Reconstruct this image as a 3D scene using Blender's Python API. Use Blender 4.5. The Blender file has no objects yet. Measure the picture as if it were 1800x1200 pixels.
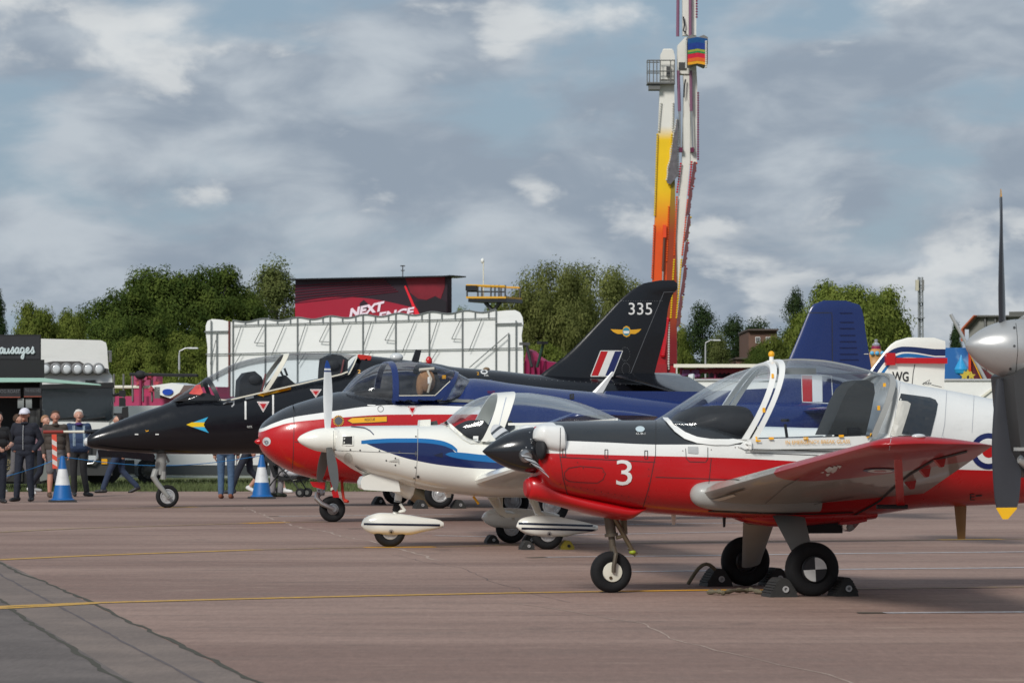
import bpy, bmesh, math, random
import numpy as np
from mathutils import Vector, Matrix
from mathutils.bvhtree import BVHTree
from mathutils.geometry import tessellate_polygon

random.seed(7); rng = np.random.default_rng(7)
scene = bpy.context.scene
COL = scene.collection
# ------------------------------------------------------------------ camera
FPX, CAMH, YH = 6300.0, 1.3, 759.0          # focal length in 1800-px units, eye height, horizon row
cam_d = bpy.data.cameras.new('camera'); cam = bpy.data.objects.new('camera', cam_d); COL.objects.link(cam)
cam.location = (0, 0, CAMH); cam.rotation_euler = (math.radians(90), 0, 0)
cam_d.sensor_width = 36; cam_d.lens = FPX / 1800 * 36; cam_d.shift_y = (YH - 600) / 1800
cam_d.clip_start = 0.5; cam_d.clip_end = 6000
cam_d.dof.use_dof = True; cam_d.dof.focus_distance = 36; cam_d.dof.aperture_fstop = 11
scene.camera = cam
# ------------------------------------------------------------------ light
SUN_EL, SUN_AZ = math.radians(36), math.radians(208)     # azimuth the light comes from, clockwise from +Y
sun_d = bpy.data.lights.new('sun', 'SUN'); sun_d.energy = 2.6; sun_d.angle = math.radians(15); sun_d.color = (1, .965, .91)
sun = bpy.data.objects.new('sun', sun_d); COL.objects.link(sun)
sd = Vector((math.sin(SUN_AZ) * math.cos(SUN_EL), math.cos(SUN_AZ) * math.cos(SUN_EL), math.sin(SUN_EL)))
sun.rotation_euler = sd.to_track_quat('Z', 'Y').to_euler(); sun.location = sd * 50
scene.view_settings.view_transform = 'Standard'; scene.view_settings.look = 'None'
scene.view_settings.gamma = 1; scene.view_settings.exposure = .12; scene.view_settings.use_curve_mapping = False
try: scene.cycles.transparent_max_bounces = 24
except Exception: pass

def lin(r, g, b):
    f = lambda c: (c / 255 / 12.92) if c / 255 <= .04045 else ((c / 255 + .055) / 1.055) ** 2.4
    return (f(r), f(g), f(b), 1)

class NT:
    "small helper for node trees"
    def __init__(s, tree): s.t = tree; s.n = tree.nodes; s.l = tree.links
    def node(s, typ, **kw):
        n = s.n.new(typ)
        for k, v in kw.items(): setattr(n, k, v)
        return n
    def link(s, a, b): s.l.new(a, b)
    def put(s, sock, v):
        if hasattr(v, 'is_output') or isinstance(v, bpy.types.NodeSocket): s.l.new(v, sock)
        else: sock.default_value = v
    def math(s, op, a, b=0.0, c=0.0, clamp=False):
        n = s.node('ShaderNodeMath', operation=op, use_clamp=clamp)
        s.put(n.inputs[0], a); s.put(n.inputs[1], b); s.put(n.inputs[2], c); return n.outputs[0]
    def mix(s, f, a, b, blend='MIX'):
        n = s.node('ShaderNodeMix', data_type='RGBA', blend_type=blend)
        s.put(n.inputs[0], f); s.put(n.inputs[6], a); s.put(n.inputs[7], b); return n.outputs[2]
    def noise(s, vec, scale, detail=4, rough=.55, dist=0.0, lac=2.0):
        n = s.node('ShaderNodeTexNoise'); s.put(n.inputs['Vector'], vec)
        n.inputs['Scale'].default_value = scale; n.inputs['Detail'].default_value = detail
        n.inputs['Roughness'].default_value = rough; n.inputs['Distortion'].default_value = dist; return n.outputs['Fac']
    def smooth(s, v, a, b, lo=0.0, hi=1.0):
        n = s.node('ShaderNodeMapRange', interpolation_type='SMOOTHSTEP'); s.put(n.inputs[0], v)
        n.inputs[1].default_value = a; n.inputs[2].default_value = b; n.inputs[3].default_value = lo; n.inputs[4].default_value = hi
        return n.outputs[0]
    def mapping(s, vec, scale=(1, 1, 1), loc=(0, 0, 0), rot=(0, 0, 0)):
        n = s.node('ShaderNodeMapping'); s.put(n.inputs[0], vec)
        n.inputs[1].default_value = loc; n.inputs[2].default_value = rot; n.inputs[3].default_value = scale; return n.outputs[0]

# ------------------------------------------------------------------ sky
world = bpy.data.worlds.new('World'); scene.world = world; world.use_nodes = True
w = NT(world.node_tree); w.n.clear()
out = w.node('ShaderNodeOutputWorld'); bg = w.node('ShaderNodeBackground'); bg.inputs[1].default_value = .112
sky = w.node('ShaderNodeTexSky', sky_type='NISHITA', sun_disc=False)
sky.sun_elevation = SUN_EL; sky.sun_rotation = SUN_AZ; sky.altitude = 100; sky.air_density = 1.3; sky.dust_density = .6; sky.ozone_density = 1.5
tc = w.node('ShaderNodeTexCoord'); sep = w.node('ShaderNodeSeparateXYZ'); w.link(tc.outputs['Generated'], sep.inputs[0])
def cvec(k, loc): return w.mapping(tc.outputs['Generated'], (1, 1, k), loc)
n1 = w.noise(cvec(2.6, (.62, .37, .2)), 14.0, 9, .51, .25)          # cloud decks
n2 = w.noise(cvec(1.9, (.23, .52, .11)), 19.0, 10, .53, .3)        # sunlit tops
n3 = w.noise(cvec(3.2, (.13, .52, .7)), 7.0, 5, .5, .3)            # broad shading
n4 = w.noise(cvec(2.2, (.45, .12, .25)), 26.0, 7, .52, .3)
mass = w.math('ADD', w.math('MULTIPLY', n1, .65), w.math('MULTIPLY', n3, .35))
cover = w.smooth(mass, .415, .525)
bright = w.math('MULTIPLY', w.smooth(w.math('ADD', w.math('MULTIPLY', n2, .7), w.math('MULTIPLY', n4, .3)), .525, .60), w.smooth(n1, .42, .56))
dark = w.smooth(w.math('ADD', w.math('MULTIPLY', n3, .5), w.math('MULTIPLY', n4, .5)), .40, .60)
blue = w.mix(.9, sky.outputs[0], (2.05, 2.85, 3.75, 1))
grey = w.mix(dark, (4.25, 4.65, 5.05, 1), (2.35, 2.8, 3.4, 1))
c1 = w.mix(w.math('MULTIPLY', cover, .92), blue, grey)
c2 = w.mix(w.math('MULTIPLY', bright, .6), c1, (6.6, 6.7, 6.6, 1))
w.link(c2, bg.inputs[0]); w.link(bg.outputs[0], out.inputs[0])

# ------------------------------------------------------------------ pixel helpers
def W(px, py, d): return Vector(((px - 900) / FPX * d, d, CAMH + (YH - py) / FPX * d))
def gdepth(py): return FPX * CAMH / (py - YH)
def G(px, py, z=0.0):
    d = gdepth(py); return Vector(((px - 900) / FPX * d, d, z))
def pix(d): return d / FPX                # metres per photo pixel at depth d

def pchip(xs, ys):
    xs = np.array(xs, float); ys = np.array(ys, float); o = np.argsort(xs); xs, ys = xs[o], ys[o]
    h = np.diff(xs); dl = np.diff(ys) / h; n = len(xs); m = np.zeros(n)
    if n == 2: m[:] = dl[0]
    else:
        for i in range(1, n - 1):
            if dl[i-1] * dl[i] > 0:
                w1, w2 = 2*h[i] + h[i-1], h[i] + 2*h[i-1]; m[i] = (w1 + w2) / (w1 / dl[i-1] + w2 / dl[i])
        m[0], m[-1] = dl[0], dl[-1]
    def f(x):
        x = np.clip(np.asarray(x, float), xs[0], xs[-1]); i = np.clip(np.searchsorted(xs, x) - 1, 0, n - 2)
        t = (x - xs[i]) / h[i]
        return ((1+2*t)*(1-t)**2*ys[i] + t*(1-t)**2*h[i]*m[i] + t*t*(3-2*t)*ys[i+1] + t*t*(t-1)*h[i]*m[i+1])
    return f

# ------------------------------------------------------------------ materials
MATS = {}
def mat(name, col, rough=.5, metal=0.0, spec=.5, var=.08, vscale=6.0, coat=0.0, bump=0.0, bscale=40, alpha=None, emit=0.0, dirt=0.0):
    if name in MATS: return MATS[name]
    m = bpy.data.materials.new(name); m.use_nodes = True; t = NT(m.node_tree); b = t.n['Principled BSDF']
    if len(col) == 3: col = (*col, 1)
    tcn = t.node('ShaderNodeTexCoord'); co = tcn.outputs['Object']
    nz = t.noise(co, vscale, 5, .6)
    fac = t.math('ADD', t.math('MULTIPLY', nz, 2 * var), 1 - var)
    c = t.mix(1.0, col, fac, 'MULTIPLY')
    if dirt:
        dn = t.smooth(t.noise(t.mapping(co, (.6, .6, 2.2)), 2.3, 7, .65), .5, .78, 0, dirt)
        c = t.mix(dn, c, (.05, .042, .035, 1))
    t.link(c, b.inputs['Base Color'])
    t.link(t.math('ADD', t.math('MULTIPLY', t.noise(co, vscale * 2.3, 4), .16), rough - .08, clamp=True), b.inputs['Roughness'])
    b.inputs['Metallic'].default_value = metal; b.inputs['Specular IOR Level'].default_value = spec
    b.inputs['Coat Weight'].default_value = coat; b.inputs['Coat Roughness'].default_value = .08
    if bump:
        bn = t.node('ShaderNodeBump'); bn.inputs['Strength'].default_value = bump; bn.inputs['Distance'].default_value = .02
        t.link(t.noise(co, bscale, 5), bn.inputs['Height']); t.link(bn.outputs[0], b.inputs['Normal'])
    if emit:
        t.link(c, b.inputs['Emission Color']); b.inputs['Emission Strength'].default_value = emit
    MATS[name] = m; return m

def glass(name, tint=(.9, .93, .95), haze=.05, k=1.0):
    if name in MATS: return MATS[name]
    m = bpy.data.materials.new(name); m.use_nodes = True; t = NT(m.node_tree); t.n.clear()
    o = t.node('ShaderNodeOutputMaterial'); tr = t.node('ShaderNodeBsdfTransparent'); tr.inputs[0].default_value = (*tint, 1)
    gl = t.node('ShaderNodeBsdfGlossy'); gl.inputs['Roughness'].default_value = .06; gl.inputs[0].default_value = (1, 1, 1, 1)
    df = t.node('ShaderNodeBsdfDiffuse'); df.inputs[0].default_value = (.55, .58, .62, 1)
    fr = t.node('ShaderNodeFresnel'); fr.inputs[0].default_value = 1.42
    m1 = t.node('ShaderNodeMixShader'); tcn = t.node('ShaderNodeTexCoord')
    hz = t.math('MULTIPLY', t.smooth(t.noise(t.mapping(tcn.outputs['Object'], (1.2, 1, 3)), 2.2, 5, .6), .35, .75), 2 * haze)
    t.link(hz, m1.inputs[0]); t.link(tr.outputs[0], m1.inputs[1]); t.link(df.outputs[0], m1.inputs[2])
    m2 = t.node('ShaderNodeMixShader'); t.link(t.math('MULTIPLY', fr.outputs[0], k, clamp=True), m2.inputs[0])
    t.link(m1.outputs[0], m2.inputs[1]); t.link(gl.outputs[0], m2.inputs[2]); t.link(m2.outputs[0], o.inputs[0])
    MATS[name] = m; return m

# ------------------------------------------------------------------ objects
def put(o, parent=None, label=None, cat=None, group=None, kind=None):
    COL.objects.link(o)
    if parent is not None: o.parent = parent
    if label: o['label'] = label
    if cat: o['category'] = cat
    if group: o['group'] = group
    if kind: o['kind'] = kind
    return o
def empty(name, loc, rz=0.0, label=None, cat=None, group=None):
    o = bpy.data.objects.new(name, None); o.location = loc; o.rotation_euler = (0, 0, rz); o.empty_display_size = .2
    return put(o, None, label, cat, group)
def copy_tree(o, parent=None, loc=None, rz=None, label=None, scale=None):
    c = o.copy(); COL.objects.link(c); c.parent = parent
    if loc is not None: c.location = loc
    if rz is not None: c.rotation_euler = (0, 0, rz)
    if scale is not None: c.scale = scale
    if label: c['label'] = label
    for ch in [x for x in o.children]: copy_tree(ch, c)
    return c

class MB:
    def __init__(s): s.v = []; s.f = []; s.m = []
    def add(s, vs, fs, m=0):
        k = len(s.v); s.v += [tuple(v) for v in vs]; s.f += [tuple(i + k for i in f) for f in fs]; s.m += [m] * len(fs); return s
    def box(s, c, size, m=0, rot=None, taper=(1, 1)):
        c = Vector(c); x, y, z = [a / 2 for a in size]; R = rot if rot is not None else Matrix.Identity(3)
        P = []
        for dz in (-1, 1):
            k = taper if dz > 0 else (1, 1)
            for dx, dy in ((-1, -1), (1, -1), (1, 1), (-1, 1)): P.append(c + R @ Vector((dx * x * k[0], dy * y * k[1], dz * z)))
        return s.add(P, [(3,2,1,0),(4,5,6,7),(0,1,5,4),(1,2,6,5),(2,3,7,6),(3,0,4,7)], m)
    def bbox(s, a, b, m=0): 
        a = Vector(a); b = Vector(b); return s.box((a + b) / 2, [abs(q) for q in (b - a)], m)
    def rings(s, rings, m=0, cap0=True, cap1=True, closed=True):
        n = len(rings[0]); V = [p for r in rings for p in r]; F = []
        for i in range(len(rings) - 1):
            for j in range(n if closed else n - 1):
                a, b = i*n + j, i*n + (j+1) % n; F.append((a, b, b + n, a + n))
        if cap0: F.append(tuple(range(n - 1, -1, -1)))
        if cap1: F.append(tuple(range((len(rings)-1)*n, len(rings)*n)))
        return s.add(V, F, m)
    def lathe(s, prof, origin=(0,0,0), axis=(1,0,0), n=24, m=0, cap0=True, cap1=True):
        a = Vector(axis).normalized(); u = a.orthogonal().normalized(); v = a.cross(u); o = Vector(origin)
        R = [[o + a*d + (u*math.cos(t) + v*math.sin(t))*max(r, 1e-4) for t in [2*math.pi*k/n for k in range(n)]] for d, r in prof]
        return s.rings(R, m, cap0, cap1)
    def tube(s, p0, p1, r0, r1=None, n=10, m=0):
        p0, p1 = Vector(p0), Vector(p1); r1 = r0 if r1 is None else r1
        return s.lathe([(0, r0), ((p1 - p0).length, r1)], p0, p1 - p0, n, m)
    def path(s, pts, r, n=8, m=0):
        pts = [Vector(p) for p in pts]; R = []; up = None
        for i, p in enumerate(pts):
            t = (pts[min(i+1, len(pts)-1)] - pts[max(i-1, 0)]).normalized()
            if up is None: up = t.orthogonal().normalized()
            up = (up - t * up.dot(t)).normalized(); v = t.cross(up); rr = r[i] if isinstance(r, (list, tuple)) else r
            R.append([p + (up*math.cos(a) + v*math.sin(a))*rr for a in [2*math.pi*k/n for k in range(n)]])
        return s.rings(R, m)
    def ellipsoid(s, c, r, n=16, m=0, nr=10):
        c = Vector(c); R = []
        for i in range(nr + 1):
            p = math.pi * (.02 + .96 * i / nr); R.append([c + Vector((r[0]*math.sin(p)*math.cos(t), r[1]*math.sin(p)*math.sin(t), r[2]*math.cos(p))) for t in [2*math.pi*k/n for k in range(n)]])
        R.reverse(); return s.rings(R, m)
    def prism(s, poly, fn, depth, m=0):
        "poly: 2D points; fn(a,b,c)->3D with c from -depth/2..depth/2"
        n = len(poly); A = [fn(a, b, -depth/2) for a, b in poly]; B = [fn(a, b, depth/2) for a, b in poly]
        tris = tessellate_polygon([[Vector((a, b, 0)) for a, b in poly]])
        F = [t for t in tris] + [tuple(i + n for i in reversed(t)) for t in tris]
        F += [(i, (i+1) % n, (i+1) % n + n, i + n) for i in range(n)]
        return s.add(A + B, F, m)
    def mesh(s, name, mats, smooth=True, angle=35):
        me = bpy.data.meshes.new(name); me.from_pydata(s.v, [], s.f)
        for q in (mats if isinstance(mats, (list, tuple)) else [mats]): me.materials.append(q)
        me.polygons.foreach_set('material_index', s.m)
        bm = bmesh.new(); bm.from_mesh(me); bmesh.ops.recalc_face_normals(bm, faces=bm.faces[:]); bm.to_mesh(me); bm.free()
        if smooth:
            me.polygons.foreach_set('use_smooth', [True] * len(me.polygons)); me.set_sharp_from_angle(angle=math.radians(angle))
        me.update(); return me
    def build(s, name, mats, parent=None, label=None, cat=None, group=None, kind=None, smooth=True, loc=None, rz=None, angle=35):
        o = bpy.data.objects.new(name, s.mesh(name, mats, smooth, angle))
        if loc is not None: o.location = loc
        if rz is not None: o.rotation_euler = (0, 0, rz)
        return put(o, parent, label, cat, group, kind)

_tc = {}
def text2d(s, bold=0.0):
    "text as 2D triangles, height of capitals about 0.7 (x right, y up)"
    if (s, bold) in _tc: return _tc[(s, bold)]
    cu = bpy.data.curves.new('t', 'FONT'); cu.body = s; cu.size = 1; cu.offset = bold; cu.resolution_u = 3; cu.fill_mode = 'FRONT'
    o = bpy.data.objects.new('t', cu); COL.objects.link(o); dg = bpy.context.evaluated_depsgraph_get(); e = o.evaluated_get(dg); me = e.to_mesh()
    V = np.array([(v.co.x, v.co.y) for v in me.vertices]); F = [tuple(p.vertices) for p in me.polygons]
    e.to_mesh_clear(); bpy.data.objects.remove(o); bpy.data.curves.remove(cu)
    lo, hi = V.min(0), V.max(0); V = (V - lo) / (hi - lo)          # normalised to 0..1 box
    _tc[(s, bold)] = (V, F); return V, F

# ------------------------------------------------------------------ aircraft frame
class Craft:
    "local axes: x aft along the body, y to the side away from the viewer, z up; pixels are turned into points in it"
    def __init__(s, name, px, py, deg, label, cat='aircraft'):
        s.O = G(px, py); s.th = math.radians(deg); s.c, s.s = math.cos(s.th), math.sin(s.th)
        s.root = empty(name, s.O, s.th, label, cat); s.tv = []; s.tf = []; s.bvh = None
    def T(s, px, py, lat=0.0):
        k = (px - 900) / FPX; ox, oy = s.O.x - lat*s.s, s.O.y + lat*s.c
        a = (k*oy - ox) / (s.c - k*s.s); d = oy + a*s.s
        return Vector((a, lat, CAMH + (YH - py) / FPX * d))
    def hull(s, top, bot, wid, nt=2.3, nb=2.3, mid=.5, ns=70, nseg=48, pw=1.5, lat=0.0, at=None):
        at = lat if at is None else at
        tp = [s.T(*p, at) for p in top]; bp = [s.T(*p, at) for p in bot]; wp = [(s.T(p, 0, at).x, q) for p, q in wid]
        ft = pchip([p.x for p in tp], [p.z for p in tp]); fb = pchip([p.x for p in bp], [p.z for p in bp]); fw = pchip(*zip(*wp))
        one = lambda q: (lambda x: q) if not isinstance(q, (list, tuple)) else pchip([s.T(p, 0, at).x for p, _ in q], [v for _, v in q])
        fnt, fnb, fm = one(nt), one(nb), one(mid)
        a, b = min(tp[0].x, bp[0].x), max(tp[-1].x, bp[-1].x); R = []
        for i in range(ns + 1):
            x = a + (b - a) * (i / ns) ** pw; zt, zb, ww = float(ft(x)), float(fb(x)), float(fw(x)); zc = zb + (zt - zb) * float(fm(x)); r = []
            for k in range(nseg):
                t = 2*math.pi*k/nseg; ct, st = math.cos(t), math.sin(t); n = float(fnt(x)) if st >= 0 else float(fnb(x))
                yy = ww * math.copysign(abs(ct) ** (2/n), ct); hh = (zt - zc) if st >= 0 else (zc - zb)
                r.append((x, lat + yy, zc + hh * math.copysign(abs(st) ** (2/n), st)))
            R.append(r)
        return R
    def target(s, mb):
        k = len(s.tv); s.tv += [tuple(v) for v in mb.v]; s.tf += [tuple(i + k for i in f) for f in mb.f]; s.bvh = BVHTree.FromPolygons(s.tv, s.tf)
    def ray(s, px, py):
        Ri = Matrix.Rotation(-s.th, 3, 'Z'); o = Ri @ (Vector((0, 0, CAMH)) - s.O); d = (Ri @ Vector(((px - 900)/FPX, 1, (YH - py)/FPX))).normalized()
        return o, d
    def hit(s, px, py, off=.004, lat=-.4):
        o, d = s.ray(px, py); h = s.bvh.ray_cast(o, d)
        if h[0] is None: return s.T(px, py, lat)
        n = h[1] if h[1].dot(d) < 0 else -h[1]
        return h[0] + n * off
    def sz(s, pts):
        q = [s.hit(px, py, 0) for px, py in pts]; return [(p.x, p.z) for p in q]
    def decal(s, name, shapes, m, parent=None, off=.004, maxlen=9.0, label=None):
        "shapes: list of pixel polygons, or (V,F) triangle sets in pixels, laid on the craft's surface"
        bm = bmesh.new()
        for sh in shapes:
            if isinstance(sh, tuple): V, F = sh
            else:
                V = sh; F = tessellate_polygon([[Vector((a, b, 0)) for a, b in sh]])
            vs = [bm.verts.new((a, b, 0)) for a, b in V]
            for f in F:
                try: bm.faces.new([vs[i] for i in f])
                except ValueError: pass
        bmesh.ops.triangulate(bm, faces=[f for f in bm.faces if len(f.verts) > 4])
        for _ in range(6):
            es = [e for e in bm.edges if (e.verts[0].co - e.verts[1].co).length > maxlen]
            if not es: break
            bmesh.ops.subdivide_edges(bm, edges=es, cuts=1, use_grid_fill=True)
            bmesh.ops.triangulate(bm, faces=[f for f in bm.faces if len(f.verts) > 4])
        for v in bm.verts: v.co = s.hit(v.co.x, v.co.y, off)
        me = bpy.data.meshes.new(name); bm.to_mesh(me); bm.free(); me.materials.append(m)
        o = bpy.data.objects.new(name, me); return put(o, parent or s.root, label)
    def stroke(s, name, lines, width, m, parent=None, off=.004):
        sh = []
        for L in lines:
            P = [Vector(p) for p in L]; D = [P[0]]
            for a, b in zip(P, P[1:]):
                k = max(1, int((b - a).length / 6)); D += [a + (b - a) * (i + 1) / k for i in range(k)]
            V = []; F = []
            for i, p in enumerate(D):
                t = (D[min(i+1, len(D)-1)] - D[max(i-1, 0)]); t = t.normalized() if t.length else Vector((1, 0)); nn = Vector((-t.y, t.x)) * width / 2
                V += [p + nn, p - nn]
            F = [(2*i, 2*i+1, 2*i+3, 2*i+2) for i in range(len(D) - 1)]
            sh.append(([(p.x, p.y) for p in V], F))
        return s.decal(name, sh, m, parent, off, 1e9)
    def text(s, name, txt, box, m, skew=0.0, slope=0.0, parent=None, bold=0.0, off=.005):
        x0, y0, x1, y1 = box; V, F = text2d(txt, bold)
        P = [(x0 + (x1 - x0)*a + skew*b, y1 + (y0 - y1)*b + slope*a) for a, b in V]
        return s.decal(name, [(P, F)], m, parent, off, 9.0)

def airfoil(n=14, camber=.02):
    xs = [.5 * (1 - math.cos(math.pi * i / n)) for i in range(n + 1)]
    yt = lambda x: 5 * (.2969*math.sqrt(x) - .126*x - .3516*x*x + .2843*x**3 - .1036*x**4)
    up = [(x, yt(x)) for x in reversed(xs)]; lo = [(x, -yt(x)) for x in xs[1:-1]]
    return up + lo
AF = airfoil()
def wing_rings(sts, N, camber=.0):
    "sts: (LE point, chord, thickness ratio); N: thickness direction"
    N = Vector(N); R = []
    for le, ch, th in sts:
        le = Vector(le); R.append([le + Vector((x*ch, 0, 0)) + N * ((y*th + camber*4*x*(1-x)) * ch) for x, y in AF])
    return R
def wing(mb, root, tip, cr, ct, thr=.15, tht=.12, camber=.015, round_tip=.14, m=0, n=8):
    root, tip = Vector(root), Vector(tip); S = []
    for i in range(n + 1):
        t = i / n; S.append((root.lerp(tip, t), cr + (ct - cr) * t, thr + (tht - thr) * t))
    d = (tip - root).normalized()
    for k in (.35, .6, .8, .93, 1.0):
        q = math.sqrt(max(0, 1 - k*k)); q = max(q, .03)
        S.append((tip + d*round_tip*k + Vector((ct*.35*(1 - (q*.75 + .25)), 0, 0)), ct*(.25 + .75*q) if k < 1 else ct*.25, tht*q))
    mb.rings(wing_rings(S, (0, 0, 1), camber), m); return mb
def fin_rings(A, le, te, th, nz=16, lat=0.0):
    L = [A.T(*p) for p in le]; Tt = [A.T(*p) for p in te]
    fl = pchip([p.z for p in L], [p.x for p in L]); fe = pchip([p.z for p in Tt], [p.x for p in Tt])
    z0 = max(min(p.z for p in L), min(p.z for p in Tt)); z1 = min(max(p.z for p in L), max(p.z for p in Tt)); S = []
    for i in range(nz + 1):
        z = z0 + (z1 - z0) * (i / nz) ** .8; a, b = float(fl(z)), float(fe(z)); S.append(((a, lat, z), max(b - a, .01), th))
    return wing_rings(S, (0, 1, 0))

def canopy(A, top, sill, wid, n=2.4, ns=40, nseg=28):
    "returns point function C(x,t), t 0..pi from near sill over the top to far sill"
    tp = [A.T(*p) for p in top]; sp = [A.T(*p) for p in sill]; wp = [(A.T(p, 0).x, q) for p, q in wid]
    ft = pchip([p.x for p in tp], [p.z for p in tp]); fs = pchip([p.x for p in sp], [p.z for p in sp]); fw = pchip(*zip(*wp))
    def C(x, t, out=0.0):
        zt, zs, ww = float(ft(x)), float(fs(x)), float(fw(x)); ct, st = math.cos(t), math.sin(t)
        y = -math.copysign(abs(ct) ** (2/n), ct) * (ww + out); z = zs + (zt + out - zs) * max(st, 0) ** (2/n); return Vector((x, y, z))
    C.x0, C.x1, C.ns, C.nseg = tp[0].x, tp[-1].x, ns, nseg; C.h = lambda x: (float(fs(x)), float(ft(x)))
    return C
def canopy_mesh(C, xa=None, xb=None, slant_a=0.0, slant_b=0.0):
    "glass between xa and xb; the edges lean forward at the sill by slant"
    xa = C.x0 if xa is None else xa; xb = C.x1 if xb is None else xb; mb = MB(); R = []
    for i in range(C.ns + 1):
        u = i / C.ns; r = []
        for k in range(C.nseg + 1):
            t = math.pi * k / C.nseg; h = math.sin(t) ** .8; x = (xa + slant_a*(1-h)) * (1-u) + (xb + slant_b*(1-h)) * u
            r.append(C(min(max(x, C.x0), C.x1), t))
        R.append(r)
    mb.rings(R, 0, False, False, closed=False); return mb
def hoop(C, x, slant, width, thick=.02, n=36, tr=(0, math.pi)):
    mb = MB(); R = []
    for k in range(n + 1):
        t = tr[0] + (tr[1] - tr[0]) * k / n; h = math.sin(t) ** .8; xx = x + slant * (1 - h)
        R.append([C(xx - width/2, t, -.004), C(xx - width/2, t, thick), C(xx + width/2, t, thick), C(xx + width/2, t, -.004)])
    mb.rings(R); return mb

def paint(A, name, base, layers, rough=.28, coat=.3, var=.06, dirt=.18):
    "paint scheme: layers of (colour, [(curve points (x,z), 'above'|'below')], (xmin,xmax)) in craft coordinates"
    m = bpy.data.materials.new(name); m.use_nodes = True; t = NT(m.node_tree); b = t.n['Principled BSDF']
    tcn = t.node('ShaderNodeTexCoord'); sp = t.node('ShaderNodeSeparateXYZ'); t.link(tcn.outputs['Object'], sp.inputs[0]); X, Z = sp.outputs[0], sp.outputs[2]
    col = base
    for colr, conds, rg in layers:
        mask = None
        for pts, side in conds:
            pts = sorted(pts); x0, x1 = pts[0][0], pts[-1][0]; z0, z1 = min(p[1] for p in pts) - .05, max(p[1] for p in pts) + .05
            fc = t.node('ShaderNodeFloatCurve'); cv = fc.mapping.curves[0]; fc.mapping.use_clip = False; fc.mapping.extend = 'HORIZONTAL'
            P = [((p[0]-x0)/(x1-x0), (p[1]-z0)/(z1-z0)) for p in pts]
            cv.points[0].location = P[0]; cv.points[1].location = P[-1]
            for p in P[1:-1]: cv.points.new(*p)
            for p in cv.points: p.handle_type = 'VECTOR' if len(pts) < 3 else 'AUTO_CLAMPED'
            fc.mapping.update()
            t.link(t.math('MULTIPLY', t.math('SUBTRACT', X, x0), 1/(x1-x0), clamp=True), fc.inputs['Value'])
            zv = t.math('ADD', t.math('MULTIPLY', fc.outputs[0], z1-z0), z0)
            c = t.math('GREATER_THAN', Z, zv) if side == 'above' else t.math('LESS_THAN', Z, zv)
            mask = c if mask is None else t.math('MULTIPLY', mask, c)
        if rg:
            for c in (t.math('GREATER_THAN', X, rg[0]), t.math('LESS_THAN', X, rg[1])): mask = c if mask is None else t.math('MULTIPLY', mask, c)
        col = t.mix(mask, col, colr)
    nz = t.noise(tcn.outputs['Object'], 3.0, 6, .6); col = t.mix(1.0, col, t.math('ADD', t.math('MULTIPLY', nz, 2*var), 1-var), 'MULTIPLY')
    dn = t.smooth(t.noise(t.mapping(tcn.outputs['Object'], (.35, .6, 1.6)), 3.2, 8, .68), .48, .8, 0, dirt); col = t.mix(dn, col, (.07, .06, .05, 1))
    t.link(col, b.inputs['Base Color'])
    t.link(t.math('ADD', t.math('MULTIPLY', t.noise(tcn.outputs['Object'], 9, 5), .2), rough - .1, clamp=True), b.inputs['Roughness'])
    b.inputs['Coat Weight'].default_value = coat; b.inputs['Coat Roughness'].default_value = .06
    bn = t.node('ShaderNodeBump'); bn.inputs['Strength'].default_value = .12; bn.inputs['Distance'].default_value = .01
    t.link(t.noise(tcn.outputs['Object'], 5, 3), bn.inputs['Height']); t.link(bn.outputs[0], b.inputs['Normal'])
    return m

def circle(cx, cy, rx, ry=None, n=28, a0=0, a1=360):
    ry = rx if ry is None else ry
    return [(cx + rx*math.cos(math.radians(a0 + (a1-a0)*i/n)), cy + ry*math.sin(math.radians(a0 + (a1-a0)*i/n))) for i in range(n if a1 - a0 == 360 else n + 1)]

# common materials
WHITE = lin(232, 232, 228); RED = lin(186, 14, 22); BLACK = (.012, .013, .016, 1); NAVY = lin(24, 36, 92)
M_white = mat('white_paint', WHITE, .3, coat=.25, var=.04, dirt=.1)
M_cream = mat('cream_paint', lin(226, 222, 205), .32, coat=.25, var=.04, dirt=.1)
M_red = mat('red_paint', RED, .3, coat=.3, var=.06)
M_black = mat('black_paint', BLACK, .35, coat=.2, var=.1)
M_gloss = mat('gloss_black_paint', (.010, .011, .014, 1), .2, coat=.5, var=.1)
M_grey = mat('grey_paint', lin(160, 160, 156), .4, coat=.1, var=.06, dirt=.15)
M_rubber = mat('tyre_rubber', (.011, .011, .012, 1), .8, var=.25, bump=.15, spec=.3)
M_steel = mat('bare_steel', (.42, .42, .42, 1), .35, metal=.9)
M_dsteel = mat('dark_steel', (.10, .10, .10, 1), .45, metal=.7)
M_alu = mat('silver_paint', (.5, .5, .5, 1), .38, metal=.35)
M_yel = mat('yellow_paint', lin(236, 170, 22), .45)
M_orange = mat('orange_paint', lin(226, 70, 24), .45)
M_seat = mat('seat_fabric', (.02, .021, .024, 1), .8, bump=.2)
M_deck = mat('cockpit_black', (.016, .016, .018, 1), .75)
M_line = mat('panel_seam', (.03, .03, .032, 1), .6)
M_navy = mat('navy_paint', NAVY, .3, coat=.3)
M_glass = glass('clear_canopy', (.92, .955, .985), .008, .7)
M_lens = mat('lamp_lens', (.6, .62, .62, 1), .1, coat=.6)

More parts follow.
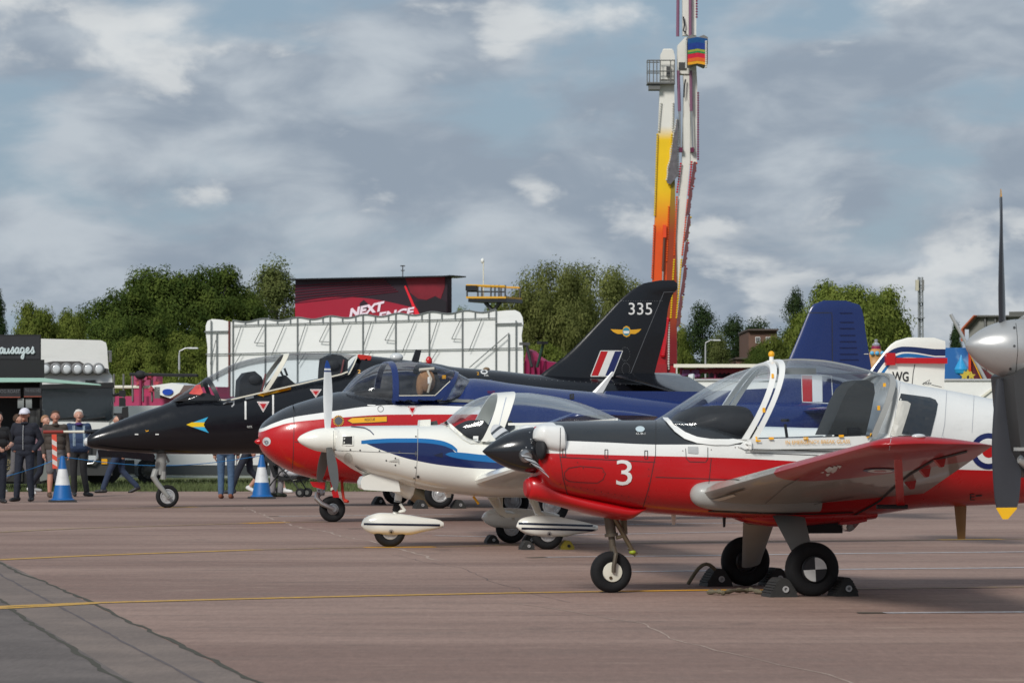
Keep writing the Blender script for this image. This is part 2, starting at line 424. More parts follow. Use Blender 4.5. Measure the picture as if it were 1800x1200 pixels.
def wheel(parent, c, r, w, hub=.5, hubmat=None, n=36, axis=(0, 1, 0)):
    "tyre with a rim as its child; c is the centre in craft coordinates"
    t = MB(); hw = w / 2
    prof = [(-hw*.55, r*hub), (-hw*.9, r*(hub+.08)), (-hw, r*.76), (-hw*.86, r*.92), (-hw*.5, r*.99), (-hw*.46, r*.975), (-hw*.40, r*.975), (-hw*.36, r), (hw*.36, r), (hw*.40, r*.975), (hw*.46, r*.975), (hw*.5, r*.99), (hw*.86, r*.92), (hw, r*.76), (hw*.9, r*(hub+.08)), (hw*.55, r*hub)]
    t.lathe(prof, c, axis, n); ty = t.build('tyre', M_rubber, parent, angle=60)
    h = MB(); h.lathe([(-hw*.75, r*.08), (-hw*.75, r*hub*.3), (-hw*.6, r*hub*.42), (-hw*.55, r*hub*.8), (-hw*.78, r*hub*.9), (-hw*.74, r*hub*1.04), (hw*.74, r*hub*1.04), (hw*.78, r*hub*.9), (hw*.55, r*hub*.8), (hw*.6, r*hub*.42), (hw*.75, r*hub*.3), (hw*.75, r*.08)], c, axis, n)
    c = Vector(c)
    for k in range(6):
        a = k * math.pi / 3; h.lathe([(0, r*.035), (.012, r*.035)], c + Vector((math.cos(a)*r*hub*.62, -hw*.62, math.sin(a)*r*hub*.62)), (0, -1, 0), 8)
    h.build('rim', hubmat or M_alu, ty); return ty
def blade(mb, hub, D, L, chord, r0, tw0, tw1, m=0, th=.10, n=14, axis=(1, 0, 0), tip=.35):
    D = Vector(D).normalized(); Ax = Vector(axis); Tn = D.cross(Ax).normalized(); Ax = Tn.cross(D).normalized(); hub = Vector(hub); R = []
    for i in range(n + 1):
        u = i / n; r = r0 + (L - r0) * u; tw = math.radians(tw0 + (tw1 - tw0) * u)
        c = chord * (.52 + .48 * math.sin(min(1, u / .55) * math.pi / 2)) * (1 - .28 * max(0, (u - .5) / .5) ** 1.5)
        if u > 1 - tip: c *= max(.25, math.sqrt(max(0, 1 - ((u - (1 - tip)) / tip) ** 4)))
        cd = Tn * math.cos(tw) + Ax * math.sin(tw); nd = D.cross(cd).normalized(); t = th * (2.4 - 1.7 * u)
        R.append([hub + D*r + cd*((x - .4)*c) + nd*(y*t*c) for x, y in AF])
    mb.rings(R, m); return mb
def blade_mat(name, base, bands, L, hub, D):
    "blade paint: bands of colour by distance from the hub along D"
    m = bpy.data.materials.new(name); m.use_nodes = True; t = NT(m.node_tree); b = t.n['Principled BSDF']
    tcn = t.node('ShaderNodeTexCoord'); D = Vector(D).normalized(); vs = t.node('ShaderNodeVectorMath', operation='SUBTRACT'); t.link(tcn.outputs['Object'], vs.inputs[0]); vs.inputs[1].default_value = hub
    dt = t.node('ShaderNodeVectorMath', operation='DOT_PRODUCT'); t.link(vs.outputs[0], dt.inputs[0]); dt.inputs[1].default_value = D
    c = base
    for a, bb, colr in bands:
        c = t.mix(t.math('MULTIPLY', t.math('GREATER_THAN', dt.outputs['Value'], a*L), t.math('LESS_THAN', dt.outputs['Value'], bb*L)), c, colr)
    nz = t.noise(tcn.outputs['Object'], 9, 5); c = t.mix(1.0, c, t.math('ADD', t.math('MULTIPLY', nz, .2), .9), 'MULTIPLY')
    t.link(c, b.inputs['Base Color']); b.inputs['Roughness'].default_value = .38; b.inputs['Coat Weight'].default_value = .15; return m
def spinner(A, pts, base_px, name='spinner', m=None, tip=None, n=40, parent=None):
    "pts: (px, half height in px) from tip to base; axis through tip and base centre pixels"
    p0, p1 = A.T(*tip), A.T(*base_px); ax = (p1 - p0); prof = []
    for px, hp in pts:
        x = A.T(px, 0).x; d = (x - p0.x) / (p1.x - p0.x) * ax.length; sc = pix(A.O.y + x * A.s); prof.append((d, hp * sc))
    mb = MB(); 
    f = pchip([q[0] for q in prof], [q[1] for q in prof]); k = [prof[-1][0] * (i / 24) ** 1.4 for i in range(25)]
    mb.lathe([(d, float(f(d))) for d in k], p0, ax, n); A.target(mb); return mb.build(name, m, parent or A.root), p1, ax.normalized()
def blob(mb, A, px, py, lat, r, m=0): p = A.T(px, py, lat); return mb.ellipsoid(p, r, 20, m, 12)
def slab(A, poly, lat0, lat1, lift=0.0):
    "solid plate with a side outline in pixels (taken at lat0)"
    mb = MB(); P = [A.T(px, py, lat0) for px, py in poly]; pts = [(p.x, p.z) for p in P]
    mb.prism(pts, lambda a, b, c: Vector((a, (lat0 + lat1)/2 + c, b)), abs(lat1 - lat0)); return mb

# =================================================================== red, white and black trainer with number 3
A = Craft('propeller_trainer', 1074, 1041, 14, 'red, white and black low-wing trainer with a number 3 on its cowling', 'aircraft')
BR = A.root
h = MB(); h.rings(A.hull(
    [(938,762),(941,752),(948,746),(958,743),(975,741),(1050,739),(1165,738),(1215,743),(1250,757),(1280,767),(1310,769),(1430,767),(1515,765),(1527,757),(1533,735),(1540,690),(1549,660.5),(1582,671),(1660,685),(1742,701),(1800,712),(2135,768)],
    [(938,815),(941,835),(950,853),(980,868),(1045,885),(1120,899),(1267,909),(1350,912),(1520,905),(1610,893),(1742,887),(1800,884),(2135,842)],
    [(938,.24),(941,.30),(950,.35),(985,.40),(1160,.50),(1310,.565),(1540,.56),(1660,.47),(1800,.37),(2135,.06)],
    nt=[(938,2.3),(1165,2.5),(1290,7),(1520,7),(1549,2.4),(2135,2.2)], nb=[(938,2.4),(1300,3.0),(1600,2.8),(2135,2.2)], mid=.5, ns=110, pw=1.25))
A.target(h)
bw = A.sz([(984,774),(1060,777),(1152,781),(1245,781)]); wr = A.sz([(955,796),(1100,800),(1267,804),(1432,812),(1690,825)]); wr += [(wr[-1][0] + 2.5, wr[-1][1] - .05)]
bx0 = A.T(984, 770, -.3).x; bx1 = A.T(1306, 770, -.3).x
M_bull = paint(A, 'trainer_scheme', WHITE, [(RED, [(wr, 'below')], None), (lin(44, 47, 50), [(bw, 'above')], (bx0, bx1))], .3, .35)
h.build('fuselage', M_bull, BR)
# spinner, propeller, cowling cheeks, chin scoop
sp, hubp, ax = spinner(A, [(848,.5),(853,5.5),(860,11),(870,18),(880,24.2),(890,29.3),(905,35),(915,37.8),(925,39.6),(937,41)], (937, 791), 'spinner', M_gloss, (848, 793))
mb = MB(); mb.lathe([(0, .175), (.03, .192), (.045, .19), (.05, .10), (.12, .10)], hubp - ax*.005, ax, 40); mb.build('spinner_backplate', M_red, BR)
hb = A.T(914, 791)
for D, nm in (((0, -.94, -.21), 'near'), ((0, .94, .21), 'far')):
    stripes = [(.34, .42, BLACK), (.56, .64, BLACK), (.78, .86, BLACK)]
    b = MB(); blade(b, hb, D, .93, .13, .14, -75, -48, th=.12); b.build('propeller_blade', blade_mat('striped_blade', lin(205, 205, 205), stripes, .93, hb, D), BR)
    b = MB(); b.lathe([(0, .045), (.08, .055), (.12, .04)], hb + Vector(D).normalized()*.13, D, 16); b.build('blade_cuff', M_steel, BR)
for sg in (-1, 1):
    c = MB(); c.rings(A.hull([(938,768),(940,758),(945,750),(955,746),(984,747),(990,756)], [(938,770),(941,773),(950,779),(962,791),(984,797),(990,790)], [(938,.03),(942,.09),(950,.13),(984,.15),(990,.11)], 2.8, 2.8, ns=30, nseg=32, lat=sg*.27, at=-.27)); A.target(c); c.build('intake_cheek', M_white, BR)
    c = MB(); p = A.T(952, 787, -.30); p.y = sg*.29; c.ellipsoid(p, (.04, .10, .095), 24, 0, 12); c.build('air_intake', M_deck, BR)
h = MB(); h.rings(A.hull([(926,843),(929,838),(940,836),(982,858),(1045,874),(1095,884),(1117,890)], [(926,872),(929,876),(940,879),(980,889),(1045,906),(1095,914),(1119,896)],
    [(926,.06),(929,.085),(945,.12),(1000,.22),(1060,.28),(1119,.29)], 2.3, 2.4, ns=40, pw=1.3)); A.target(h); h.build('chin_scoop', M_red, BR)
p = A.T(927, 858); mb = MB(); mb.lathe([(0, .060), (.012, .075), (.03, .083), (.05, .083)], p - Vector((.02, 0, 0)), (1, 0, .06), 28); mb.build('intake_plug', mat('plug_red', lin(170, 20, 28), .5), BR)
# windscreen and canopy
C = canopy(A, [(1160,739),(1175,729),(1207,707),(1262,672),(1300,654),(1325,646),(1345,640),(1362,636),(1400,632.5),(1440,634.5),(1480,641),(1520,651),(1549,660)],
           [(1160,745),(1230,772),(1310,771),(1430,769),(1549,766)], [(1160,.30),(1200,.42),(1262,.52),(1310,.55),(1450,.555),(1549,.545)], 2.6, 46, 36)
xh = A.T(1351, 640).x; sl = A.T(1313, 772, -.5).x - xh
xr = A.T(1549, 660).x; slr = A.T(1529, 762, -.5).x - xr
wmb = canopy_mesh(C, None, xh, 0, sl); A.target(wmb); wmb.build('windscreen', M_glass, BR)
cmb_ = canopy_mesh(C, xh, xr, sl, slr); A.target(cmb_); cmb_.build('canopy', M_glass, BR)
hoop(C, xh - .028, sl, .055, .016).build('windscreen_arch', M_white, BR)
hoop(C, xh + .045, sl, .05, .02).build('canopy_arch', M_white, BR)
hoop(C, xr + .01, slr, .05, .02).build('canopy_rear_arch', M_grey, BR)
mb = MB(); R = []
for i in range(31):
    x = xh + .06 + (xr - xh - .06) * i / 30; R.append([C(x, math.pi/2, -.003) + Vector((0, q, zz_)) for q, zz_ in ((-.03, 0), (.03, 0), (.03, .014), (-.03, .014))])
mb.rings(R); mb.build('canopy_spine', M_grey, BR)
A.decal('windscreen_frame', [[(1166,735),(1175,735.5),(1180,741),(1190,751),(1205,761),(1225,768.5),(1250,772),(1280,772.5),(1312,771),(1312,777),(1280,782.5),(1250,782),(1225,779),(1203,772),(1186,760),(1175,748),(1168,739)]], M_white, off=.012)
for l0 in (-.60, .57):
    mb = slab(A, [(1314,771.5),(1420,769.5),(1530,765.5),(1527,786),(1450,788),(1318,790)], -.60, -.57); mb.v = [(v[0], v[1] if l0 < 0 else -v[1], v[2]) for v in mb.v]
    if l0 < 0: A.target(mb)
    mb.build('canopy_sill', M_white, BR, smooth=False)
A.decal('sill_fairing', [[(1296,785),(1305,779),(1320,776),(1320,789),(1308,790)]], M_white, off=.022)
A.stroke('sill_seam', [[(1320,776),(1320,789),(1450,793),(1480,795)], [(1332,770),(1528,765)]], 1.3, M_line, off=.016)
# cockpit fittings
mb = MB(); mb.rings(A.hull([(1185,748),(1205,724),(1235,714),(1275,712),(1298,716),(1300,730)], [(1185,770),(1240,772),(1300,772)], [(1185,.30),(1230,.42),(1300,.47)], 3, 3, ns=24)); mb.build('coaming', M_deck, BR)
for lat in (-.26, .26):
    P = A.T(1490, 720, lat); mb = MB()
    mb.rings([[Vector((P.x + a, lat + q*.19*k, P.z + zz_)) for a, q in ((-.05, -1), (-.07, 0), (-.05, 1), (.05, 1), (.06, 0), (.05, -1))] for zz_, k, a0 in ((-.25, 1, 0), (-.2, 1, 0), (-.16, .9, 0), (-.13, .6, 0))])
    mb.build('seat_back', M_seat, BR)
mb = slab(A, [(1455,764),(1468,735),(1480,705),(1492,682),(1506,670),(1524,667),(1536,674),(1538,690),(1530,730),(1522,764)], -.40, -.08); mb.build('rear_bulkhead', mat('trim_dark', (.045, .046, .045, 1), .7, bump=.2), BR)
mb = MB(); p = A.T(1380, 745, -.15); mb.tube(p, p + Vector((.03, 0, -.2)), .012); mb.tube(p + Vector((0, -.08, .03)), p + Vector((0, .08, .03)), .012); mb.build('control_column', M_deck, BR)
mb = MB(); p = A.T(1400, 652, 0); mb.box(p, (.3, .12, .05)); mb.build('roof_console', M_grey, BR)
# beacon and aerials
p = C(A.T(1356, 0).x, math.pi/2); mb = MB(); mb.lathe([(-.02, .04), (.015, .04), (.02, .018), (.05, .018)], p, (0, 0, 1), 16); bc = mb.build('beacon_base', M_white, BR)
mb = MB(); mb.ellipsoid(p + Vector((0, 0, .068)), (.026, .026, .028), 16); mb.build('beacon_lamp', M_yel, bc)
for px0, y0, y1, wd, mm in ((1184, 903, 922, 9, M_cream), (1273, 906, 926, 7, M_black), (1688, 888, 947, 24, mat('amber_aerial', lin(150, 112, 60), .4, coat=.3))):
    p0, p1 = A.T(px0, y0 - 4), A.T(px0 + (2 if wd > 20 else 0), y1); k = wd * pix(29.5); mb = MB()
    mb.rings([[Vector((q.x + a*ww, b*ww*.3, q.z)) for a, b in ((-.5, 0), (-.2, .28), (.3, .25), (.5, 0), (.3, -.25), (-.2, -.28))] for q, ww in ((p0, k), (p1, k*.62))]); mb.build('aerial', mm, BR)
# wings
body_bvh = A.bvh
M_wing = bpy.data.materials.new('trainer_wing'); M_wing.use_nodes = True; t = NT(M_wing.node_tree); b = t.n['Principled BSDF']
tcn = t.node('ShaderNodeTexCoord'); spn = t.node('ShaderNodeSeparateXYZ'); t.link(tcn.outputs['Object'], spn.inputs[0])
ay = t.math('ADD', t.math('ABSOLUTE', spn.outputs[1]), t.math('MULTIPLY', t.math('POWER', t.math('ABSOLUTE', t.math('SUBTRACT', spn.outputs[0], .45)), 1.4), -.85))
cc = t.mix(t.math('GREATER_THAN', ay, 2.55), lin(150, 146, 138), lin(160, 12, 20))
dn = t.smooth(t.noise(t.mapping(tcn.outputs['Object'], (.5, 2.5, 1)), 4, 8, .7), 0.5, .8, 0, .18); cc = t.mix(dn, cc, (.06, .05, .04, 1))
t.link(cc, b.inputs['Base Color']); b.inputs['Roughness'].default_value = .35; b.inputs['Coat Weight'].default_value = .2
for sg in (-1, 1):
    mb = MB(); wing(mb, (.60, sg*.45, .80), (.47, sg*4.86, 1.205), 1.92, .90, .125, .13, .012, .16); A.target(mb); wg = mb.build('wing', M_wing, BR, angle=50)
    h = MB(); h.rings(A.hull([(1214,866),(1217,858),(1228,849),(1252,845),(1340,843),(1440,856)], [(1214,872),(1217,880),(1230,890),(1262,897),(1340,902),(1440,899)], [(1214,.02),(1217,.06),(1230,.11),(1262,.15),(1340,.17),(1440,.08)], 2.2, 2.2, ns=36, lat=sg*.53, at=-.53))
    if sg < 0: A.target(h)
    h.build('wing_root_fairing', M_grey, BR)
    if sg < 0: WG = wg
A.stroke('aileron_gap', [[(1500,905),(1545,880),(1582,846),(1600,832),(1640,808),(1700,792)]], 3.2, M_line, WG, .006)
A.stroke('flap_gap', [[(1245,897),(1340,901),(1430,902),(1500,899)]], 2.2, M_line, WG, .006)
A.stroke('wing_seam', [[(1345,884),(1378,856),(1405,840)], [(1430,886),(1455,880),(1500,872)]], 1.2, mat('seam_grey', (.16, .155, .15, 1), .6), WG, .005)
A.decal('walkway_plate', [[(1253,876),(1290,866),(1294,869),(1272,876),(1258,879)]], M_cream, WG, .012)
A.decal('landing_light_slot', [[(1270,868),(1306,857),(1312,858),(1290,865)]], mat('slot_brown', (.06, .045, .03, 1), .5), WG, .01)
A.decal('wing_roundel', [circle(1547, 825.5, 30, 3.8)], M_navy, WG, .006); A.decal('wing_roundel_ring', [circle(1547, 825.5, 22, 2.9)], M_white, WG, .008); A.decal('wing_roundel_centre', [circle(1547, 825.5, 11, 1.4)], M_red, WG, .010)
A.decal('wing_emblem', [[(1450,824),(1458,818),(1466,821),(1463,827),(1455,829)], [(1466,817),(1473,819),(1470,826),(1464,830),(1461,828)], [(1452,831),(1460,830),(1456,835),(1453,835)], [(1471,816),(1480,817),(1476,822)], [(1442,829),(1449,827),(1447,830)]], M_white, WG, .006, 5)
for px, py in ((1597, 846), (1622, 824), (1648, 806)):
    p = A.hit(px, py, 0); mb = MB(); mb.prism([(-.06, .03), (.06, .03), (.04, -.055), (.02, -.06)], lambda a, bb, c, p=p: p + Vector((a, c, bb)), .05); mb.build('aileron_horn', M_red, WG)
p0, p1 = A.hit(1578, 806, 0), A.T(1583, 888, -3.45); mb = MB(); mb.rings([[q + Vector((a, b_, 0)) for a, b_ in ((-.028, -.008), (.028, -.008), (.028, .008), (-.028, .008))] for q in (p0 + Vector((0, 0, .02)), p0.lerp(p1, .5), p1)]); mb.build('aileron_lock', M_red, WG)
p0, p1 = A.T(1541, 890, -3.45), A.T(1595, 890, -3.45); mb = MB(); mb.tube(p0, p1, .016); mb.build('lock_rod', M_deck, WG)
p = A.T(1612, 764, -4.9); mb = MB(); mb.ellipsoid(p + Vector((0, -.03, -.01)), (.05, .035, .018)); mb.build('wingtip_lamp', M_lens, WG)
# tail (mostly beyond the frame)
tx = A.T(2060, 800).x
mb = MB(); mb.rings(wing_rings([((tx - .95, 0, 1.15), 1.45, .08), ((tx - .25, 0, 1.9), .95, .09), ((tx - .05, 0, 2.28), .72, .09)], (0, 1, 0))); mb.build('tail_fin', M_white, BR)
for sg in (-1, 1): mb = MB(); wing(mb, (tx - .55, sg*.08, 1.22), (tx - .3, sg*1.65, 1.24), .95, .7, .1, .1, 0, .08); mb.build('tailplane', M_white, BR)
# side markings
A.text('number_three', '3', (1083, 808, 1111, 852), M_white, bold=.0)
A.text('emergency_notice', 'IN EMERGENCY BREAK GLASS', (1380, 774, 1493, 780.5), M_yel, slope=-2, off=.016)
for q in ((1350,768,1359,772),(1411,768,1420,772),(1473,764,1482,768)): A.decal('release_mark', [[(q[0],q[1]),(q[2],q[1]),(q[2],q[3]),(q[0],q[3])]], M_yel, off=.018)
A.decal('corner_mark', [[(1327,767),(1330,767),(1330,773),(1336,773),(1336,776),(1327,776)]], M_yel, off=.02); A.decal('corner_mark', [[(1531,761),(1531,770),(1522,770),(1522,767),(1528,767),(1528,761)]], M_yel, off=.02)
for q in ((1356,661,1360,668),(1339,718,1344,726),(1550,677,1555,683),(1540,714,1545,722)): A.decal('arch_mark', [[(q[0],q[1]),(q[2],q[1]),(q[2],q[3]),(q[0],q[3])]], M_yel, off=.026)
A.decal('rear_window', [[(1583,692),(1634,699),(1644,703),(1648,710),(1645,727),(1635,766),(1565,767),(1575,730)]], mat('dark_glazing', (.02, .024, .03, 1), .08, coat=.8), off=.006)
A.decal('window_blind', [[(1581,704),(1595,706),(1600,710),(1597,722),(1583,766),(1566,767),(1575,730)]], mat('blind_cream', lin(190, 188, 180), .5), off=.009)
full_bvh, A.bvh = A.bvh, body_bvh
for r_, mm, of in ((31.5, M_navy, .005), (22, M_white, .007), (11.5, M_red, .009)): A.decal('roundel_ring', [circle(1737, 792.5, r_)], mm, off=of)
A.bvh = full_bvh
A.decal('fuel_cap', [circle(1125, 755, 8, 5)], mat('cap_pale', lin(190, 205, 210), .3), off=.008)
A.text('fuel_note', 'CL 85.1', (1118, 760.5, 1134, 764), M_white)
A.text('hatch_letter', 'E', (1705, 867, 1713, 878), M_line); A.decal('hatch_mark', [[(1715,869),(1726,868.5),(1726,871),(1715,872)]], M_line)
A.stroke('panel_line', [[(1153,740),(1152,800),(1142,850),(1130,892)], [(985,752),(984,798),(990,840),(998,870)], [(984,803),(1152,812)], [(1000,845),(1020,847),(1050,848),(1060,842),(1064,832),(1058,822),(1020,819),(1000,822),(992,830),(993,840),(1000,845)], [(1205,788),(1206,805),(1212,811),(1240,812),(1244,806),(1244,786)], [(1152,838),(1300,843)], [(1310,795),(1440,800)], [(1250,805),(1246,850)]], 1.0, M_line)
A.stroke('panel_line', [[(1582,672),(1580,690),(1572,740),(1563,790)], [(1664,687),(1660,745),(1655,770)], [(1712,696),(1708,760)]], .8, mat('seam_pale', lin(178, 182, 186), .5))
A.decal('vent_recess', [[(1209,785),(1227,785),(1227,797),(1221,797),(1209,796)]], mat('recess_grey', lin(176, 178, 178), .5), off=.006)
for lx, ly in ((989, 788), (1063, 790), (1133, 792)): A.stroke('cowl_latch', [[(lx,ly),(lx+5,ly),(lx+5,ly+14),(lx,ly+14),(lx,ly)]], 1.2, M_line, off=.006)
A.decal('rivets', [circle(x, y, .9, n=6) for x, y in [(1140+.0*i, 812+12*i) for i in range(7)] + [(985+i*12, 850+i*2.2) for i in range(11)] + [(1037,807),(1015,812),(1025,822),(1060,829),(1107,891),(1117,893),(1250,790),(1200,792)] + [(1310-6*i, 786-.0*i) for i in range(4)]], mat('rivet_dark', (.09, .03, .03, 1), .5), off=.005)['kind'] = 'stuff'
A.decal('spinner_screws', [circle(x, y, 1.3, n=8) for x, y in ((931,760),(933,772),(925,786),(935,787),(932,815))], M_steel, off=.003, parent=sp)['kind'] = 'stuff'
# undercarriage
def leg_plate(A, pts_top, pts_bot, l0, l1, th, m, name='undercarriage_leg'):
    mb = MB(); a, b_ = [A.T(*p, l0) for p in pts_top]; c, d = [A.T(*p, l1) for p in pts_bot]; R = []
    for i in range(7):
        u = i / 6; p, q = a.lerp(c, u), b_.lerp(d, u); w_ = (q - p); n_ = Vector((0, 1, .4)).normalized() * th
        R.append([p, p + w_*.15 + n_*.8, p + w_*.5 + n_, p + w_*.85 + n_*.6, q, p + w_*.85 - n_*.6, p + w_*.5 - n_, p + w_*.15 - n_*.8])
    mb.rings(R); return mb.build(name, m, A.root)
leg_plate(A, [(1358,906),(1415,909)], [(1400,985),(1432,985)], -.42, -.90, .035, M_grey)
leg_plate(A, [(1306,918),(1360,922)], [(1304,996),(1336,990)], .42, .90, .035, M_grey)
for px, py, r, lt in ((1427, 1000, .215, -1.0), (1310, 987, .208, 1.0)):
    p = A.T(px, py, lt); p.z = r; ty = wheel(BR, p, r, .15, .46, M_black)
    mb = MB(); mb.tube(p - Vector((0, math.copysign(.14, lt), 0)), p, .03); mb.build('axle', M_dsteel, BR)
    if lt < 0:
        for k in range(4):
            mb = MB(); mb.prism([(0, 0)] + circle(0, 0, .095, n=8, a0=90*k + 3, a1=90*k + 93), lambda a, bb, c, p=p: p + Vector((a, -.082 + c, bb)), .012); mb.build('wheel_disc_quarter', M_white if k % 2 == 0 else M_black, ty)
p = A.T(1074, 1005); r = .168; p.z = r; ty = wheel(BR, p, r, .12, .46, M_white)
mb = MB(); mb.lathe([(0, .081), (.008, .078), (.014, .03)], p + Vector((0, -.05, 0)), (0, -1, 0), 28); mb.build('hub_cap', M_cream, ty)
mb = MB(); q = p + Vector((-.02, -.062, -.045)); mb.lathe([(0, .013), (.006, .013)], q, (0, -1, 0), 12); mb.build('valve_hole', mat('valve_brown', (.08, .05, .02, 1), .5), ty)
mb = MB(); top = A.T(1070, 903); bt = A.T(1078, 968); mb.tube(top, top.lerp(bt, .55), .045, .042, 16); mb.tube(top.lerp(bt, .5), bt, .028, .028, 14); mb.tube(top.lerp(bt, .52), top.lerp(bt, .6), .055, .055, 16)
for sg in (-1, 1): mb.path([bt + Vector((0, sg*.02, .03)), bt + Vector((0, sg*.085, -.02)), p + Vector((0, sg*.085, .05)), p + Vector((0, sg*.08, 0))], .018)
mb.build('nose_leg', mat('gear_brown', (.12, .10, .075, 1), .45, metal=.4), BR)
mb = MB(); a_, b_, c_ = A.T(1077, 905, -.03), A.T(1112, 968, -.03), A.T(1083, 945, -.03); mb.tube(a_, b_, .022, .018, 12); mb.tube(c_, A.T(1100, 940, -.03), .014); mb.tube(A.T(1095, 906, .05), A.T(1097, 938, .05), .03); mb.tube(b_ + Vector((-.03, 0, .03)), b_ + Vector((.03, 0, -.03)), .02); mb.build('torque_link', mat('gear_bronze', (.2, .16, .10, 1), .4, metal=.6), BR)
mb = MB(); mb.ellipsoid(A.T(1112, 970, -.03), (.03, .03, .02)); mb.build('towing_lug', mat('lug_lime', lin(150, 165, 40), .5), BR)
# belly
h = MB(); h.rings(A.hull([(1285,890),(1350,890),(1525,890)], [(1285,909),(1320,920),(1360,925),(1440,920),(1500,915),(1525,912)], [(1285,.1),(1330,.3),(1420,.36),(1525,.25)], 2.3, 3, ns=24)); h.build('belly_fairing', M_red, BR)
mb = MB(); mb.bbox(A.T(1418, 937, -.2), A.T(1460, 908, .1)); mb.build('exhaust_box', M_deck, BR)
mb = slab(A, [(1466,905),(1526,900),(1524,916),(1500,921),(1478,922)], -.25, -.05); lp = mb.build('light_pod', M_red, BR)
mb = slab(A, [(1474,921),(1512,918),(1500,931),(1494,934),(1488,932)], -.23, -.07); mb.build('landing_lamp', glass('lamp_glass', (.9, .9, .88), .15), lp)
mb = MB(); mb.ellipsoid(A.T(1494, 926, -.15), (.03, .04, .03)); mb.build('lamp_bulb', M_lens, lp)

# chocks
M_chock = mat('chock_rubber', (.025, .025, .024, 1), .75, bump=.2); M_rope = mat('rope_fibre', (.16, .14, .09, 1), .9, bump=.6, bscale=90)
def chock(loc, rz, size, label, m, group=None, rope=True, ringm=None):
    L, Hh, Wd = size; r = empty('wheel_chock', loc, rz, label, 'wheel chock', group)
    mb = MB(); prof = [(-L*.5, 0), (-L*.46, Hh*.18), (-L*.16, Hh*.92), (-L*.08, Hh), (L*.08, Hh), (L*.16, Hh*.92), (L*.46, Hh*.18), (L*.5, 0)]
    mb.prism(prof, lambda a, b_, c: Vector((a, c, b_)), Wd)
    mb.build('chock_body', m, r, smooth=False)
    for sg in (-1, 1):
        for k in range(5):
            u = (k + .6) / 5.6; a = sg * (L*.46 + (L*.14 - L*.46) * u); zz_ = Hh*.18 + (Hh*.92 - Hh*.18) * u
            q = MB(); q.box((a, 0, zz_), (.018, Wd*.98, .018), rot=Matrix.Rotation(sg*.9, 3, 'Y')); q.build('tread_ridge', m, r, smooth=False)
    mb = MB(); mb.lathe([(0, Hh*.17), (.012, Hh*.17), (.012, Hh*.09), (0, Hh*.09)], (L*.05, -Wd/2, Hh*.42), (0, -1, 0), 20); mb.build('eyelet', ringm or M_alu, r)
    return r
near = A.T(1427, 1046, -1.0); far = A.T(1310, 1029, 1.0)
def wpos(A, v): return A.root.matrix_basis @ Vector((v.x, v.y, 0))
chock(wpos(A, Vector((near.x - .27, -1.0, 0))), A.th, (.23, .15, .24), 'black ridged chock with rope ahead of the chequered main wheel', M_chock)
chock(wpos(A, Vector((near.x + .26, -1.0, 0))), A.th, (.19, .15, .22), 'black triangular chock behind the chequered main wheel', M_chock)
chock(wpos(A, Vector((far.x - .26, 1.0, 0))), A.th, (.23, .15, .24), 'black ridged chock ahead of the far main wheel of number 3', M_chock)
chock(wpos(A, Vector((far.x + .26, 1.0, 0))), A.th, (.22, .15, .24), 'black chock behind the far main wheel of number 3', M_chock)
rp = []
for i in range(40):
    u = i / 39; q = G(1245 + 130*u + 4*math.sin(u*17), 1044 + 2*math.sin(u*9)); q.z = .018 + .012*abs(math.sin(u*13)) + (.09*max(0, (u - .85)/.15) ** 1.5); rp.append(q)
mb = MB(); mb.path(rp, [.017 + .005*math.sin(i*1.7) for i in range(40)], 8); mb.build('chock_rope', M_rope, None, 'frayed rope lying on the concrete from a black chock', 'rope')
q0 = wpos(A, Vector((far.x - .26, .95, 0))); mb = MB(); mb.path([q0 + Vector((-.25 + .03*k, -.02 - .2*math.sin(k*.35)*.3, .02 + .17*math.sin(min(1, k/9)*math.pi*.9))) for k in range(10)], .016, 8); mb.build('chock_rope', M_rope, None, 'short rope looped over the chock at the far wheel of number 3', 'rope')
def blue(c): return c
def tri_sign(A, cx, cy, w_, h_):
    A.decal('warning_triangle', [[(cx - w_, cy - h_), (cx + w_, cy - h_), (cx, cy + h_)]], M_white, off=.005)
    A.decal('warning_triangle_core', [[(cx - w_*.55, cy - h_*.62), (cx + w_*.55, cy - h_*.62), (cx, cy + h_*.45)]], M_red, off=.008)
    A.stroke('warning_triangle_edge', [[(cx - w_*.78, cy - h_*.82), (cx + w_*.78, cy - h_*.82), (cx, cy + h_*.72), (cx - w_*.78, cy - h_*.82)]], .7, M_red, off=.007)
# =================================================================== white trainer with blue stripes
A = Craft('propeller_trainer', 685, 961, 11, 'white trainer with light and dark blue stripe and white three-blade propeller', 'aircraft'); TR = A.root
h = MB(); h.rings(A.hull(
    [(586,756),(588,752),(593,750),(650,748),(735,747),(772,746),(785,748),(800,757),(825,772),(850,774),(880,757),(897,747),(1000,745),(1087,739),(1110,742),(1200,746),(1335,749),(1457,752),(1540,752),(1660,752)],
    [(586,797),(588,800),(600,809),(630,829),(690,846),(730,857),(800,868),(870,874),(960,874),(1200,850),(1457,812),(1660,775)],
    [(586,.24),(588,.30),(596,.37),(650,.43),(780,.53),(900,.56),(1050,.52),(1200,.40),(1457,.22),(1660,.05)], nt=[(586,3.2),(780,2.8),(850,5),(1000,5),(1090,2.4),(1660,2.2)], nb=[(586,2.6),(900,2.8),(1660,2.2)], ns=100, pw=1.2))
A.target(h)
lb_t = A.sz([(634,774),(660,771.5),(700,770),(735,770),(770,773),(790,779),(805,790)]); lb_b = A.sz([(640,780),(700,777.5),(735,777.5),(770,781),(790,787),(805,796)])
db_b = A.sz([(640,778),(680,794),(735,810),(800,820),(860,824),(935,825)]); db_t = A.sz([(640,778),(700,776.5),(735,776.5),(770,780),(790,786),(806,798),(825,803),(935,814)])
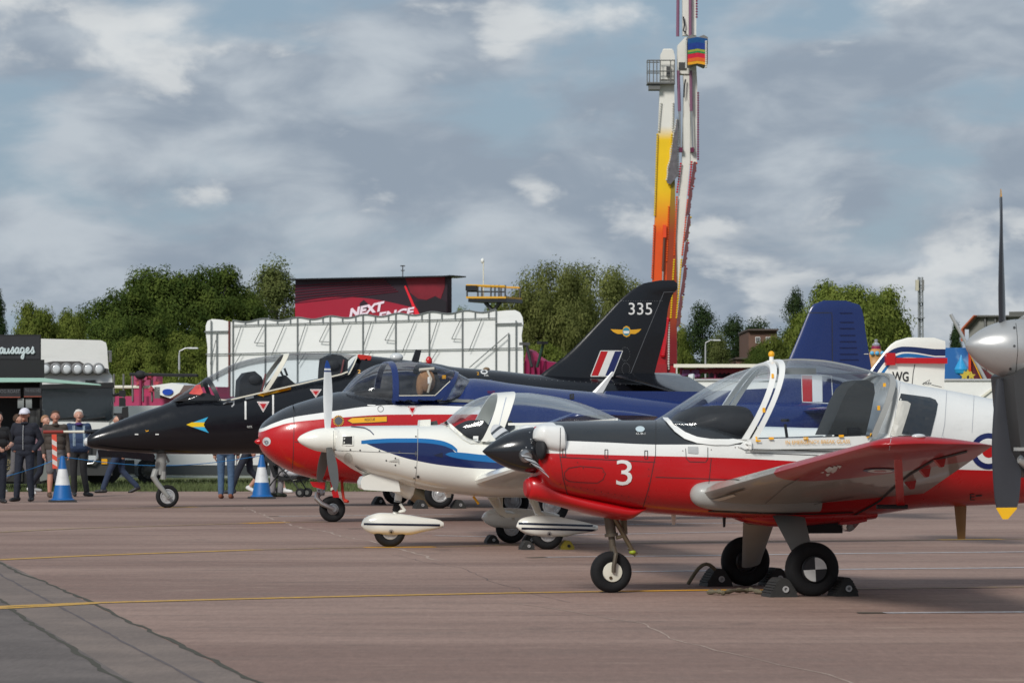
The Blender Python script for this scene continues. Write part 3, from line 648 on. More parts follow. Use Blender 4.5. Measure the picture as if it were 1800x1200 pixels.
l2_t = A.sz([(782,798),(795,794.5),(850,799),(900,803),(940,806)]); l2_b = A.sz([(782,798),(795,803),(850,811),(900,814),(940,815)])
LB = lin(16, 106, 168); DB = lin(16, 34, 84)
xs = lambda px, py=800: A.hit(px, py, 0).x
M_tut = paint(A, 'stripe_scheme', lin(236, 235, 226), [(DB, [(db_t, 'below'), (db_b, 'above')], (xs(641), xs(990, 805))), (LB, [(lb_t, 'below'), (lb_b, 'above')], (xs(635, 775), xs(804, 790))), (LB, [(l2_t, 'below'), (l2_b, 'above')], (xs(783), xs(990, 805)))], .22, .5, .03, .06)
h.build('fuselage', M_tut, TR)
M_tw = mat('gelcoat_white', lin(236, 235, 226), .22, coat=.5, var=.03, dirt=.05)
sp, hubp, ax = spinner(A, [(523,.3),(526,5),(534,10.5),(546,16),(560,20),(575,21.8),(586,22)], (586, 773.5), 'spinner', M_tw, (523, 772))
hb = A.T(575, 773.5)
for k, (D, dk) in enumerate((((0, .02, 1), 0), ((0, -.62, -.5), 1), ((0, .80, -.5), 1))):
    Dn = Vector(D).normalized(); base = lin(225, 228, 228) if not dk else lin(74, 74, 72)
    b = MB(); blade(b, hb, Dn, .90, .115, .10, 84 if not dk else 78, 62 if not dk else 40, th=.10)
    b.build('propeller_blade', blade_mat('trainer_blade', base, [(.90, 1.1, lin(20, 70, 150)), (.855, .875, lin(20, 50, 110))] if not dk else [], .9, hb, Dn), TR)
# chin box, nose leg fairing
mb = slab(A, [(634,846),(638,838),(652,832),(700,842),(704,864),(690,863.5),(640,860.5),(635,857)], -.24, .02); A.target(mb); mb.build('chin_scoop', M_tw, TR)
mb = MB(); mb.rings(A.hull([(612,812),(650,828),(700,838),(729,842)], [(612,815),(640,836),(670,854),(700,869),(714,876),(720,877.5),(725,872),(729,856)], [(612,.06),(640,.14),(690,.20),(718,.10),(729,.14)], 2.2, 1.7, ns=44)); A.target(mb); mb.build('nose_leg_fairing', M_tw, TR)
# canopy
C = canopy(A, [(780,743),(785,741),(800,727),(815,714.5),(830,705),(845,698.5),(860,694.5),(880,691),(920,690),(960,694.5),(1000,703),(1050,720),(1090,739)],
           [(780,748),(825,775),(850,777),(880,765),(900,748),(1000,747),(1090,742)], [(780,.30),(805,.42),(850,.53),(920,.55),(1000,.50),(1090,.25)], 2.5, 46, 34)
xh = A.T(885, 691).x; sl = A.T(861, 768, -.5).x - xh
wm = canopy_mesh(C, None, xh, 0, sl); A.target(wm); wm.build('windscreen', M_glass, TR)
cm = canopy_mesh(C, xh, None, sl, 0); A.target(cm); cm.build('canopy', M_glass, TR)
hoop(C, xh, sl, .205, .015).build('canopy_arch', M_tw, TR)
A.decal('windscreen_frame', [[(779,742),(786,741),(800,751),(825,772),(829,774.5),(843,776),(850,770),(862,772),(850,780),(826,780),(812,772),(792,754)]], M_tw, off=.010)
A.stroke('canopy_rail', [[(893,745.5),(960,744),(1020,742),(1085,738)]], 4, M_tw, off=.012); A.stroke('canopy_seam', [[(890,700),(882,730),(872,768)]], .8, mat('pale_seam', lin(150, 165, 190), .5), off=.02)
A.decal('glazing_sticker', [[(832,766),(841,766),(840.5,775),(831.5,775)]], M_white, off=.004)
mb = MB(); mb.rings(A.hull([(795,757),(810,745),(830,738),(845,738),(850,744)], [(795,772),(850,776)], [(795,.3),(850,.42)], 3, 3, ns=16)); mb.build('coaming', M_deck, TR)
for lat in (-.27, .27):
    mb = slab(A, [(884,776),(886,752),(892,741),(899,739),(904,746),(903,776)], lat - .17, lat + .17); mb.build('seat_back', mat('headrest_grey', lin(60, 66, 74), .6), TR)
mb = slab(A, [(905,758),(905,744),(935,743),(940,758)], -.42, .42); mb.build('rear_shelf', M_tw, TR)
# markings, details
A.decal('intake_slot', [[(604,767),(619,767),(619,781),(603,780.5)]], M_deck, off=.004); A.stroke('intake_lip', [[(602.5,766),(620.5,766),(620.5,782),(602,781.5),(602.5,766)]], 2.4, M_tw, off=.010)
A.decal('cowl_dimple', [circle(612, 805, 7.5, 10)], mat('dimple_grey', lin(196, 195, 186), .3, coat=.4), off=.003)
A.stroke('panel_line', [[(734.5,748),(734,800),(731,836),(728,856)], [(590,791),(660,794),(734,797)], [(586.5,752),(586.5,796)]], .9, mat('seam_soft', lin(150, 150, 146), .5))
A.stroke('hinge_rod', [[(625,817),(634,824),(645,828)]], 1.4, M_dsteel, off=.012)
A.decal('vent_scoop', [[(681,810),(701,805.5),(701,815),(698,811)]], mat('vent_shade', lin(190, 188, 180), .5), off=.010)
A.stroke('cowl_crack', [[(617,749.5),(640,752),(650,757),(657,764)]], 1.6, mat('crack_navy', (.03, .04, .10, 1), .5), off=.006)
A.decal('fuel_triangle', [[(762,799.5),(778,795),(778,804)]], mat('triangle_dark', (.01, .014, .04, 1), .4), off=.005)
A.decal('screw_dots', [circle(x, y, 1.5, n=8) for x, y in ((590,790),(616,790),(633,791),(667,792),(679,809),(695,805),(695,817),(731,767),(730,821),(728,840),(735,837),(731,794),(731,800),(702,793))], M_dsteel, off=.004)['kind'] = 'stuff'
A.decal('access_cap', [circle(735, 837, 2.6, n=14)], M_dsteel, off=.008)
mb = slab(A, [(738,747),(739,738),(757,737),(757,747)], -.08, .08); mb.build('vent_box', M_tw, TR)
mb = slab(A, [(757,747),(757,741),(768,739),(770,746)], -.03, .03); mb.build('vent_neck', M_dsteel, TR)
A.stroke('grab_mark', [[(874,764),(878,752)]], 1.6, M_yel, off=.02)
# wings, tail
for sg in (-1, 1):
    mb = MB(); le = A.T(834, 850, -.5); wing(mb, (le.x, sg*.45, le.z + .03), (le.x + .25, sg*4.85, le.z + .42), 1.55, .95, .15, .12, .02, .14); 
    if sg < 0: A.target(mb)
    mb.build('wing', M_tw, TR)
mb = MB(); mb.rings(fin_rings(A, [(1462,760),(1500,710),(1530,650),(1540,637),(1557,615),(1566,605),(1575,599),(1585,594.5),(1596,593)], [(1655,760),(1660,670),(1662,602),(1661,598),(1652,594.6),(1640,593)], .07, 22)); A.target(mb)
fx = lambda px, py: A.hit(px, py, 0)
d_t = A.sz([(1528,662),(1545,635),(1560,620),(1575,611.5),(1590,609),(1662,612)]); d_b = A.sz([(1528,682),(1552,640),(1566,627),(1578,620.5),(1592,618.5),(1662,624)])
e_t = A.sz([(1540,668),(1556,645),(1569,631),(1580,623.5),(1594,621),(1662,626)]); e_b = A.sz([(1540,680),(1562,645),(1574,633),(1584,629),(1596,628),(1662,631)])
M_tfin = paint(A, 'fin_stripes', lin(236, 235, 226), [(DB, [(d_t, 'below'), (d_b, 'above')], None), (LB, [(e_t, 'below'), (e_b, 'above')], None)], .22, .5, .03, .05)
fin = mb.build('tail_fin', M_tfin, TR)
A.text('tail_code', 'WG', (1568, 653, 1597, 670.5), M_line, parent=fin, bold=.025); A.stroke('rudder_gap', [[(1608,640),(1605,655),(1601,700)]], 1.2, M_line, fin)
A.text('drop_note', 'DROP', (1623, 672, 1637, 676), M_line, parent=fin); A.stroke('drop_arrow', [[(1621,675),(1634,667),(1631,675)], [(1637,676),(1655,680)]], .8, M_line, fin)
p0, p1 = A.T(1560, 634, 0), A.T(1662, 635, 0); mb = MB(); mb.bbox((p0.x, -.07, p0.z - .03), (p1.x + .0, .07, p0.z + .035)); lk = mb.build('rudder_lock', M_red, TR)
p0 = A.T(1563, 631, 0); mb = MB(); mb.bbox((p0.x - .06, -.085, p0.z - .07), (p0.x + .05, .085, p0.z + .07)); mb.build('lock_clamp', M_red, lk)
for sg in (-1, 1):
    mb = MB(); q = A.T(1545, 745); wing(mb, (q.x, sg*.06, q.z), (q.x + .15, sg*1.7, q.z), .85, .65, .1, .1, 0, .08); mb.build('tailplane', M_tw, TR)
# undercarriage
def pant(A, px0, px1, top, bot, lat, stripes, name='wheel_fairing'):
    mb = MB(); mb.rings(A.hull([(x, y) for x, y in top], [(x, y) for x, y in bot], [(px0, .02), (px0 + 8, .07), (px0 + 40, .12), (px0 + 80, .10), (px1, .035)], 2.4, 2.6, ns=36, nseg=32, lat=lat)); A.target(mb)
    o = mb.build(name, M_tw, A.root)
    for y0, y1, x0, x1 in stripes: A.stroke('fairing_stripe', [[(x0, y0), (x1, y1)]], 3.6, mat('stripe_navy', (.008, .013, .035, 1), .3), o)
    return o
o = pant(A, 635, 779, [(635,921),(639,912),(650,905),(670,900.5),(700,902),(745,909),(775,914),(779,917)], [(635,924),(641,931),(657,938),(690,940),(715,940),(745,934),(775,927),(779,925)], 0, [(920.5, 922.5, 640, 773)])
A.decal('fairing_cap', [circle(687.5, 934, 4.5)], M_alu, o, .006); A.decal('fairing_hole', [circle(687.5, 934, 1.9)], M_line, o, .009)
p = A.T(685, 932); p.z = .178; wheel(TR, p, .178, .13, .5)
mb = MB(); mb.tube(A.T(702, 862), A.T(699, 882), .045, .042, 16); mb.tube(A.T(697, 895), A.T(694, 904), .03); mb.tube(A.T(703, 885, -.06), A.T(712, 897, -.06), .016); mb.tube(A.T(712, 897, -.06), A.T(700, 899, -.02), .016); mb.build('nose_leg', M_tw, TR)
mb = MB(); q0, q1 = A.T(699.5, 880), A.T(696, 899); L = (q1 - q0).length; mb.lathe([(L*i/12, .038 if i % 2 else .050) for i in range(13)], q0, q1 - q0, 18); mb.build('gaiter', M_rubber, TR)
for lat, px, py, lab in ((-1.15, 962, 964, 'n'), (1.15, 898, 953, 'f')):
    q = A.T(px, py, lat); q.z = .178; dx = px - 962; sc_ = 1 if lat < 0 else .96; f_ = lambda L: [(px + (x - 962)*sc_, (py - 964) + y) for x, y in L]
    top = f_([(908,923),(912,914),(925,908),(945,905),(965,905.5),(1000,911),(1040,920),(1050,923)]); bot = f_([(908,926),(914,932),(928,939),(945,943),(985,944),(1010,939),(1040,934),(1050,931)])
    if lat > 0: top = f_([(909,919),(914,911),(930,904),(950,903),(1040,912),(1050,915)]); bot = f_([(909,922),(916,930),(935,938),(960,940),(1040,928),(1050,922)])
    o = pant(A, px - 54*sc_, px + 88*sc_, top, bot, lat, [(919.5, 924, 912, 1047), (928, 931.5, 917, 1047)] if lat < 0 else [])
    if lat < 0: A.decal('fairing_cap', [circle(965.5, 937.5, 4)], M_alu, o, .006); A.decal('fairing_hole', [circle(965.5, 937.5, 1.8)], M_line, o, .009)
    wheel(TR, q, .178, .13, .5)
    a0 = A.T(868 if lat > 0 else 935, 872, lat*.25); mb = MB(); P = [a0, a0.lerp(q, .45) + Vector((0, 0, -.02)), q + Vector((0, -math.copysign(.12, lat), .16)), q + Vector((0, -math.copysign(.05, lat), .02))]
    mb.path(P, [.05, .04, .035, .03], 10); mb.build('undercarriage_leg', M_cream, TR)
mb = slab(A, [(858,874),(884,874),(884,890),(890,902),(915,904),(914,909),(888,909),(876,902)], .45, .52); mb.build('leg_step', M_cream, TR)
mb = MB(); q = A.T(832, 872, -.2); mb.tube(q, q + Vector((.06, 0, -.085)), .014); mb.build('drain_tube', M_yel, TR)
mb = slab(A, [(783,865),(794,865),(792,874),(787,874)], -.05, .05); mb.build('belly_aerial', M_tw, TR)
for (px, py, lat, dx, mm, lab) in ((962, 964, -1.15, -.235, M_chock, 'small black chock ahead of the striped main wheel fairing'), (962, 964, -1.15, .215, None, 'small yellow chock behind the striped main wheel fairing'), (898, 953, 1.15, -.23, M_chock, 'small dark chock ahead of the far wheel of the white trainer'), (898, 953, 1.15, .22, M_chock, 'small dark chock behind the far wheel of the white trainer')):
    q = A.T(px, py, lat); chock(wpos(A, Vector((q.x + dx, lat, 0))), A.th, (.15, .10, .2), lab, mm or mat('chock_yellow', lin(132, 118, 30), .6), ringm=M_chock if mm is None else None)

# =================================================================== blue jet trainer with red nose
A = Craft('jet_trainer', 584, 917, 14, 'dark blue jet trainer with red nose, white stripe and bubble canopy', 'aircraft'); JR = A.root
h = MB(); h.rings(A.hull(
    [(454.5,765),(456,756),(459,749),(463,743),(471,736),(480,729),(495,720),(513,712),(551,700),(604,688),(640,691),(690,698),(700,700),(765,699),(790,692),(800,680),(812,668),(829,665),(899,674),(971,682.5),(1038,688.5),(1149,700.5),(1210,706),(1390,706),(1560,718)],
    [(454.5,768),(456,780),(459,788),(464,796),(472,804),(484,813.5),(513,829),(544,839),(582,846),(638,850),(700,856),(900,858),(1100,838),(1300,800),(1560,745)],
    [(454.5,.03),(457,.15),(463,.27),(480,.40),(513,.53),(604,.68),(700,.74),(800,.78),(1000,.70),(1200,.48),(1390,.30),(1560,.10)], nt=[(454,2.2),(600,2.3),(690,3.5),(770,3.5),(830,2.3),(1560,2.2)], nb=2.5, ns=110, pw=1.35))
A.target(h)
k_w = A.sz([(457,753),(485,742),(515,733),(560,726),(595,721),(647,714),(690,711.5),(750,712),(815,714),(1000,718)]); k_w = [(q[0] if i else q[0] - .0, q[1]) for i, q in enumerate(k_w)]
w_r = A.sz([(456,759),(485,749.5),(515,742),(560,737),(607,733),(680,728.5),(791,728),(1000,728)]); r_b = A.sz([(640,850),(640.5,849)])
xk = A.hit(690, 708, 0).x; M_glass2 = glass('lightened_canopy', (.95, .96, .97), .04, .7); BLU = lin(19, 41, 98)  # pale diffuse haze mixed into the canopy glass to lighten it
bl = A.sz([(700,750),(760,749),(830,748)]); xb = A.hit(760, 740, 0).x
M_jet = paint(A, 'jet_scheme', RED, [(WHITE, [(w_r, 'above')], None), (lin(40, 42, 46), [(k_w, 'above')], (-9, xk)), (BLU, [(k_w, 'above')], (xk, 20)), (BLU, [], (A.hit(845, 720, 0).x, 20))], .26, .4, .05, .08)
h.build('fuselage', M_jet, JR)
M_blue = mat('jet_blue', BLU, .28, coat=.4, var=.06)
C = canopy(A, [(602,690),(606,687),(620,669.5),(640,652),(655,644),(668,639.5),(682,637),(720,636),(745,638.5),(770,643.5),(795,652),(812,661),(832,671)],
           [(602,694),(640,700),(690,706),(765,704),(800,692),(832,674)], [(602,.35),(640,.58),(690,.68),(765,.66),(800,.5),(832,.2)], 2.3, 46, 34)
xh = A.T(682, 637).x; sl = A.T(694, 706, -.65).x - xh; xr = A.T(799, 654).x; slr = A.T(778, 700, -.6).x - xr
wm = canopy_mesh(C, None, xh, 0, sl); A.target(wm); wm.build('windscreen', M_glass2, JR)
cm = canopy_mesh(C, xh, xr, sl, slr); A.target(cm); cm.build('canopy', M_glass2, JR)
rm = canopy_mesh(C, xr, None, slr, 0); A.target(rm); rm.build('rear_glazing', glass('hazy_glazing', (.7, .76, .84), .3), JR)
hoop(C, xh, sl, .085, .02).build('windscreen_arch', M_blue, JR); hoop(C, xr, slr, .06, .02).build('canopy_arch', M_blue, JR)
A.decal('canopy_frame', [[(690,640),(693,640),(700,690),(702,695.5),(764,695),(797,664),(800,657),(804,662),(797,680),(775,702),(768,708),(695,709),(690,690)], ], M_blue, off=.016, maxlen=7)
A.stroke('frame_edge', [[(701,695.5),(764,695),(790,671)]], 1.3, M_cream, off=.022)
A.decal('canopy_rail', [[(768,703),(833,703),(833,708),(768,708)]], mat('rail_grey', lin(120, 122, 118), .4, metal=.3), off=.02, maxlen=12)
mb = MB(); mb.rings(A.hull([(612,692),(630,687),(655,683),(680,682),(686,688)], [(612,700),(686,704)], [(612,.3),(686,.5)], 3, 3, ns=16)); mb.build('coaming', M_deck, JR)
for lat in (-.32, .32):
    st = slab(A, [(733,702),(735,676),(740,660),(750,653),(768,655),(774,670),(772,702)], lat - .19, lat + .19).build('ejection_seat', M_seat, JR)
    q = A.T(750, 672, lat - .20); mb = MB(); mb.ellipsoid(q + Vector((0, 0, .02)), (.13, .07, .17)); mb.ellipsoid(q + Vector((-.09, .02, -.05)), (.06, .07, .17)); mb.build('parachute_pack', mat('pack_tan', lin(146, 112, 84), .85, bump=.4), st)
    mb = MB(); mb.path([q + Vector((.0, -.06, .17)), q + Vector((.05, -.08, .05)), q + Vector((.0, -.08, -.15))], .018); mb.path([q + Vector((-.12, -.05, .18)), q + Vector((.1, -.04, .2))], .022); mb.build('harness_strap', mat('strap_pale', lin(196, 190, 176), .8), st)
    mb = MB(); mb.box(q + Vector((.01, -.09, .03)), (.03, .012, .1)); mb.build('seat_tag', M_white, st)
    mb = MB(); mb.box(q + Vector((.26, .02, .08)), (.05, .03, .05)); mb.build('seat_handle', M_yel, st)
A.decal('rescue_arrow', [[(610,739),(620,733.5),(620,734.5),(680,731.5),(680,741),(620,743.5),(620,744.5)]], M_yel, off=.006)
A.stroke('arrow_edge', [[(610,739),(620,733.5),(680,731.5),(680,741),(620,744.5),(610,739)]], .8, M_line, off=.008); A.text('rescue_word', 'RESCUE', (641, 735.5, 659, 740), M_line, slope=-1, off=.010)
A.decal('intake_badge', [circle(595, 739.5, 9.5)], M_yel, off=.006); A.decal('badge_core', [circle(595, 739.5, 6.8)], mat('badge_grey', lin(70, 74, 80), .5), off=.009)
A.decal('badge_teeth', [[(595 + 6.8*math.cos(a), 739.5 + 6.8*math.sin(a)), (595 + 9.4*math.cos(a + .12), 739.5 + 9.4*math.sin(a + .12)), (595 + 9.4*math.cos(a + .28), 739.5 + 9.4*math.sin(a + .28)), (595 + 6.8*math.cos(a + .16), 739.5 + 6.8*math.sin(a + .16))] for a in [k*2*math.pi/18 for k in range(18)]], M_line, off=.010)['kind'] = 'stuff'
tri_sign(A, 724.5, 722.5, 9, 9)
A.stroke('round_placard', [circle(669, 718.5, 5) + [(674, 718.5)]], .8, M_line); A.decal('handle_slot', [[(646,711.5),(660,712),(660,714),(646,713.5)]], M_white, off=.009)
A.decal('landing_lamp', [circle(469, 775.5, 7, 7.5)], M_lens, off=.004); A.decal('lamp_bulb', [circle(469, 777, 3.5)], mat('lamp_grey', lin(120, 130, 135), .2), off=.007)
A.stroke('panel_line', [[(515,711),(517,745),(516,790),(514,828)], [(518,776),(528,777)], [(690,709),(830,712)]], .9, M_line)
A.text('fire_note', 'FIRE ACCESS', (857, 687, 870, 692), mat('note_red', lin(120, 20, 50), .5))
q = A.T(455, 776); mb = MB(); mb.lathe([(0, .012), (.03, .035), (.06, .045), (.1, .03)], q - Vector((.06, 0, 0)), (1, 0, 0), 14); mb.build('pitot_cover', M_red, JR)
A.decal('blade_vent', [[(1001,693),(1009,692),(1009,702),(1001,702)]], M_deck, off=.006)
mb = MB(); a_, b_ = A.T(1050, 690), A.T(1078, 653); mb.rings([[q + Vector((u*k, v_*k, 0)) for u, v_ in ((-.5, 0), (-.2, .12), (.5, 0), (-.2, -.12))] for q, k in ((a_, .17), (a_.lerp(b_, .5), .10), (b_, .045))]); mb.build('aerial', M_white, JR)
mb = slab(A, [(853,671),(862,667.5),(865,667),(864,672)], -.03, .03); mb.build('spine_aerial', M_blue, JR)
mb = slab(A, [(1062,694),(1066,687),(1235,688),(1400,680),(1400,712),(1240,712)], -.05, .05); mb.build('dorsal_strake', M_blue, JR)
mb = MB(); mb.rings(fin_rings(A, [(1330,720),(1360,690),(1386,632),(1404,590),(1422,547),(1427,537),(1436,531),(1448,528)], [(1545,720),(1531,642),(1522,587),(1514.5,542),(1509,534),(1497,529),(1480,528)], .08, 22)); A.target(mb); fin = mb.build('tail_fin', M_blue, JR)
A.stroke('rudder_gap', [[(1422,549.5),(1462,549.5),(1462.5,560),(1463,640)]], 1.3, M_line, fin)
for y in (550, 566, 577, 589, 600, 611, 622, 632): A.stroke('rudder_rib', [[(1476,y),(1498 + (y-550)*.13,y)]], 1.6, mat('rib_blue', lin(16, 26, 74), .35), fin, .01)
A.stroke('trim_wire', [[(1518,622),(1526,622)]], 1.2, M_cream, fin, .01)
for k, mm in enumerate((M_red, M_white, M_navy)): A.decal('fin_flash', [[(1409 + 18*k, 659.5 + .4*k), (1427 + 18*k, 659.9 + .4*k), (1427.5 + 18*k, 706 + .5*k), (1410 + 18*k, 705.5 + .5*k)]], mm, fin, .008)
A.stroke('fin_flash_edge', [[(1408.5,659),(1461,660),(1463.5,709),(1410,706),(1408.5,659)]], 1.3, M_white, fin, .011)
for sg in (-1, 1):
    q = A.T(1400, 722); mb = MB(); wing(mb, (q.x, sg*.1, q.z), (q.x + .35, sg*2.1, q.z + .05), 1.15, .75, .1, .1, 0, .1); mb.build('tailplane', M_blue, JR)
    q = A.T(800, 838, 0); mb = MB(); wing(mb, (q.x - .35, sg*.6, .82), (q.x + .35, sg*5.05, 1.50), 2.3, 1.25, .14, .12, .02, .15); mb.build('wing', M_blue, JR)
p = A.T(584, 894); p.z = .188; wheel(JR, p, .188, .14, .42, M_steel)
mb = MB(); mb.tube(A.T(566, 844, 0), A.T(565, 868, 0), .055, .05, 14); mb.tube(A.T(565, 852), A.T(565, 860), .07, .07, 14); mb.tube(A.T(558, 864), A.T(570, 864), .05); q = A.T(559, 868, 0)
for sg in (-1, 1): mb.path([q, A.T(557, 876, sg*.06), A.T(566, 885, sg*.12), p + Vector((0, sg*.12, 0))], [.05, .04, .034, .03], 10)
mb.tube(p + Vector((0, -.14, 0)), p + Vector((0, .14, 0)), .035); mb.build('nose_leg', M_steel, JR)
mb = slab(A, [(545,846),(572,847),(570,860),(550,855)], -.2, -.17); mb.build('gear_door', M_red, JR)
for lat, px, py in ((-1.63, 968, 917), (1.63, 900, 906)):
    q = A.T(px, py, lat); q.z = .26; wheel(JR, q, .26, .16, .5); mb = MB(); mb.tube(q + Vector((0, -math.copysign(.12, lat), 0)), q + Vector((0, -math.copysign(.12, lat), .65)), .05); mb.build('undercarriage_leg', M_alu, JR)
a_ = A.T(585, 846, -.2); mb = MB(); mb.rings([[q + Vector((u, v_, 0)) for u, v_ in ((-.045, -.004), (.045, -.004), (.045, .004), (-.045, .004))] for q in (a_, A.T(588, 862, -.2), A.T(591, 874, -.2))]); fl = mb.build('safety_flag', M_red, JR)
mb = MB(); mb.rings([[A.T(586.5, 856, -.22) + Vector((u, 0, v_)) for u, v_ in ((-.045, -.05), (.045, 0), (.045, .04), (-.045, -.01))], [A.T(586.5, 856, -.222) + Vector((u, 0, v_)) for u, v_ in ((-.045, -.05), (.045, 0), (.045, .04), (-.045, -.01))]]); mb.build('flag_stripe', M_cream, fl)
a_ = A.T(601, 846, -.1); b_ = A.T(607, 880, -.1); mb = MB(); mb.path([a_, A.T(602, 862, -.1), A.T(604, 876, -.1), b_, A.T(612, 881, -.15)], [.02, .022, .02, .03, .02], 8); mb.build('tie_down_strap', mat('strap_red', lin(190, 50, 30), .7), JR)

# =================================================================== black jet
A = Craft('jet_trainer', 294, 892, 14, 'glossy black jet trainer with 335 on its tail fin and tandem canopy', 'aircraft'); HR = A.root
h = MB(); h.rings(A.hull(
    [(151,775),(153,768),(158,763),(170,756),(198,744),(241,727),(283,713),(300,706.5),(340,704),(390,702),(450,688.5),(530,671),(600,655.5),(614,651),(620,640),(627,624),(653,625.5),(724,634),(769,639),(788,643.5),(885,652),(938,658),(1100,666),(1150,667),(1190,688)],
    [(151,778),(153,783),(158,786),(176,789),(212,794),(255,796.5),(360,798),(463,797),(600,806),(800,815),(1000,790),(1190,715)],
    [(151,.03),(153,.09),(158,.13),(170,.18),(212,.27),(300,.38),(450,.45),(620,.48),(700,.70),(850,.72),(1000,.52),(1100,.38),(1190,.2)], nt=[(151,2.2),(290,2.3),(390,4),(600,4),(640,2.3),(1190,2.2)], nb=2.5, ns=120, pw=1.3))
A.target(h); M_hawk = paint(A, 'gloss_black_scheme', (.005, .0055, .008, 1), [], .22, .15, .2, .02); h.build('fuselage', M_hawk, HR)
C = canopy(A, [(296,708.5),(302,704),(330,686),(363,664.5),(385,652),(412,639),(446,629.5),(480,624.5),(525,620.5),(592,620.5),(610,622),(627,624)],
           [(296,712),(340,708),(390,705),(450,692),(530,674.5),(613,655),(627,640)], [(296,.15),(330,.30),(390,.41),(450,.43),(613,.43),(627,.36)], 2.3, 50, 34)
xa = A.T(361, 665).x; sa = A.T(386, 703, -.4).x - xa; xb = A.T(502, 622).x; sb = A.T(464, 690, -.4).x - xb; xc = A.T(626, 624).x; sc_ = A.T(612, 655, -.4).x - xc
for a_, b_, s0, s1, nm in ((None, xa, 0, sa, 'windscreen'), (xa, xb, sa, sb, 'front_canopy'), (xb, xc, sb, sc_, 'rear_canopy')):
    m_ = canopy_mesh(C, a_, b_, s0, s1); A.target(m_); m_.build(nm, M_glass, HR)
hoop(C, xa, sa, .07, .012).build('windscreen_arch', M_black, HR); hoop(C, xb, sb, .095, .014).build('canopy_arch', M_cream, HR); hoop(C, xc, sc_, .03, .012).build('canopy_rear_arch', M_cream, HR)
A.stroke('canopy_sill', [[(386,702),(400,703.5),(450,692),(530,674),(600,657.5),(611,653)]], 2.4, M_cream, off=.012)
A.decal('windscreen_cover', [[(332,692),(345,677),(352,676),(357,690),(352,694)]], mat('cover_red', lin(196, 70, 62), .6), off=.006)
for pts in ([(420,700),(422,668),(432,655),(448,652),(460,662),(464,674),(458,692)], [(567,666),(568,648),(570,630),(585,622.5),(600,624),(612,632),(611,652)]):
    st = slab(A, pts, -.22, .22).build('ejection_seat', M_seat, HR); q = A.T(pts[2][0] + 6, pts[2][1] + 12, -.22); mb = MB(); mb.ellipsoid(q + Vector((.1, -.01, 0)), (.12, .05, .09)); mb.build('headrest', M_deck, st)
    mb = MB(); mb.path([q + Vector((.28, -.03, .1)), q + Vector((.24, -.04, -.1)), q + Vector((.2, -.03, -.22))], .016); mb.build('harness_strap', mat('strap_red2', lin(120, 60, 60), .8), st)
mb = slab(A, [(474,684),(480,672),(490,662),(503,660),(514,670),(522,676),(520,678)], -.3, .3); mb.build('rear_coaming', M_deck, HR)
mb = MB(); mb.path([A.T(493, 652, 0), A.T(497, 660, 0), A.T(503, 662, 0)], .02); mb.path([A.T(500, 647, 0), A.T(505, 660, 0)], .02); mb.build('coaming_mirror', M_deck, HR)
mb = slab(A, [(310,705),(335,694),(360,690),(385,697),(388,703)], -.28, .28); mb.build('front_coaming', M_deck, HR)
CY = lin(60, 176, 220)
M_cy = mat('cyan_paint', CY, .35)
A.decal('arrow_flash', [[(328,746),(366,732.5),(359,742),(359,742),(338,742.5)], [(338,750),(359,750),(367,760.5)]], M_cy, off=.006); A.decal('arrow_flash_core', [[(327.5,746),(337,742),(360,742),(358,746),(360,750),(337,750)]], mat('flash_yellow', lin(240, 200, 30), .4), off=.008)
A.decal('rescue_arrow', [[(452,694.5),(463,689.5),(463,691),(511,679.5),(512,684.5),(463,696),(463,697.5)]], M_yel, off=.007); A.text('rescue_words', 'RESCUE FROM EITHER SIDE', (465, 691.2, 506, 693.6), M_line, slope=-9, off=.010)
tri_sign(A, 462.5, 715, 11, 9.5); tri_sign(A, 555, 691.5, 10.5, 7.5)
for x, y0, y1 in ((431.5, 705, 737), (480, 694, 729)): A.decal('panel_bar', [[(x - 1.6, y0), (x + 1.6, y0), (x + 1.6, y1), (x - 1.6, y1)]], M_white, off=.006)
A.decal('placard', [[(431,699),(446,695.5),(446,699.5),(431,703)]], mat('placard_grey', lin(170, 172, 172), .5), off=.008)
A.text('note_word', 'NOTE', (434.5, 748, 443, 751.5), M_white); A.decal('dash_mark', [[(237,762),(243,762),(243,764),(237,764)]], M_white); A.decal('dash_mark', [[(273,762),(279,762),(279,764),(273,764)]], M_white)
A.decal('yellow_mark', [[(255,755),(258,757),(261,755.5),(261,757.5),(257,758.5)]], M_yel)
A.stroke('door_handle', [[(392,710),(400,707.5),(409,706.5)], [(411,705),(411,711),(407,715)]], 2.2, M_alu, off=.012)
A.text('number_two', '2', (629, 650, 634, 656), M_yel); A.text('number_two', '2', (838, 654, 842, 659), M_yel); A.stroke('filler_ring', [circle(851, 653.5, 5.2, 3) + [(856.2, 653.5)]], 2.2, M_white); A.text('filler_note', 'FUEL', (851, 658.5, 859, 661.5), M_white)
A.stroke('panel_line', [[(627,625),(622,655),(600,664)], [(175,757),(176,787)], [(240,769),(300,768)]], .8, mat('seam_dark', (.002, .002, .002, 1), .5))
q = A.T(150, 776); mb = MB(); mb.ellipsoid(q + Vector((.04, 0, 0)), (.07, .07, .075)); mb.build('nose_lamp', M_lens, HR)
mb = MB(); mb.tube(A.T(186, 757.5), A.T(148, 758.5), .05, .028, 14); mb.build('probe_mount', M_gloss, HR)
mb = MB(); mb.tube(A.T(150, 758.5), A.T(108, 758.5), .024, .02, 14); pr = mb.build('pitot_probe', M_cream, HR); mb = MB(); mb.tube(A.T(111, 758.5), A.T(76, 759), .026, .03, 14); mb.build('probe_cover', mat('cover_brick', lin(140, 52, 44), .6), pr)
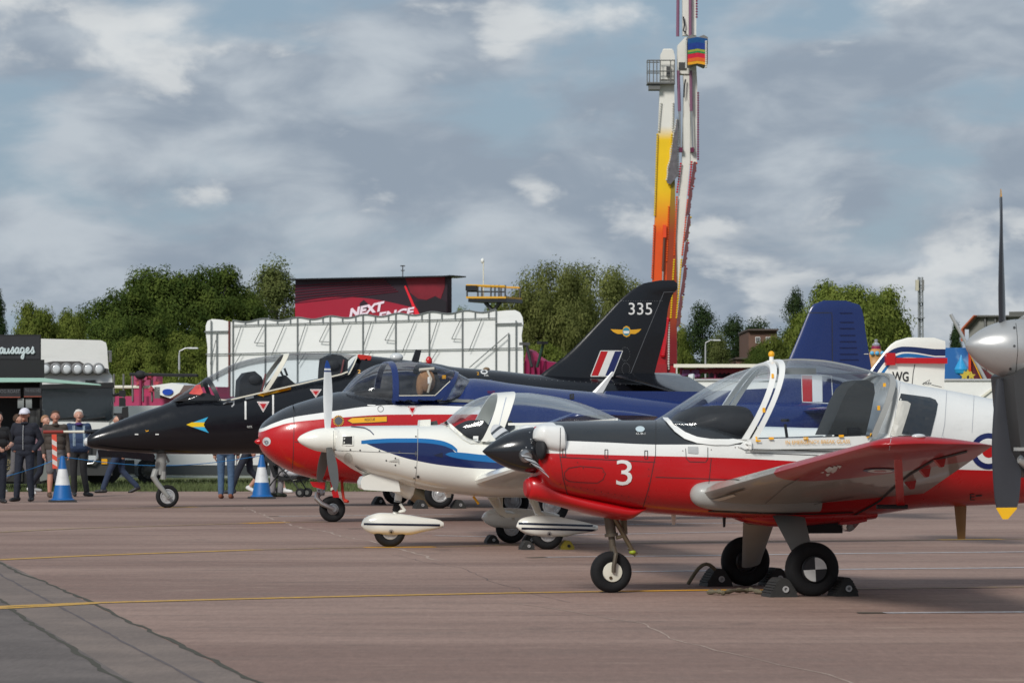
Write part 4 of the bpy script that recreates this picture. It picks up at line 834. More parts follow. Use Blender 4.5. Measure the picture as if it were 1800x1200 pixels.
for k in range(7):
    y0, y1 = 763 + k*8.6, 771.6 + k*8.6; f_ = slab(A, [(91 + .2*k, y0), (99.5 + .2*k, y0 + (0 if k == 0 else 5)), (99.7 + .2*k, y1 + (5 if k < 6 else 0)), (91.2 + .2*k, y1)], -.006 - .0003*k, .006); f_.build('flag_band', mat('flag_orange', lin(225, 84, 62), .7) if k % 2 == 0 else mat('flag_pale', lin(215, 205, 200), .7), pr)
# fin, tailplane, wings, gear
mb = MB(); mb.rings(fin_rings(A, [(940,668),(954,655),(990,628),(1015,605),(1038,581),(1065,553),(1090,527),(1105,514),(1118,505),(1130,498.5),(1143,494.5),(1160,492.5)], [(1147,675),(1149,664),(1168,590),(1185,513),(1189,512),(1191,500),(1190,495),(1184,492.5)], .075, 26)); A.target(mb); fin = mb.build('tail_fin', M_hawk, HR)
A.text('tail_number', '335', (1105, 532, 1146, 553), M_white, parent=fin, bold=.0)
for k, mm in enumerate((M_red, M_white, M_navy)):
    x0 = 1039 + 12.3*k; A.decal('fin_flash', [[(x0, 660), (x0 + 12.3, 660), (x0 + 29.5, 617.5), (x0 + 17.2, 617.5)]], mm, fin, .008)
A.stroke('fin_flash_edge', [[(1038,661),(1076.5,661),(1094,616.5),(1055.5,616.5),(1038,661)]], 1.4, M_white, fin, .011)
A.decal('winged_emblem', [[(1073,578.5),(1085,579),(1094,579.5),(1096,575),(1101,572.5),(1106,575),(1108,579.5),(1117,579),(1127,578),(1123,583),(1116,587),(1108,586.5),(1106,590.5),(1101,592.5),(1096,590),(1094,586.5),(1086,587),(1078,583.5)]], mat('emblem_gold', lin(226, 168, 40), .4), fin, .008)
A.decal('emblem_disc', [circle(1100.5, 582.5, 6.2, 7.2)], mat('emblem_teal', lin(60, 140, 160), .4), fin, .011); A.decal('emblem_bar', [[(1095,581.5),(1106,581.5),(1105,586),(1096,586)]], M_white, fin, .014)
A.stroke('rudder_gap', [[(1188,513),(1167,513.5),(1135,590),(1104,667)]], 1.1, mat('gap_grey', lin(90, 92, 96), .5), fin)
A.stroke('fin_edge_line', [[(1104,666.5),(1149,665.5)]], 1.4, mat('edge_pale', lin(170, 172, 174), .5), fin, .02)  # pale line along the foot of the rudder
rv = [(1092 + 4.2*k, 529) for k in range(18)] + [(1099 + 8*math.cos(a), 622 + 12*math.sin(a)) for a in np.linspace(0, 6.28, 18)] + [(1100 + 7*math.cos(a), 648 + 10*math.sin(a)) for a in np.linspace(0, 6.28, 18)] + [(930 + 10*k, 666 + .6*k) for k in range(20)]
A.decal('rivets', [circle(x, y, .6, n=5) for x, y in rv], mat('rivet_grey', lin(120, 122, 124), .5), off=.006)['kind'] = 'stuff'
mb = slab(A, [(628,626),(631,622.5),(652,625),(653,628),(649,638),(645,630),(636,634)], -.26, -.2); mb.build('intake_blank', mat('blank_red', lin(200, 44, 32), .6), HR)
mb = slab(A, [(724,634),(731,614),(741,615),(736,636)], -.02, .02); mb.build('blade_aerial', M_black, HR)
mb = MB(); q = A.T(754, 638); mb.ellipsoid(q + Vector((0, 0, .03)), (.06, .05, .09)); mb.build('beacon_lamp', M_red, HR); mb = MB(); q = A.T(745, 638); mb.ellipsoid(q, (.06, .05, .06)); mb.build('beacon_base', M_cream, HR)
mb = MB(); q = A.T(697, 628); mb.ellipsoid(q, (.12, .1, .08)); mb.build('spine_dome', M_lens, HR)
mb = MB(); q = A.T(855, 649); mb.ellipsoid(q, (.06, .08, .04)); mb.build('spine_cover', mat('cover_tan', lin(120, 100, 76), .8), HR)
for sg in (-1, 1):
    q = A.T(1085, 672, 0); mb = MB(); wing(mb, (q.x - .1, sg*.25, q.z + .1), (q.x + .75, sg*2.1, q.z - .28), 1.35, .55, .09, .08, 0, .08); mb.build('tailplane', M_hawk, HR)
    q = A.T(640, 800, 0); mb = MB(); wing(mb, (q.x, sg*.6, 1.02), (q.x + 1.75, sg*4.6, 1.08), 2.7, 1.0, .11, .09, .01, .12); mb.build('wing', M_hawk, HR)
p = A.T(294, 872); p.z = .197; wheel(HR, p, .197, .13, .62, M_alu)
M_gg = mat('gear_grey', lin(150, 150, 146), .4, dirt=.2)
mb = MB(); mb.tube(A.T(284, 794), A.T(283, 812), .085, .09, 16); mb.tube(A.T(283, 812), A.T(281, 834), .10, .08, 16); mb.tube(A.T(287, 828, -.04), A.T(287, 842, -.04), .05)
for sg in (-1, 1): mb.path([A.T(274, 826, sg*.04), A.T(270, 838, sg*.10), A.T(276, 848, sg*.11), p + Vector((0, sg*.11, 0))], [.06, .055, .045, .035], 10)
mb.tube(p + Vector((0, -.13, 0)), p + Vector((0, .13, 0)), .035); mb.build('nose_leg', M_gg, HR)
mb = slab(A, [(171,790),(270,797),(273,802),(270,810),(215,804),(174,803)], -.23, -.20); gd = mb.build('nose_gear_door', M_hawk, HR)
mb = MB(); mb.tube(A.T(290, 797, .1), A.T(297, 812, .1), .02); mb.build('gear_link', M_gg, HR)
for lat, px, py in ((-1.7, 772, 890), (1.7, 697, 882)):
    q = A.T(px, py, lat); q.z = .25; wheel(HR, q, .25, .17, .55); mb = MB(); mb.tube(q + Vector((0, -math.copysign(.12, lat), 0)), q + Vector((-.1, -math.copysign(.1, lat), .75)), .055); mb.build('undercarriage_leg', M_gg, HR)
    chock(wpos(A, Vector((q.x + .33, lat, 0))), A.th, (.22, .15, .3), 'dark chock just behind the %s main wheel of the black jet' % ('bronze pipe side' if lat < 0 else 'far'), M_chock)
    chock(wpos(A, Vector((q.x - .33, lat, 0))), A.th, (.22, .15, .3), 'dark chock just ahead of the %s main wheel of the black jet' % ('bronze pipe side' if lat < 0 else 'far'), M_chock)
q0, q1 = A.T(722, 862, -.4), A.T(752, 882, -.4); mb = MB(); mb.lathe([(0, .13), (.35, .15), (.5, .15), (.5, .11), (.3, .1)], q0, q1 - q0, 20); mb.build('exhaust_pipe', mat('pipe_bronze', (.25, .2, .13, 1), .35, metal=.8), HR)

# =================================================================== silver-nosed aircraft at the edge
A = Craft('propeller_aircraft', 1815, 1110, 14, 'aircraft with polished silver spinner and grey propeller blades tipped yellow', 'aircraft'); PR = A.root
M_pol = mat('polished_spinner', (.50, .50, .49, 1), .32, metal=.55, var=.06); M_bare = mat('cowl_grey', lin(176, 176, 172), .35, metal=.3, dirt=.2)
sp, hubp, ax = spinner(A, [(1697,.5),(1700,8),(1708,17),(1722,29),(1740,40),(1760,48),(1785,53.5),(1803,55)], (1803, 616), 'spinner', M_pol, (1697, 606))
A.decal('spinner_screws', [circle(x, y, 2.4, n=10) for x, y in ((1783,576),(1783,608),(1776,648))], M_dsteel, off=.002, parent=sp)['kind'] = 'stuff'; A.stroke('spinner_seam', [[(1785,562),(1788,590),(1789,616),(1786,650),(1782,664)]], 1, M_dsteel, sp, .002)
hb = A.T(1762, 622); L = A.T(1762, 332).z - hb.z
for D, nm in (((-.01, 0, 1), 0), ((.015, 0, -1), 1)):
    Dn = Vector(D).normalized(); b = MB(); blade(b, hb, Dn, L, .195, .16, (42 if nm == 0 else 80), (12 if nm == 0 else 62), th=.10, tip=.25)
    b.build('propeller_blade', blade_mat('grey_blade', lin(48, 50, 56), [(.93, 1.1, lin(232, 178, 20))] if nm else [(.95, 1.1, lin(200, 150, 60))], L, hb, Dn), PR)
h = MB(); h.rings(A.hull([(1800,556),(1815,548),(1900,540),(2100,535),(2300,520),(2500,500),(2700,510),(3200,560),(4000,600)], [(1800,676),(1815,720),(1830,760),(1900,800),(2100,830),(2500,850),(3000,830),(4000,680)],
    [(1800,.22),(1815,.30),(1900,.40),(2300,.48),(2700,.48),(3200,.35),(4000,.06)], 2.4, 2.6, ns=60, pw=1.3)); A.target(h); h.build('fuselage', M_bare, PR)
mb = MB(); q = A.T(1790, 808, -.15); mb.lathe([(0, .02), (.04, .055), (.12, .07), (.4, .07)], q, (1, 0, 0), 20); mb.build('exhaust_stub', M_bare, PR)
mb = slab(A, [(1782,660),(1812,640),(1830,700),(1830,840),(1815,835),(1795,790),(1788,730)], -.2, .2); mb.build('chin_cowl', M_dsteel, PR)
mb = slab(A, [(1788,786),(1830,786),(1830,792),(1788,792)], -.26, -.2); mb.build('cowl_strip', M_bare, PR)
for sg in (-1, 1):
    mb = MB(); wing(mb, (2.3, sg*.4, .95), (2.6, sg*4.9, 1.5), 1.9, 1.1, .14, .12, .02, .2); mb.build('wing', M_bare, PR)
    mb = MB(); wing(mb, (7.2, sg*.1, 1.6), (7.5, sg*1.9, 1.6), 1.0, .7, .1, .1, 0, .1); mb.build('tailplane', M_bare, PR)
    q = Vector((2.9, sg*1.5, .3)); wheel(PR, q, .3, .17, .45); mb = MB(); mb.tube(q + Vector((0, -sg*.11, 0)), q + Vector((.05, -sg*.11, .85)), .05); mb.build('undercarriage_leg', M_alu, PR)
mb = MB(); mb.rings(wing_rings([((6.9, 0, 1.5), 1.6, .08), ((7.5, 0, 2.9), .9, .08)], (0, 1, 0))); mb.build('tail_fin', M_bare, PR)
q = Vector((.9, 0, .22)); wheel(PR, q, .22, .14, .45); mb = MB(); mb.tube(q + Vector((0, .1, 0)), q + Vector((.0, .1, .8)), .045); mb.build('nose_leg', M_alu, PR)
C = canopy(A, [(2250,525),(2350,440),(2500,400),(2700,420),(2900,520)], [(2250,540),(2500,530),(2900,540)], [(2250,.2),(2500,.4),(2900,.25)], 2.3, 20, 20); canopy_mesh(C).build('canopy', M_glass, PR)
# =================================================================== ground
def gmat(name, fn, rough=.85):
    m = bpy.data.materials.new(name); m.use_nodes = True; t = NT(m.node_tree); b = t.n['Principled BSDF']
    tcn = t.node('ShaderNodeTexCoord'); c, hgt = fn(t, tcn.outputs['Object']); t.link(c, b.inputs['Base Color']); b.inputs['Roughness'].default_value = rough; b.inputs['Specular IOR Level'].default_value = .3
    bn = t.node('ShaderNodeBump'); bn.inputs['Strength'].default_value = .35; bn.inputs['Distance'].default_value = .01; t.link(hgt, bn.inputs['Height']); t.link(bn.outputs[0], b.inputs['Normal']); return m
def f_apron(t, co):
    big = t.noise(t.mapping(co, (.25, .8, 1)), .35, 6, .62, .4); mid = t.noise(t.mapping(co, (.5, 1.4, 1)), 1.3, 7, .65); fine = t.noise(co, 60, 4, .7)
    c = t.mix(t.smooth(big, .36, .64), lin(131, 107, 97), lin(154, 129, 117)); c = t.mix(t.smooth(mid, .5, .72, 0, .55), c, lin(122, 105, 96)); c = t.mix(t.smooth(mid, .28, .42, .4, 0), c, lin(172, 151, 136))
    c = t.mix(1.0, c, t.math('ADD', t.math('MULTIPLY', fine, .7), .65), 'MULTIPLY')
    c = t.mix(1.0, c, t.math('ADD', t.math('MULTIPLY', t.noise(t.mapping(co, (1, .5, 1)), 9, 6, .7), .5), .75), 'MULTIPLY')
    skd = t.noise(t.mapping(co, (.10, 1.1, 1), (0, 0, 0), (0, 0, -.24)), 2.2, 7, .62); c = t.mix(1.0, c, t.math('ADD', t.math('MULTIPLY', skd, .56), .72), 'MULTIPLY')
    gr = t.noise(t.mapping(co, (1, .14, 1)), 26, 5, .7); c = t.mix(1.0, c, t.math('ADD', t.math('MULTIPLY', gr, .5), .75), 'MULTIPLY')
    oil = t.smooth(t.noise(t.mapping(co, (1, .45, 1), (7, 3, 0)), .9, 3, .5), .67, .75, 0, .45); c = t.mix(oil, c, lin(88, 76, 71))
    st = t.smooth(t.noise(t.mapping(co, (1.2, 3, 1)), 2.5, 5, .6), .66, .74, 0, .35); c = t.mix(st, c, lin(104, 90, 84))
    return c, fine
def f_asph(t, co):
    big = t.noise(co, .9, 6, .6); fine = t.noise(t.mapping(co, (1, .14, 1)), 30, 5, .75); c = t.mix(t.smooth(big, .35, .65), lin(96, 88, 84), lin(112, 103, 98))
    return t.mix(1.0, c, t.math('ADD', t.math('MULTIPLY', fine, .8), .6), 'MULTIPLY'), fine
def f_strip(t, co):
    big = t.noise(co, .8, 6, .6); fine = t.noise(t.mapping(co, (1, .14, 1)), 30, 5, .75); c = t.mix(t.smooth(big, .35, .65), lin(114, 102, 95), lin(130, 116, 107))
    return t.mix(1.0, c, t.math('ADD', t.math('MULTIPLY', fine, .6), .7), 'MULTIPLY'), fine
def f_grass(t, co):
    big = t.noise(co, .6, 6, .6); fine = t.noise(co, 30, 5, .7); c = t.mix(t.smooth(big, .35, .65), (.075, .095, .028, 1), (.13, .125, .05, 1))
    return t.mix(1.0, c, t.math('ADD', t.math('MULTIPLY', fine, .8), .6), 'MULTIPLY'), fine
g = MB(); g.box((0, 1400, -.054), (5000, 3600, .1)); g.build('ground', gmat('turf', f_grass, .95), kind='structure', smooth=False)
g = MB(); e = [(-220 + 440*i/160, 78.6 + .5*math.sin(i*1.3) + .3*random.uniform(-1, 1)) for i in range(161)]
g.prism([(-220, -40), (220, -40)] + list(reversed(e)), lambda a, b, c: Vector((a, b, c - .02)), .04); AP = g.build('apron', gmat('pink_concrete', f_apron), kind='structure', smooth=False)
def ribbon(name, pts, wd, m, z=.004, parent=None, jit=0.0, kind=None, taper=False):
    P = [Vector((p.x, p.y, 0)) for p in pts]; D = [P[0]]
    for a, b in zip(P, P[1:]):
        k = max(1, int((b - a).length / .25)); D += [a + (b - a)*(i + 1)/k for i in range(k)]
    V = []; ph = random.uniform(0, 9)
    wob = [0.0]
    for i in range(len(D)): wob.append(wob[-1]*.9 + random.gauss(0, jit))
    for i, p in enumerate(D):
        t = (D[min(i+1, len(D)-1)] - D[max(i-1, 0)]).normalized(); n_ = Vector((-t.y, t.x, 0)); w_ = wd * (1 + (.45*random.uniform(-1, 1) if jit else 0))
        c = p + n_ * wob[i]; V += [c + n_*w_/2 + Vector((0, 0, z)), c - n_*w_/2 + Vector((0, 0, z))]
    mb = MB(); mb.add(V, [(2*i, 2*i+1, 2*i+3, 2*i+2) for i in range(len(D)-1)]); return mb.build(name, m, parent, kind=kind)
def ext(a, b, u0, u1): return a + (b - a)*u0, a + (b - a)*u1
l1 = ext(G(0, 985), G(450, 1200), -1.6, 1.7); l2 = ext(G(0, 1010), G(350, 1200), -1.6, 1.7); l3 = ext(G(0, 1056), G(235, 1200), -1.8, 2.2)
def sheet(name, poly, z, m): 
    mb = MB(); mb.prism([(p.x, p.y) for p in poly], lambda a, b, c: Vector((a, b, z - .004 + c)), .008); o = mb.build(name, m, AP, smooth=False); return o
sheet('concrete_strip', [l1[0], l1[1], l3[1], l3[0]], .0015, gmat('strip_concrete', f_strip))
sheet('asphalt', [l3[0], l3[1], Vector((-60, l3[1].y, 0)), Vector((-60, l3[0].y, 0))], .002, gmat('grey_asphalt', f_asph))
M_crack = mat('joint_dirt', (.06, .054, .038, 1), .95, var=.5, vscale=9); M_crack2 = mat('joint_faint', lin(92, 84, 84), .95, var=.3); M_pale = mat('crack_pale', lin(170, 150, 137), .95, var=.3)
ribbon('joint', l1, .034, M_crack, .003, AP, .010); ribbon('joint', l2, .022, M_crack2, .003, AP, .004); ribbon('joint', l3, .036, M_crack, .0032, AP, .012)
ribbon('crack', [G(430,893), G(530,925), G(640,950), G(760,985)], .03, M_pale, .002, AP, .02); ribbon('crack', [G(690,975), G(800,996), G(930,1040), G(1030,1058)], .006, M_crack2, .002, AP, .02)
ribbon('crack', [G(900,1060), G(1120,1095), G(1260,1143), G(1420,1180), G(1600,1235)], .012, M_pale, .002, AP, .016); ribbon('crack', [G(540,1037), G(655,1035)], .02, M_pale, .002, AP)
def paint_mat(name, c, wear):
    m = bpy.data.materials.new(name); m.use_nodes = True; t = NT(m.node_tree); b = t.n['Principled BSDF']; tcn = t.node('ShaderNodeTexCoord')
    f = t.smooth(t.noise(tcn.outputs['Object'], 14, 6, .75), .5 - wear*.25, .62 - wear*.1, 0, 1); f2 = t.smooth(t.noise(tcn.outputs['Object'], .7, 4, .6), .45, .7, 0, .45*wear)
    t.link(t.mix(t.math('MAXIMUM', t.math('MULTIPLY', f, wear), f2), c, lin(134, 110, 100)), b.inputs['Base Color']); b.inputs['Roughness'].default_value = .7; return m
M_yl = paint_mat('line_yellow', lin(214, 164, 36), .5); M_ylb = paint_mat('line_yellow_fresh', lin(232, 170, 20), .1); M_ylf = paint_mat('line_yellow_worn', lin(188, 158, 92), .8); M_wl = paint_mat('seam_white', lin(198, 201, 206), .55)
Y = lambda pts, wd=.09, m=M_yl, z=.004: ribbon('yellow_line', [G(*p) for p in pts], wd*2.0, m, z, AP)
Y([(-60,1074),(0,1066),(160,1059.5),(400,1053),(650,1047),(900,1042),(1090,1039)]); Y([(-60,1073),(0,1069.5),(80,1065.5),(165,1060.5)], .07, M_yl, .005); Y([(1090,1039),(1240,1037),(1380,1036.5)], .10, M_ylb); Y([(1380,1036.5),(1600,1033.5),(1850,1031)], .09, M_ylf)
Y([(-60,986),(0,983.5),(140,977),(250,973),(455,966)], .09); Y([(455,966),(560,963.5),(640,962)], .08, M_ylf); Y([(640,962),(765,961)], .11, M_ylb); Y([(765,961),(960,956),(1300,951.5),(1650,948.5)], .08, M_ylf); Y([(1650,948.5),(1760,947.5)], .12, M_ylb); Y([(1760,947.5),(1900,946)], .08, M_ylf)
Y([(-60,937),(0,935),(135,928.5),(300,923.5),(430,919.5)], .09, M_ylf); Y([(430,919.5),(502,918)], .14, M_ylb); Y([(502,918),(620,916),(900,912)], .09, M_ylf)
Y([(-40,898),(0,897),(285,892)], .09, M_ylf); Y([(285,892),(342,890.5)], .14, M_ylb); Y([(342,890.5),(600,886)], .08, M_ylf)
S = lambda pts, wd=.05: ribbon('seam_line', [G(*p) for p in pts], wd*3.2, M_wl, .0035, AP)
S([(960,979),(1200,976.5),(1500,972.5),(1850,969)], .05); S([(1110,1004.5),(1400,1001),(1850,997)], .05); S([(1555,1077),(1700,1076),(1850,1075)], .055); S([(490,907),(620,906),(800,904)], .05); S([(640,929),(780,926)], .05); S([(765,941),(860,943),(1050,939)], .05); S([(1060,939),(1300,934)], .04); S([(1050,922),(1340,918)], .05)
for p in ([(1507,1077),(1556,1077)], [(470,907.5),(492,907)], [(612,929),(642,929)], [(928,980),(962,979)]): ribbon('seam_tar', [G(*q) for q in p], .16, M_crack, .0032, AP)
# grass fringe
def grass_tufts(name, n, x0, x1, y0, y1):
    V = []; F = []
    for i in range(n):
        d = y0 + (y1 - y0) * rng.random() ** 1.6; x = x0 + (x1 - x0) * rng.random(); hgt = .05 + .07*rng.random(); a = rng.random()*6.28; wd = .006 + .006*rng.random(); lx, ly = rng.normal(0, .03, 2); k = len(V)
        V += [(x - wd*math.cos(a), d - wd*math.sin(a), 0), (x + wd*math.cos(a), d + wd*math.sin(a), 0), (x + lx, d + ly, hgt)]; F.append((k, k+1, k+2))
    me = bpy.data.meshes.new(name); me.from_pydata(V, [], F); me.materials.append(mat('grass_blades', (.09, .115, .035, 1), .8, var=.45, vscale=1.5)); return put(bpy.data.objects.new(name, me), None, 'short worn green grass along the far edge of the concrete', 'grass', kind='stuff')
grass_tufts('grass', 42000, -14, 12, 78.4, 97)

# =================================================================== background helpers
class Face:
    "a vertical plane through two pixel columns at given depths; things are built on it in world size"
    def __init__(s, pa, da, pb, db): s.a = Vector(((pa - 900)/FPX*da, da, 0)); s.b = Vector(((pb - 900)/FPX*db, db, 0)); s.t = (s.b - s.a).normalized(); s.n = Vector((s.t.y, -s.t.x, 0))
    def P(s, px, py, off=0.0):
        k = (px - 900)/FPX; e = s.b - s.a; u = (k*s.a.y - s.a.x) / (e.x - k*e.y); q = s.a + e*u; return Vector((q.x, q.y, CAMH + (YH - py)/FPX*q.y)) + s.n*off
class Thing:
    def __init__(s, name, loc, label, cat, group=None): s.loc = Vector((loc[0], loc[1], 0)); s.root = empty(name, s.loc, 0, label, cat, group)
    def part(s, name, mb, m, parent=None, smooth=True, kind=None):
        mb.v = [tuple(Vector(v) - s.loc) for v in mb.v]; return mb.build(name, m, parent or s.root, smooth=smooth, kind=kind)
def plate(F, poly, off0, off1, m=0, mb=None):
    mb = mb or MB(); n = len(poly); tris = tessellate_polygon([[Vector((a, b, 0)) for a, b in poly]])
    A_ = [F.P(a, b, off0) for a, b in poly]; B_ = [F.P(a, b, off1) for a, b in poly]
    return mb.add(A_ + B_, [t for t in tris] + [tuple(i + n for i in reversed(t)) for t in tris] + [(i, (i+1) % n, (i+1) % n + n, i + n) for i in range(n)], m)
def bar(F, p0, p1, r, off=0.0, mb=None, n=6): mb = mb or MB(); return mb.tube(F.P(*p0, off), F.P(*p1, off), r, n=n)
def fbox(F, x0, y0, x1, y1, off0, off1, mb=None): return plate(F, [(x0,y1),(x1,y1),(x1,y0),(x0,y0)], off0, off1, mb=mb)
def gy(F, px):      # ground row of the face at a pixel column
    q = F.P(px, 759); return YH + FPX*CAMH/q.y
def ftext(T, F, name, txt, box, m, off, slope=0.0, skew=0.0, bold=0.0, parent=None):
    x0, y0, x1, y1 = box; V, Fc = text2d(txt, bold); mb = MB(); mb.add([F.P(x0 + (x1-x0)*a + skew*b, y1 + (y0-y1)*b + slope*a, off) for a, b in V], Fc); return T.part(name, mb, m, parent)

# --------------------------------------------------- white back boards of a fairground ride
M_board = mat('board_white', lin(232, 233, 231), .6, var=.05, vscale=.8, dirt=.06); M_frame = mat('frame_grey', lin(116, 120, 120), .5, metal=.1)
F = Face(360, 132, 920, 127); T = Thing('ride_backboard', F.a, 'large white wavy-topped board wall on grey framing behind the jets', 'backboard')
posts = [403.3, 410, 466.7, 523.3, 580.7, 638.3, 696, 755, 813.3, 872.3]; base = lambda x: 565.5 - (x - 403)/470*19
topc = lambda x: base(x) - 2.3*math.cos((x - 403)/57.6*2*math.pi*.97) - 1
for i, (a, b) in enumerate(zip(posts[1:], posts[2:])):
    xs_ = [a + (b - a)*k/14 for k in range(15)]; T.part('board', plate(F, [(a + .15, gy(F, a)), (b - .15, gy(F, b))] + [(x if 0 < k < 14 else x + (.15 if k == 0 else -.15), topc(x)) for k, x in reversed(list(enumerate(xs_)))], -.05 - .004*(i % 2), -.02), M_board, smooth=False)
T.part('end_board', plate(F, [(367,gy(F,367)),(366,690),(363,640),(364,610),(361,585),(361,572),(364,564),(372,560.5),(390,562),(403,565.5),(410,566),(410,gy(F,410))], -.06, -.03), M_board, smooth=False)
T.part('end_board', plate(F, [(872.5,gy(F,872)),(872.5,547),(890,545.5),(905,545),(913,549),(918,558),(919,570),(916,590),(919,620),(919,660),(919,gy(F,919))], -.06, -.03), M_board, smooth=False)
for i, x in enumerate(posts): T.part('post', bar(F, (x, gy(F, x) + .3), (x, topc(x) if i > 0 else 564), .026 if i else .034, .03), M_frame if i else mat('frame_rust', lin(110, 52, 44), .6))
rail = lambda x: 572 - (x - 410)/462*13
mid = lambda x: 622.5 - (x - 365)/553*11
T.part('rail', bar(F, (410, rail(410)), (872, rail(872)), .02, .06), M_frame); T.part('rail', bar(F, (363, mid(363)), (918, mid(918)), .02, .06), M_frame)
T.part('rail', bar(F, (361, 583), (403, 582.5), .03, .06), M_frame); T.part('rail', bar(F, (873, 569.5), (918, 568.5), .03, .06), M_frame)
mb = MB(); mb.path([F.P(x, topc(x), .02) for x in np.linspace(410, 872, 120)], .02, 6); T.part('top_edge', mb, M_frame)
for x in [372, 382, 895, 908]: T.part('upright', bar(F, (x, mid(x) + 45), (x, 563 if x in (372, 908) else 585), .025, .05), M_frame)
for i in range(1, 9):
    a, b = posts[i], posts[i+1]
    for u in (.38, .78): x = a + (b - a)*u; T.part('upright', bar(F, (x, rail(x)), (x, topc(x)), .02, .04), M_frame)
    if i % 2: T.part('brace', bar(F, (a + 17, rail(a)), (a + 2, mid(a) - 5), .015, .12), M_frame); T.part('brace', bar(F, (b - 1, rail(b) + 1), (b - 17, mid(b) - 18), .014, .12), M_frame); T.part('brace', bar(F, (b - 17, mid(b) - 18), (b, mid(b) - 17), .014, .12), M_frame); T.part('brace', bar(F, (a + 17, mid(a)), (a + 3, mid(a) + 22), .014, .12), M_frame)
    else: T.part('brace', bar(F, (a + 36, rail(a)), (a + 13, mid(a) + 4), .015, .12), M_frame)
T.part('brace', bar(F, (895, 588), (828, 646), .018, .15), M_frame); T.part('brace', bar(F, (382, 598), (372, 640), .014, .12), M_frame)

# --------------------------------------------------- big screen
F = Face(519, 205, 786, 200); T = Thing('video_screen', F.a, 'big dark red video screen showing the word NEXT', 'screen')
M_scr = mat('screen_dark', lin(40, 22, 34), .5, emit=.12, vscale=.6, var=.2); M_scr2 = mat('screen_red', lin(150, 22, 46), .5, emit=.15, vscale=.5, var=.12); M_scr3 = mat('screen_bright', lin(214, 28, 44), .5, emit=.15)
T.part('panel', plate(F, [(519,562),(786,562),(786,486.5),(519,491.5)], -.5, 0), M_scr, smooth=False)
T.part('roof', plate(F, [(516,492.5),(516,490.5),(790,485),(800,484),(800,486),(785,487.5)], -1.2, .6), M_black, smooth=False)
arc = [(519 + 215*k/30, 544 - 22*math.sin((k/30*.8 + .18)*math.pi)) for k in range(31)]
T.part('image_arc', plate(F, [(519,562),(738,562)] + list(reversed(arc)), .005, .02), M_scr2, smooth=False)
for k in range(7): T.part('image_line', bar(F, (519, 533 - 5*k), (700 - 4*k, 512 - 3.4*k), .035, .01), mat('screen_line', lin(84, 22, 40), .5, emit=.1))
T.part('image_shape', plate(F, [(711,503),(714,502),(730,538),(744,562),(734,562),(722,530)], .022, .04), M_scr3, smooth=False)
T.part('image_shape', plate(F, [(712,487.5),(782,486.6),(782,505),(774,528),(766,520),(750,527),(735,525),(722,515)], .006, .02), mat('screen_crimson', lin(112, 18, 34), .5, emit=.12, vscale=1.2, var=.6), smooth=False)
T.part('image_shape', plate(F, [(730,530),(750,528),(768,522),(785,530),(785,562),(744,562)], .008, .022), mat('screen_black', lin(24, 18, 26), .5, emit=.05), smooth=False)
T.part('image_shape', plate(F, [(633,545),(633,533),(640,527),(647,533),(647,545)], .03, .05), M_scr, smooth=False)
M_let = mat('letter_pale', lin(206, 190, 200), .5, emit=.35)
ftext(T, F, 'screen_word', 'NEXT', (615, 542, 674, 559), M_let, .08, -13, 3, .05); ftext(T, F, 'screen_word', 'ENCE', (666, 549, 727, 565), M_let, .08, -10, 3, .04)
for x in (540, 765): T.part('leg', fbox(F, x, 555, x + 8, gy(F, x), -.45, -.1), M_dsteel, smooth=False)
mb = MB(); bar(F, (703, 487), (703, 466), .03, -.3, mb); bar(F, (699, 467), (707, 467), .03, -.3, mb); bar(F, (700, 475), (706, 475), .03, -.3, mb); T.part('aerial', mb, M_dsteel)

# --------------------------------------------------- scissor lift with camera mast
F = Face(820, 190, 890, 189); T = Thing('scissor_lift', F.a, 'raised black and yellow work platform with a camera mast beyond white boards', 'lift')
M_ly = mat('lift_yellow', lin(214, 160, 44), .5)
T.part('deck', fbox(F, 823, 524, 890, 531, -2.0, 0), M_black, smooth=False); T.part('toe_board', fbox(F, 820, 521, 890, 524.5, -1.9, .05), M_ly, smooth=False)
for x in (821, 840, 863, 870, 877, 888): T.part('post', bar(F, (x, 524), (x, 501), .045, 0), M_dsteel)
for x in (821, 855, 888): T.part('post', bar(F, (x, 524), (x, 501), .045, -1.8), M_dsteel)
T.part('rail', bar(F, (820, 501.5), (889, 503.5), .06, 0), M_ly); T.part('rail', bar(F, (820, 512), (889, 513), .04, 0), M_dsteel); T.part('rail', bar(F, (820, 501.5), (889, 503.5), .05, -1.8), M_ly)
T.part('control_box', fbox(F, 822, 502, 840, 511, -.1, .25), M_black, smooth=False)
for a, b in (((846,531),(868,556)), ((872,531),(852,556)), ((868,556),(846,590)), ((852,556),(874,590)), ((846,590),(874,630)), ((874,590),(846,630)), ((846,630),(874,680)), ((874,630),(846,680))): T.part('scissor_arm', bar(F, a, b, .11, -.5), M_dsteel)
T.part('chassis', fbox(F, 830, 680, 884, gy(F, 850), -2, 0), M_ly, smooth=False)
T.part('camera_mast', bar(F, (841, 524), (841, 459), .035, -.6), M_cream); mb = MB(); mb.ellipsoid(F.P(839.5, 457.5, -.6), (.1, .1, .14)); T.part('camera_head', mb, M_white)

